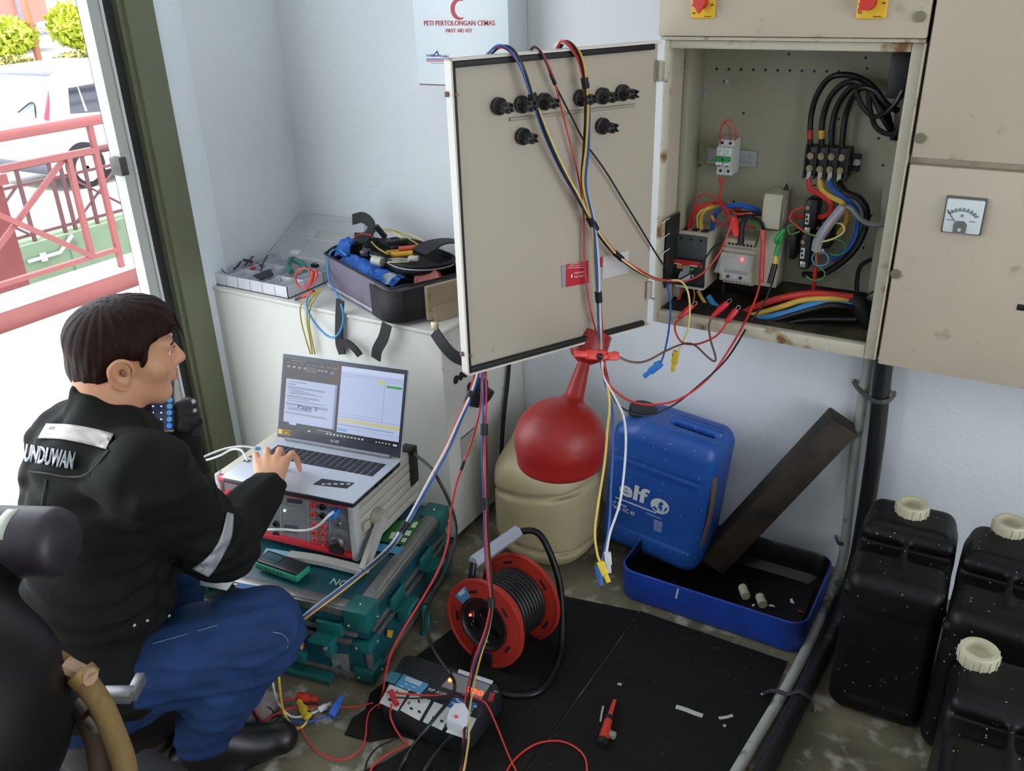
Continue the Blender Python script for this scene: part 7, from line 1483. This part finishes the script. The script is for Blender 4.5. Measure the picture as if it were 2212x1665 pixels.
lead('blue lead of the middle bundle, its plug hanging behind the yellow one', 'blue', .0026, SB[2] + [dp(1322, 880, 1.86), dp(1324, 960, 1.88), dp(1320, 1050, 1.89), dp(1316, 1130, 1.89), dp(1306, 1190, 1.89), dp(1295, 1225, 1.885)], banana(dp(1291, 1222, 1.885), dp(1299, 1264, 1.885), '#2c5fb0', 1.1))
lead('yellow lead of the middle bundle, hanging to a yellow plug near the floor', 'yellow', .0027, SB[3] + [dp(1317, 870, 1.82), dp(1312, 930, 1.83), dp(1306, 1000, 1.84), dp(1292, 1090, 1.84), dp(1285, 1150, 1.84), dp(1290, 1195, 1.84), dp(1297, 1216, 1.84)], banana(dp(1296, 1213, 1.84), dp(1315, 1257, 1.84), '#d9c02c', 1.2))
lead('black lead of the middle bundle, swinging right to the black and green probe', 'black', .0022, SB[4] + [dp(1322, 852, 1.84), dp(1345, 882, 1.86), dp(1395, 897, 1.875), dp(1450, 878, 1.885), dp(1510, 832, 1.905), dp(1570, 775, 1.92), Y(1618, 700, 1.87), Y(1650, 655, 1.90), Y(1668, 612, 1.925)])
# --- pair three: single red and black from the door top
pC = [(D_(1060, 740, -.045), .9), (D_(1100, 400, -.045), 1), (D_(1142, 150, -.035), 1), (D_(1148, 106, -.010), 1.2), (D_(1165, 108, .012), 1), (D_(1183, 140, .020), .7), (D_(1196, 174, .020), .5)]
SC_ = strands(['red', 'black'], pC, .0026, .5, 3.4)
lead('single red lead running down the door face to the red plugs', 'red', .0019, SC_[0] + [D_(1214, 240, .014), D_(1232, 310, .012), D_(1250, 385, .012), D_(1261, 470, .012), D_(1262, 550, .012), D_(1266, 610, .014), D_(1276, 670, .02), D_(1287, 715, .03), dp(1296, 757, 1.79)], banana(dp(1310, 768, 1.79), dp(1241, 764, 1.77), '#d8342c', 1.5))
lead('single black test lead slanting across the door face into the compartment', 'black', .0019, SC_[1] + [D_(1228, 240, .014), D_(1262, 305, .012), D_(1305, 365, .012), D_(1345, 430, .012), D_(1385, 495, .012), Y(1425, 560, 1.84), Y(1450, 590, 1.87)])
for a, b_, r, lb in ((D_(1149, 203, .030), D_(1158, 232, .030), .0085, 'black tape band on the left bundle beside the lamp holders'), (D_(1262, 168, .028), D_(1266, 190, .028), .0075, 'black tape band on the middle bundle near the door top'), (D_(1273, 470, .030), D_(1287, 496, .030), .0085, 'black tape band where the left and middle bundles cross'), (D_(1292, 630, .036), D_(1294, 652, .036), .0080, 'black tape band on the middle bundle above the lower hinge'), (D_(1190, 160, .019), D_(1199, 182, .019), .0038, 'thin black tape on the red and black pair'), (D_(1328, 546, .03), D_(1344, 560, .03), .0068, 'black tape band on the left bundle below the paper label')): tape(a, b_, r, lb)
# double red plug at the door's lower edge and its brown lead
t = lead('brown lead from the red plugs to a red clip in the compartment', 'brown', .0024, [dp(1335, 770, 1.79), dp(1362, 781, 1.80), dp(1395, 780, 1.82), dp(1440, 757, 1.84), Y(1475, 743, 1.80), Y(1500, 745, 1.80), Y(1530, 772, 1.80), Y(1544, 780, 1.80), Y(1545, 768, 1.80), Y(1536, 738, 1.81), Y(1531, 705, 1.83), Y(1536, 688, 1.84)], banana(dp(1336, 769, 1.79), dp(1296, 770, 1.78), '#d8342c', 1.3))
MB().ball(dp(1296, 770, 1.775), .007, 10).build('black_joint', blk, t, world=True)
def croc(t, a, b_, col, r=.0075):
    A, B = Vector(a), Vector(b_); MB().tube([A, A.lerp(B, .35), A.lerp(B, .75), A.lerp(B, .8)], lambda q: r*(.55+.45*math.sin(math.pi*min(1, q*1.05))), 10).build('clip_boot', pl(col, .3), t, world=True)
    d = (B-A).normalized(); s_ = d.cross(e2).normalized()
    for k in (-1, 1): MB().ribbon([A.lerp(B, .76)+s_*k*.002, A.lerp(B, .9)+s_*k*.004, B+s_*k*.001], .005, .001, s_).build('clip_jaw', steel, t, world=True)
croc(t, Y(1538, 684, 1.845), Y(1580, 646, 1.87), '#cc2433')
t = lead('dark red lead looping between two red crocodile clips in front of the frame', 'red', .0024, [Y(1468, 686, 1.84), Y(1458, 702, 1.835), Y(1461, 722, 1.825), Y(1475, 740, 1.815), Y(1505, 743, 1.81), Y(1540, 730, 1.815), Y(1560, 712, 1.825), Y(1569, 696, 1.835)])
croc(t, Y(1568, 697, 1.84), Y(1598, 660, 1.865), '#cc2433'); croc(t, Y(1466, 687, 1.845), Y(1505, 652, 1.88), '#d8303a')
# probes standing on the relay housing
def probe(lb, pts, cols, rs):
    t = thing('test_probe', lb, 'probe', pts[0], group='probes on the relay housing')
    for k in range(len(pts)-1): MB().tube([pts[k], pts[k+1]], rs[k], 10, smooth=False).build(('grip', 'shaft', 'tip', 'tip')[k], pl(cols[k], .35), t, world=True)
probe('long red probe standing upright beside the relay', [Y(1644, 610, 1.935), Y(1647, 550, 1.945), Y(1648, 520, 1.95), Y(1647, 497, 1.955)], ('#c9303a', '#d2403a', '#d84a3f'), (.0058, .0052, .0065))
probe('black and green probe standing upright right of the red one', [Y(1663, 612, 1.935), Y(1674, 570, 1.945), Y(1676, 552, 1.95), Y(1690, 497, 1.96)], ('#161616', '#d8c832', '#1f9c48'), (.0072, .0045, .0055))
MB().tube([Y(1680, 525, 1.945), Y(1677, 516, 1.935), Y(1692, 497, 1.95)], .005, 8).build('clip_lever', pl('#1f9c48', .4), bpy.data.objects['test_probe.001'], world=True)
t = thing('red_crocodile_clip', 'large red clip gripping the breaker feeds above the relay', 'clip', Y(1588, 500, 1.91)); croc(t, Y(1590, 512, 1.90), Y(1582, 460, 1.93), '#d2332e', .0105)
t = thing('black_clip', 'black clip right beside the large red clip above the relay', 'clip', Y(1600, 520, 1.91)); MB().tube([Y(1600, 528, 1.915), Y(1602, 490, 1.92), Y(1612, 468, 1.94)], .0075, 8).build('clip_boot', blk, t, world=True)
# --- below the door
pT = [(D_(1032, 790, -.040), .9), (D_(1028, 815, -.035), .9), (dp(1014, 858, 1.87), .7), (dp(992, 908, 1.88), .9), (dp(965, 970, 1.88), 1.1), (dp(928, 1040, 1.87), 1.1), (dp(890, 1110, 1.86), .8), (dp(872, 1140, 1.86), .7), (dp(845, 1180, 1.87), 1.0), (at('z', CH+.024, 800, 1222), 1.3), (at('z', CH+.018, 748, 1264), 1.5), (at('z', CH+.014, 700, 1300), 1.6), (at('z', CH-.004, 664, 1328), 1.4), (at('z', CH-.04, 646, 1350), 1.3), (at('z', .10, 650, 1400), 1.2)]
for (c_, Q), w_ in zip(zip(('white', 'red', 'yellow', 'blue'), strands(['white', 'red', 'yellow', 'blue'], pT, .0050, .5, 1.2)), ('white', 'red', 'yellow', 'blue')):
    lead(w_ + ' lead of the bundle running down across the teal case', c_, .0024, Q, grp='leads across the teal case')
tape(dp(1019, 845, 1.87), dp(1008, 872, 1.875), .008, 'black tape band just below the lower door corner'); tape(dp(880, 1126, 1.86), dp(866, 1150, 1.86), .008, 'black tape band on the leads above the green notice')
pV = [(D_(1046, 790, -.04), .9), (D_(1046, 812, -.03), 1), (dp(1047, 870, 1.86), 1), (dp(1046, 925, 1.86), .7), (dp(1047, 1000, 1.865), 1.1), (dp(1049, 1085, 1.865), .7), (dp(1052, 1180, 1.865), 1.0), (dp(1058, 1250, 1.86), 1.0), (dp(1062, 1300, 1.86), .6), (dp(1052, 1360, 1.86), .9), (dp(1032, 1420, 1.85), 1.2), (at('z', .10, 1016, 1485), 1.3), (at('z', .082, 1007, 1545), 1.3), (at('z', .075, 1007, 1590), 1.3), (at('z', .045, 1004, 1625), 1.2), (at('z', .012, 998, 1665), 1.2), (at('z', .012, 985, 1720), 1.2)]
for c_, Q in zip(('red', 'blue', 'yellow', 'black'), strands(['red', 'blue', 'yellow', 'black'], pV, .0048, .7, .3)):
    lead(c_ + ' lead of the bundle hanging past the cable reel', c_, .0022, Q, grp='leads past the cable reel')
for a, b_, lb in ((dp(1046, 915, 1.86), dp(1046, 940, 1.86), 'black tape band on the hanging leads beside the equipment box'), (dp(1048, 1075, 1.865), dp(1049, 1100, 1.865), 'black tape band on the hanging leads beside the cream drum'), (dp(1061, 1290, 1.86), dp(1062, 1312, 1.86), 'black tape band on the hanging leads in front of the reel hub')): tape(a, b_, .0078, lb)
lead('red and black single lead curving down along the right side of the teal case', 'red', .0024, [D_(1042, 790, -.035), D_(1041, 812, -.03), dp(1038, 880, 1.88), dp(1020, 950, 1.90), dp(1002, 1000, 1.91), dp(985, 1050, 1.92), dp(972, 1120, 1.93), dp(966, 1175, 1.92), dp(945, 1235, 1.91), dp(905, 1305, 1.90), dp(868, 1365, 1.89), dp(845, 1410, 1.89), dp(832, 1460, 1.90), at('z', .055, 826, 1500), at('z', .02, 818, 1530)])
tape(dp(1003, 995, 1.91), dp(996, 1015, 1.912), .0036, 'short black tape on the single red lead')
o = lead('black mains lead from the back of the test set looping down to the socket box', 'black', .0038, [MT @ Vector((.004, TD-.03, TH-.01)), dp(930, 1010, 2.02), dp(962, 1065, 2.0), dp(982, 1120, 1.98), dp(984, 1165, 1.96), dp(965, 1225, 1.95), dp(932, 1290, 1.95), dp(920, 1340, 1.95), dp(935, 1400, 1.93), dp(965, 1445, 1.89), at('z', .10, 982, 1475), at('z', .085, 975, 1505), at('z', .080, 940, 1550), at('z', .066, 912, 1585), at('z', .02, 880, 1630), at('z', .008, 862, 1665), at('z', .008, 850, 1720)], name='mains_lead', n=9, grp=None)
lead('black lead from the white plug running to the bottom edge of the photo', 'black', .0042, [at('z', .072, 975, 1590), at('z', .04, 950, 1618), at('z', .010, 920, 1660), at('z', .008, 900, 1720)], name='mains_lead', n=9, grp=None)
tr_ = thing('test_lead', 'red clip lead lying across the sockets of the socket box', 'lead', at('z', .08, 848, 1505), group=LG)
zs = z_+.006
MB().tube([at('z', zs, 836, 1494), at('z', zs+.003, 870, 1498), at('z', zs+.002, 930, 1502), at('z', zs+.003, 1000, 1502), at('z', zs+.003, 1040, 1512), at('z', zs, 1056, 1530), at('z', .03, 1078, 1580), at('z', .010, 1098, 1630), at('z', .008, 1116, 1668), at('z', .008, 1130, 1710)], .0021, 7, sub=6).build('cord', wm('red'), tr_, world=True)
MB().tube([at('z', zs+.012, 845, 1492), at('z', zs+.008, 850, 1508), at('z', zs+.004, 858, 1522)], .0062, 8).build('clip_boot', pl('#b32430', .35), tr_, world=True)
lead('thin black lead lying beside the red clip lead across the sockets', 'black', .0018, [at('z', zs+.002, 853, 1506), at('z', zs+.001, 900, 1508), at('z', zs+.003, 950, 1504), at('z', zs+.005, 985, 1500), at('z', zs+.002, 1020, 1510)])
Zf = lambda x, y, z=.008: at('z', z, x, y)
lead('red lead dropping off the left sockets and kinking toward the bottom edge', 'red', .0021, [at('z', zs+.004, 846, 1520), at('z', .05, 843, 1545), Zf(852, 1570, .03), Zf(868, 1595), Zf(880, 1606), Zf(872, 1612), Zf(840, 1628), Zf(810, 1650), Zf(798, 1672), Zf(790, 1720)])
lead('big red loop lying on the black mat at the bottom edge of the photo', 'red', .0022, [Zf(1082, 1712), Zf(1095, 1665), Zf(1120, 1632), Zf(1160, 1606), Zf(1205, 1600), Zf(1240, 1612), Zf(1263, 1635), Zf(1268, 1668), Zf(1262, 1712)])
lead('thin black lead curling from under the socket box to the bottom edge', 'black', .0022, [Zf(868, 1590), Zf(845, 1600), Zf(815, 1615), Zf(795, 1640), Zf(788, 1668), Zf(786, 1712)])
lead('red lead looping on the bare floor left of the socket box', 'red', .0021, [Zf(830, 1512, .02), Zf(800, 1535), Zf(792, 1560), Zf(790, 1590), Zf(780, 1615), Zf(755, 1636), Zf(725, 1640), Zf(690, 1626), Zf(665, 1600), Zf(648, 1572), Zf(620, 1575), Zf(600, 1590)])
lead('white lead hanging in front of the case to a white plug on the floor', 'white', .0024, [dp(588, 1462, 1.90), dp(592, 1490, 1.91), Zf(602, 1520, .03), Zf(625, 1545), Zf(650, 1548), Zf(680, 1538), Zf(690, 1532)], banana(Zf(688, 1533, .010), Zf(716, 1519, .012), '#c9ccd2', 1.0))
lead('yellow lead hanging in front of the case to a yellow plug on the floor', 'yellow', .0028, [dp(602, 1445, 1.89), dp(604, 1485, 1.90), Zf(612, 1535, .02), Zf(630, 1565), Zf(645, 1573), Zf(660, 1562), Zf(666, 1548)], banana(Zf(666, 1550, .010), Zf(645, 1513, .014), '#d2b42c', 1.25))
lead('blue lead on the floor ending in a bright blue plug before the case', 'blue', .0024, [Zf(628, 1556), Zf(660, 1560), Zf(690, 1552), Zf(715, 1545)], banana(Zf(715, 1547, .010), Zf(738, 1504, .02), '#2a5fc4', 1.35))
lead('red lead ending in a red plug under the case skid', 'red', .0021, [Zf(540, 1522), Zf(575, 1515), Zf(600, 1513), Zf(615, 1512, .012), Zf(640, 1508, .012)], banana(Zf(642, 1503, .014), Zf(686, 1510, .012), '#c2382e', 1.3))
lead('red lead kinked in a V over the grey rag', 'red', .0019, [Zf(524, 1525, .03), Zf(545, 1530, .03), Zf(560, 1550, .03), Zf(571, 1557, .03), Zf(590, 1545, .02), Zf(625, 1530, .012), Zf(660, 1526, .012), Zf(720, 1527, .010), Zf(770, 1526, .009), Zf(806, 1518, .012)])
lead('black lead crossing the grey rag to a cable tie', 'black', .0024, [Zf(530, 1516, .035), Zf(545, 1535, .034), Zf(556, 1556, .03), Zf(565, 1572, .02), Zf(590, 1560, .012), Zf(610, 1545)])
lead('second black lead curving away from the grey rag', 'black', .0022, [Zf(522, 1530, .03), Zf(550, 1524, .032), Zf(580, 1528, .025), Zf(600, 1545, .01), Zf(625, 1556)])
# grey rag
f3 = un(.02, sd_box(tuple(Zf(545, 1540, .014)), (.045, .035, .012), .01, Matrix.Rotation(.5, 3, 'Z')), sd_ell(tuple(Zf(560, 1520, .016)), (.035, .045, .018)))
c_ = Zf(552, 1530, .015); o = sdf_obj('grey_rag', lambda P: f3(P)+.004*np.sin(P[..., 0]*160)*np.sin(P[..., 1]*140), tuple(c_-Vector((.10, .10, .025))), tuple(c_+Vector((.10, .10, .05))), .005, mat('rag_grey', '#8a7f80', .8, var=.2, vs=20), None, smooth=1); tag(o, 'crumpled grey rag on the floor beside the man\'s boot', 'rag')
# red probe on the mat
t = thing('insulated_probe', 'red insulated probe lying on the mat seam', 'probe', Zf(1305, 1595))
MB().tube([Zf(1300, 1606, .014), Zf(1306, 1585, .015), Zf(1314, 1556, .014)], lambda q: .012*(1-.25*q), 12).build('grip', pl('#c33a28', .4), t, world=True); MB().tube([Zf(1314, 1556, .014), Zf(1317, 1549, .014)], .0105, 12, smooth=False).build('collar', blk, t, world=True); MB().tube([Zf(1317, 1549, .014), Zf(1322, 1530, .012), Zf(1328, 1513, .010)], lambda q: .006*(1-.3*q), 10).build('shaft', pl('#c9402e', .4), t, world=True)
MB().tube([Zf(1299, 1610, .014), Zf(1303, 1598, .014)], .0125, 12, smooth=False).build('end_cap', blk, t, world=True); MB().rbox((-.008, -.007, -.006), (.008, .007, .006), .002, Matrix.Translation(Zf(1322, 1587, .012))).build('side_tab', pl('#8f8c80', .5), t, world=True)
# white network cable into the test set, and the usb cable at the laptop's left side
t = thing('network_cable', 'white network cable with blue plug in the front of the test set', 'cable', ft(1025, 1200))
p = ft(1030, 1205, .002); q = ft(1000, 1225, .03); MB().rbox((-.010, -.016, -.008), (.010, .012, .010), .002, Matrix.Translation(p+FPN*.014) @ FPN.to_track_quat('-Y', 'Z').to_matrix().to_4x4()).build('plug', pl('#3b7cc4', .4), t, world=True)
MB().tube([ft(1000, 1215, .03), ft(960, 1250, .045), ft(900, 1310, .05), ft(830, 1345, .045), ft(740, 1352, .045), ft(660, 1345, .05), ft(580, 1345, .06), ft(520, 1345, .06)], .0032, 9).build('cord', wm('white'), t, world=True)
t = thing('usb_cable', 'white cable looping at the left side of the laptop', 'cable', dp(450, 988, 2.25))
MB().tube([dp(553, 968, 2.27), dp(525, 964, 2.27), dp(490, 968, 2.27), dp(455, 980, 2.26), dp(436, 990, 2.25), dp(444, 994, 2.24), dp(475, 984, 2.23), dp(500, 971, 2.22), dp(520, 972, 2.21), dp(530, 985, 2.20), PT(535, 998)+Vector((0, 0, .004))], .0028, 8).build('cord', wm('white'), t, world=True); MB().tube([dp(552, 968, 2.27), dp(562, 969, 2.27)], .005, 8, smooth=False).build('plug', pl('#4a86b8', .4), t, world=True)
t = thing('red_lead_plug', 'red plug with brass ring in the left sockets of the test set', 'plug', ft(230, 1130)); MB().tube([ft(150, 1135, .05), ft(215, 1115, .03), ft(262, 1098, .012)], lambda q: .008+.008*q, 10).build('plug_body', pl('#d0342a', .35), t, world=True); MB().lathe([(.004, 0), (.008, 0), (.008, .004), (.004, .004), (.004, 0)], 16, Matrix.Translation(ft(252, 1188, .03)) @ FPN.to_track_quat('Z', 'Y').to_matrix().to_4x4()).build('brass_ring', pl('#b39a4a', .35, metal=.7), t, world=True)
# ================================================================== engine corner at lower left
t = thing('engine', 'black engine with round intake drum and tan hose in the front left corner', 'engine', dp(-60, 1600, 1.2))
em = mat('engine_black', '#0e0d10', .42, var=.2, vs=8, spec=.4)
a, b_ = dp(-260, 1160, 1.30), dp(128, 1172, 1.26); ax_ = (b_-a).normalized(); M_ = ax_.to_track_quat('Z', 'Y').to_matrix().to_4x4(); M_.translation = a; L_ = (b_-a).length
MB().lathe([(.0, 0), (.05, 0), (.0515, .004), (.0515, L_-.010), (.047, L_+.004), (.036, L_+.012), (0, L_+.014)], 40, M_).build('intake_drum', mat('drum_purple', '#2b262e', .45, var=.1, vs=8), t, world=True)
vv = []
for k in range(7):
    an = -1.15+k*.17; 
    for s in (0, 1):
        u = Vector((RC @ np.array((0, 0, -1)))); u = (u - ax_*u.dot(ax_)).normalized(); w_ = ax_.cross(u)
        if w_.z < 0: w_ = -w_
        vv.append(a + ax_*(L_*(.765+s*.062)) + (u*math.cos(an+1.57-.2)*.0522 + w_*math.sin(an+1.57-.2)*.0522))
b2 = MB(); b2.grid(vv, [(2*i, 2*i+1, 2*i+3, 2*i+2) for i in range(6)]); o = b2.build('drum_label', pl('#b9bcae', .5), t, world=True); o.modifiers.new('s', 'SOLIDIFY').thickness = .001
DCe = dp(-150, 1565, 1.12)
sdf_obj('engine_cover', un(.05, sd_ell(tuple(DCe), (.155, .17, .185)), sd_cone(tuple(DCe+Vector((0, 0, .1))), tuple(dp(10, 1210, 1.28)), .06, .035)), tuple(DCe-Vector((.23, .23, .24))), tuple(DCe+Vector((.26, .30, .48))), .009, em, t, smooth=1)
hz = 1.20
MB().tube([dp(110, 1420, hz-.02), dp(150, 1448, hz-.02), dp(185, 1475, hz-.02), dp(220, 1525, hz-.02), dp(248, 1590, hz-.03), dp(268, 1650, hz-.04), dp(276, 1720, hz-.05)], .0155, 12).build('tan_hose', mat('hose_tan', '#7a6238', .75, var=.15, vs=20, dirt='#5d4b2c', ds=20, dt=.6), t, world=True)
MB().tube([dp(172, 1452, hz-.03), dp(188, 1470, hz-.03)], .020, 12, smooth=False).build('hose_clamp', pl('#a3854a', .4, metal=.6), t, world=True); MB().tube([dp(140, 1436, hz-.03), dp(172, 1452, hz-.03), dp(196, 1462, hz-.04)], .012, 8).build('frayed_wrap', pl('#a98a74', .8), t, world=True)
MB().rbox((-.022, -.008, -.012), (.022, .008, .012), .003, frame(dp(255, 1500, hz+.08), e1, (0, 0, 1))).rbox((.010, -.010, -.040), (.024, .010, .0), .003, frame(dp(258, 1505, hz+.08), e1, (0, 0, 1))).build('bracket', pl('#85868a', .35, metal=.6), t, world=True)
for x, y, r in ((205, 1560, .012), (222, 1580, .014), (232, 1600, .010), (185, 1520, .014)): MB().tube([dp(x-14, y-12, hz), dp(x+8, y+10, hz)], r, 10, smooth=False).build('fitting', pl('#6a645c', .35, metal=.7), t, world=True)
MB().tube([dp(190, 1540, hz+.02), dp(215, 1600, hz), dp(230, 1700, hz-.02)], .02, 10).build('inner_pipe', pl('#4a3a2a', .6), t, world=True)
MB().rbox((-1.15, .22, 0), (-.80, .62, .30), .02).build('engine_block', pl('#19181a', .5), t, world=True)
# ================================================================== parked car beyond the fence
M_ = Matrix.Translation((-12.3, 7.62, -1.32)); t = thing('parked_car', 'white hatchback car parked by the far kerb beyond the railings', 'car', M=M_)
wcar = mat('car_white', '#e4e4e8', .25, var=.02, coat=.3)
pf_ = [(.10, .22), (0, .34), (.0, .60), (.06, .86), (.16, 1.05), (.36, 1.60), (.55, 1.68), (1.6, 1.70), (2.3, 1.62), (3.0, 1.14), (3.85, .96), (4.0, .55), (3.95, .25), (3.7, .20), (.3, .20)]
b2 = MB(); b2.prism([(y, z) for y, z in pf_], 0, -1.62, Matrix(((0, 0, 1, 0), (1, 0, 0, 0), (0, 1, 0, 0), (0, 0, 0, 1)))); b2.build('body', wcar, t, bevel=.045)
cg_ = mat('car_glass', '#2a2c3a', .08, var=.2, vs=2, spec=.8)
cp_ = lambda x, y, o=.006: onp(x, y, M_ @ Vector((o, 0, 0)), (1, 0, 0))
MB().slab([cp_(147, 190), cp_(152, 246), cp_(262, 238), cp_(262, 172), cp_(236, 174)], .008).build('side_window', cg_, t, world=True); MB().slab([cp_(166, 184, .018), cp_(168, 184, .018), cp_(189, 240, .018), cp_(184, 240, .018)], .004).build('window_bar', pl('#b9bac4', .4), t, world=True)
MB().slab([cp_(103, 196, .004), cp_(93, 258, .004), cp_(104, 262, .004), cp_(105, 225, .004)], .03).build('tail_light', pl('#d23a4a', .3), t, world=True)
rw = [(-.10, .17, 1.08), (-1.5, .17, 1.08), (-1.42, .36, 1.56), (-.18, .36, 1.56)]; MB().slab([M_ @ (Vector(q)+Vector((0, -.012, .004))) for q in rw], .01).build('rear_window', pl('#8fa6b4', .1), t, world=True)
MB().rbox((-1.48, .27, 1.60), (-.14, .45, 1.68), .02, M_ ).build('rear_spoiler', pl('#7d7f94', .3), t, world=True); MB().tube([M_ @ Vector((-.75, .13, 1.10)), M_ @ Vector((-.45, .20, 1.24)), M_ @ Vector((-.35, .13, 1.04))], .012, 6).build('wiper', blk, t, world=True)
MB().rbox((-1.5, -.03, .26), (-.12, .05, .42), .03, M_).build('bumper_strip', pl('#4a4c58', .5), t, world=True)
def wheel(y, x):
    Mw = M_ @ Matrix.Translation((x, y, .285)) @ Matrix.Rotation(R_(90), 4, 'Y')
    o = MB().lathe([(.20, -.10), (.27, -.10), (.285, -.07), (.285, .0), (.27, .03), (.20, .035), (.195, .01), (.195, -.1)], 32, Mw).build('tyre', blkr, t, world=True)
    b3 = MB(); b3.lathe([(.185, .02), (.20, .03), (.20, .0), (.185, .0)], 32, Mw); b3.lathe([(0, .02), (.045, .02), (.05, .0), (0, 0)], 16, Mw)
    for k in range(5): b3.rbox((.03, -.028, .0), (.19, .028, .022), .006, Mw @ Matrix.Rotation(2*math.pi*k/5+.3, 4, 'Z'))
    b3.build('rim', pl('#c9c9cc', .3, metal=.4), o, world=True); MB().lathe([(0, -.02), (.195, -.02), (.195, -.03), (0, -.03)], 24, Mw).build('hub_dark', pl('#2a2a30', .6), o, world=True)
for y, x in ((.50, .012), (3.1, .012)): wheel(y, x)
MB().lathe([(.0, .0), (.33, .0), (.33, .004), (0, .004)], 32, M_ @ Matrix.Translation((.001, .50, .33)) @ Matrix.Rotation(R_(90), 4, 'Y')).build('wheel_arch', blkr, t, world=True)
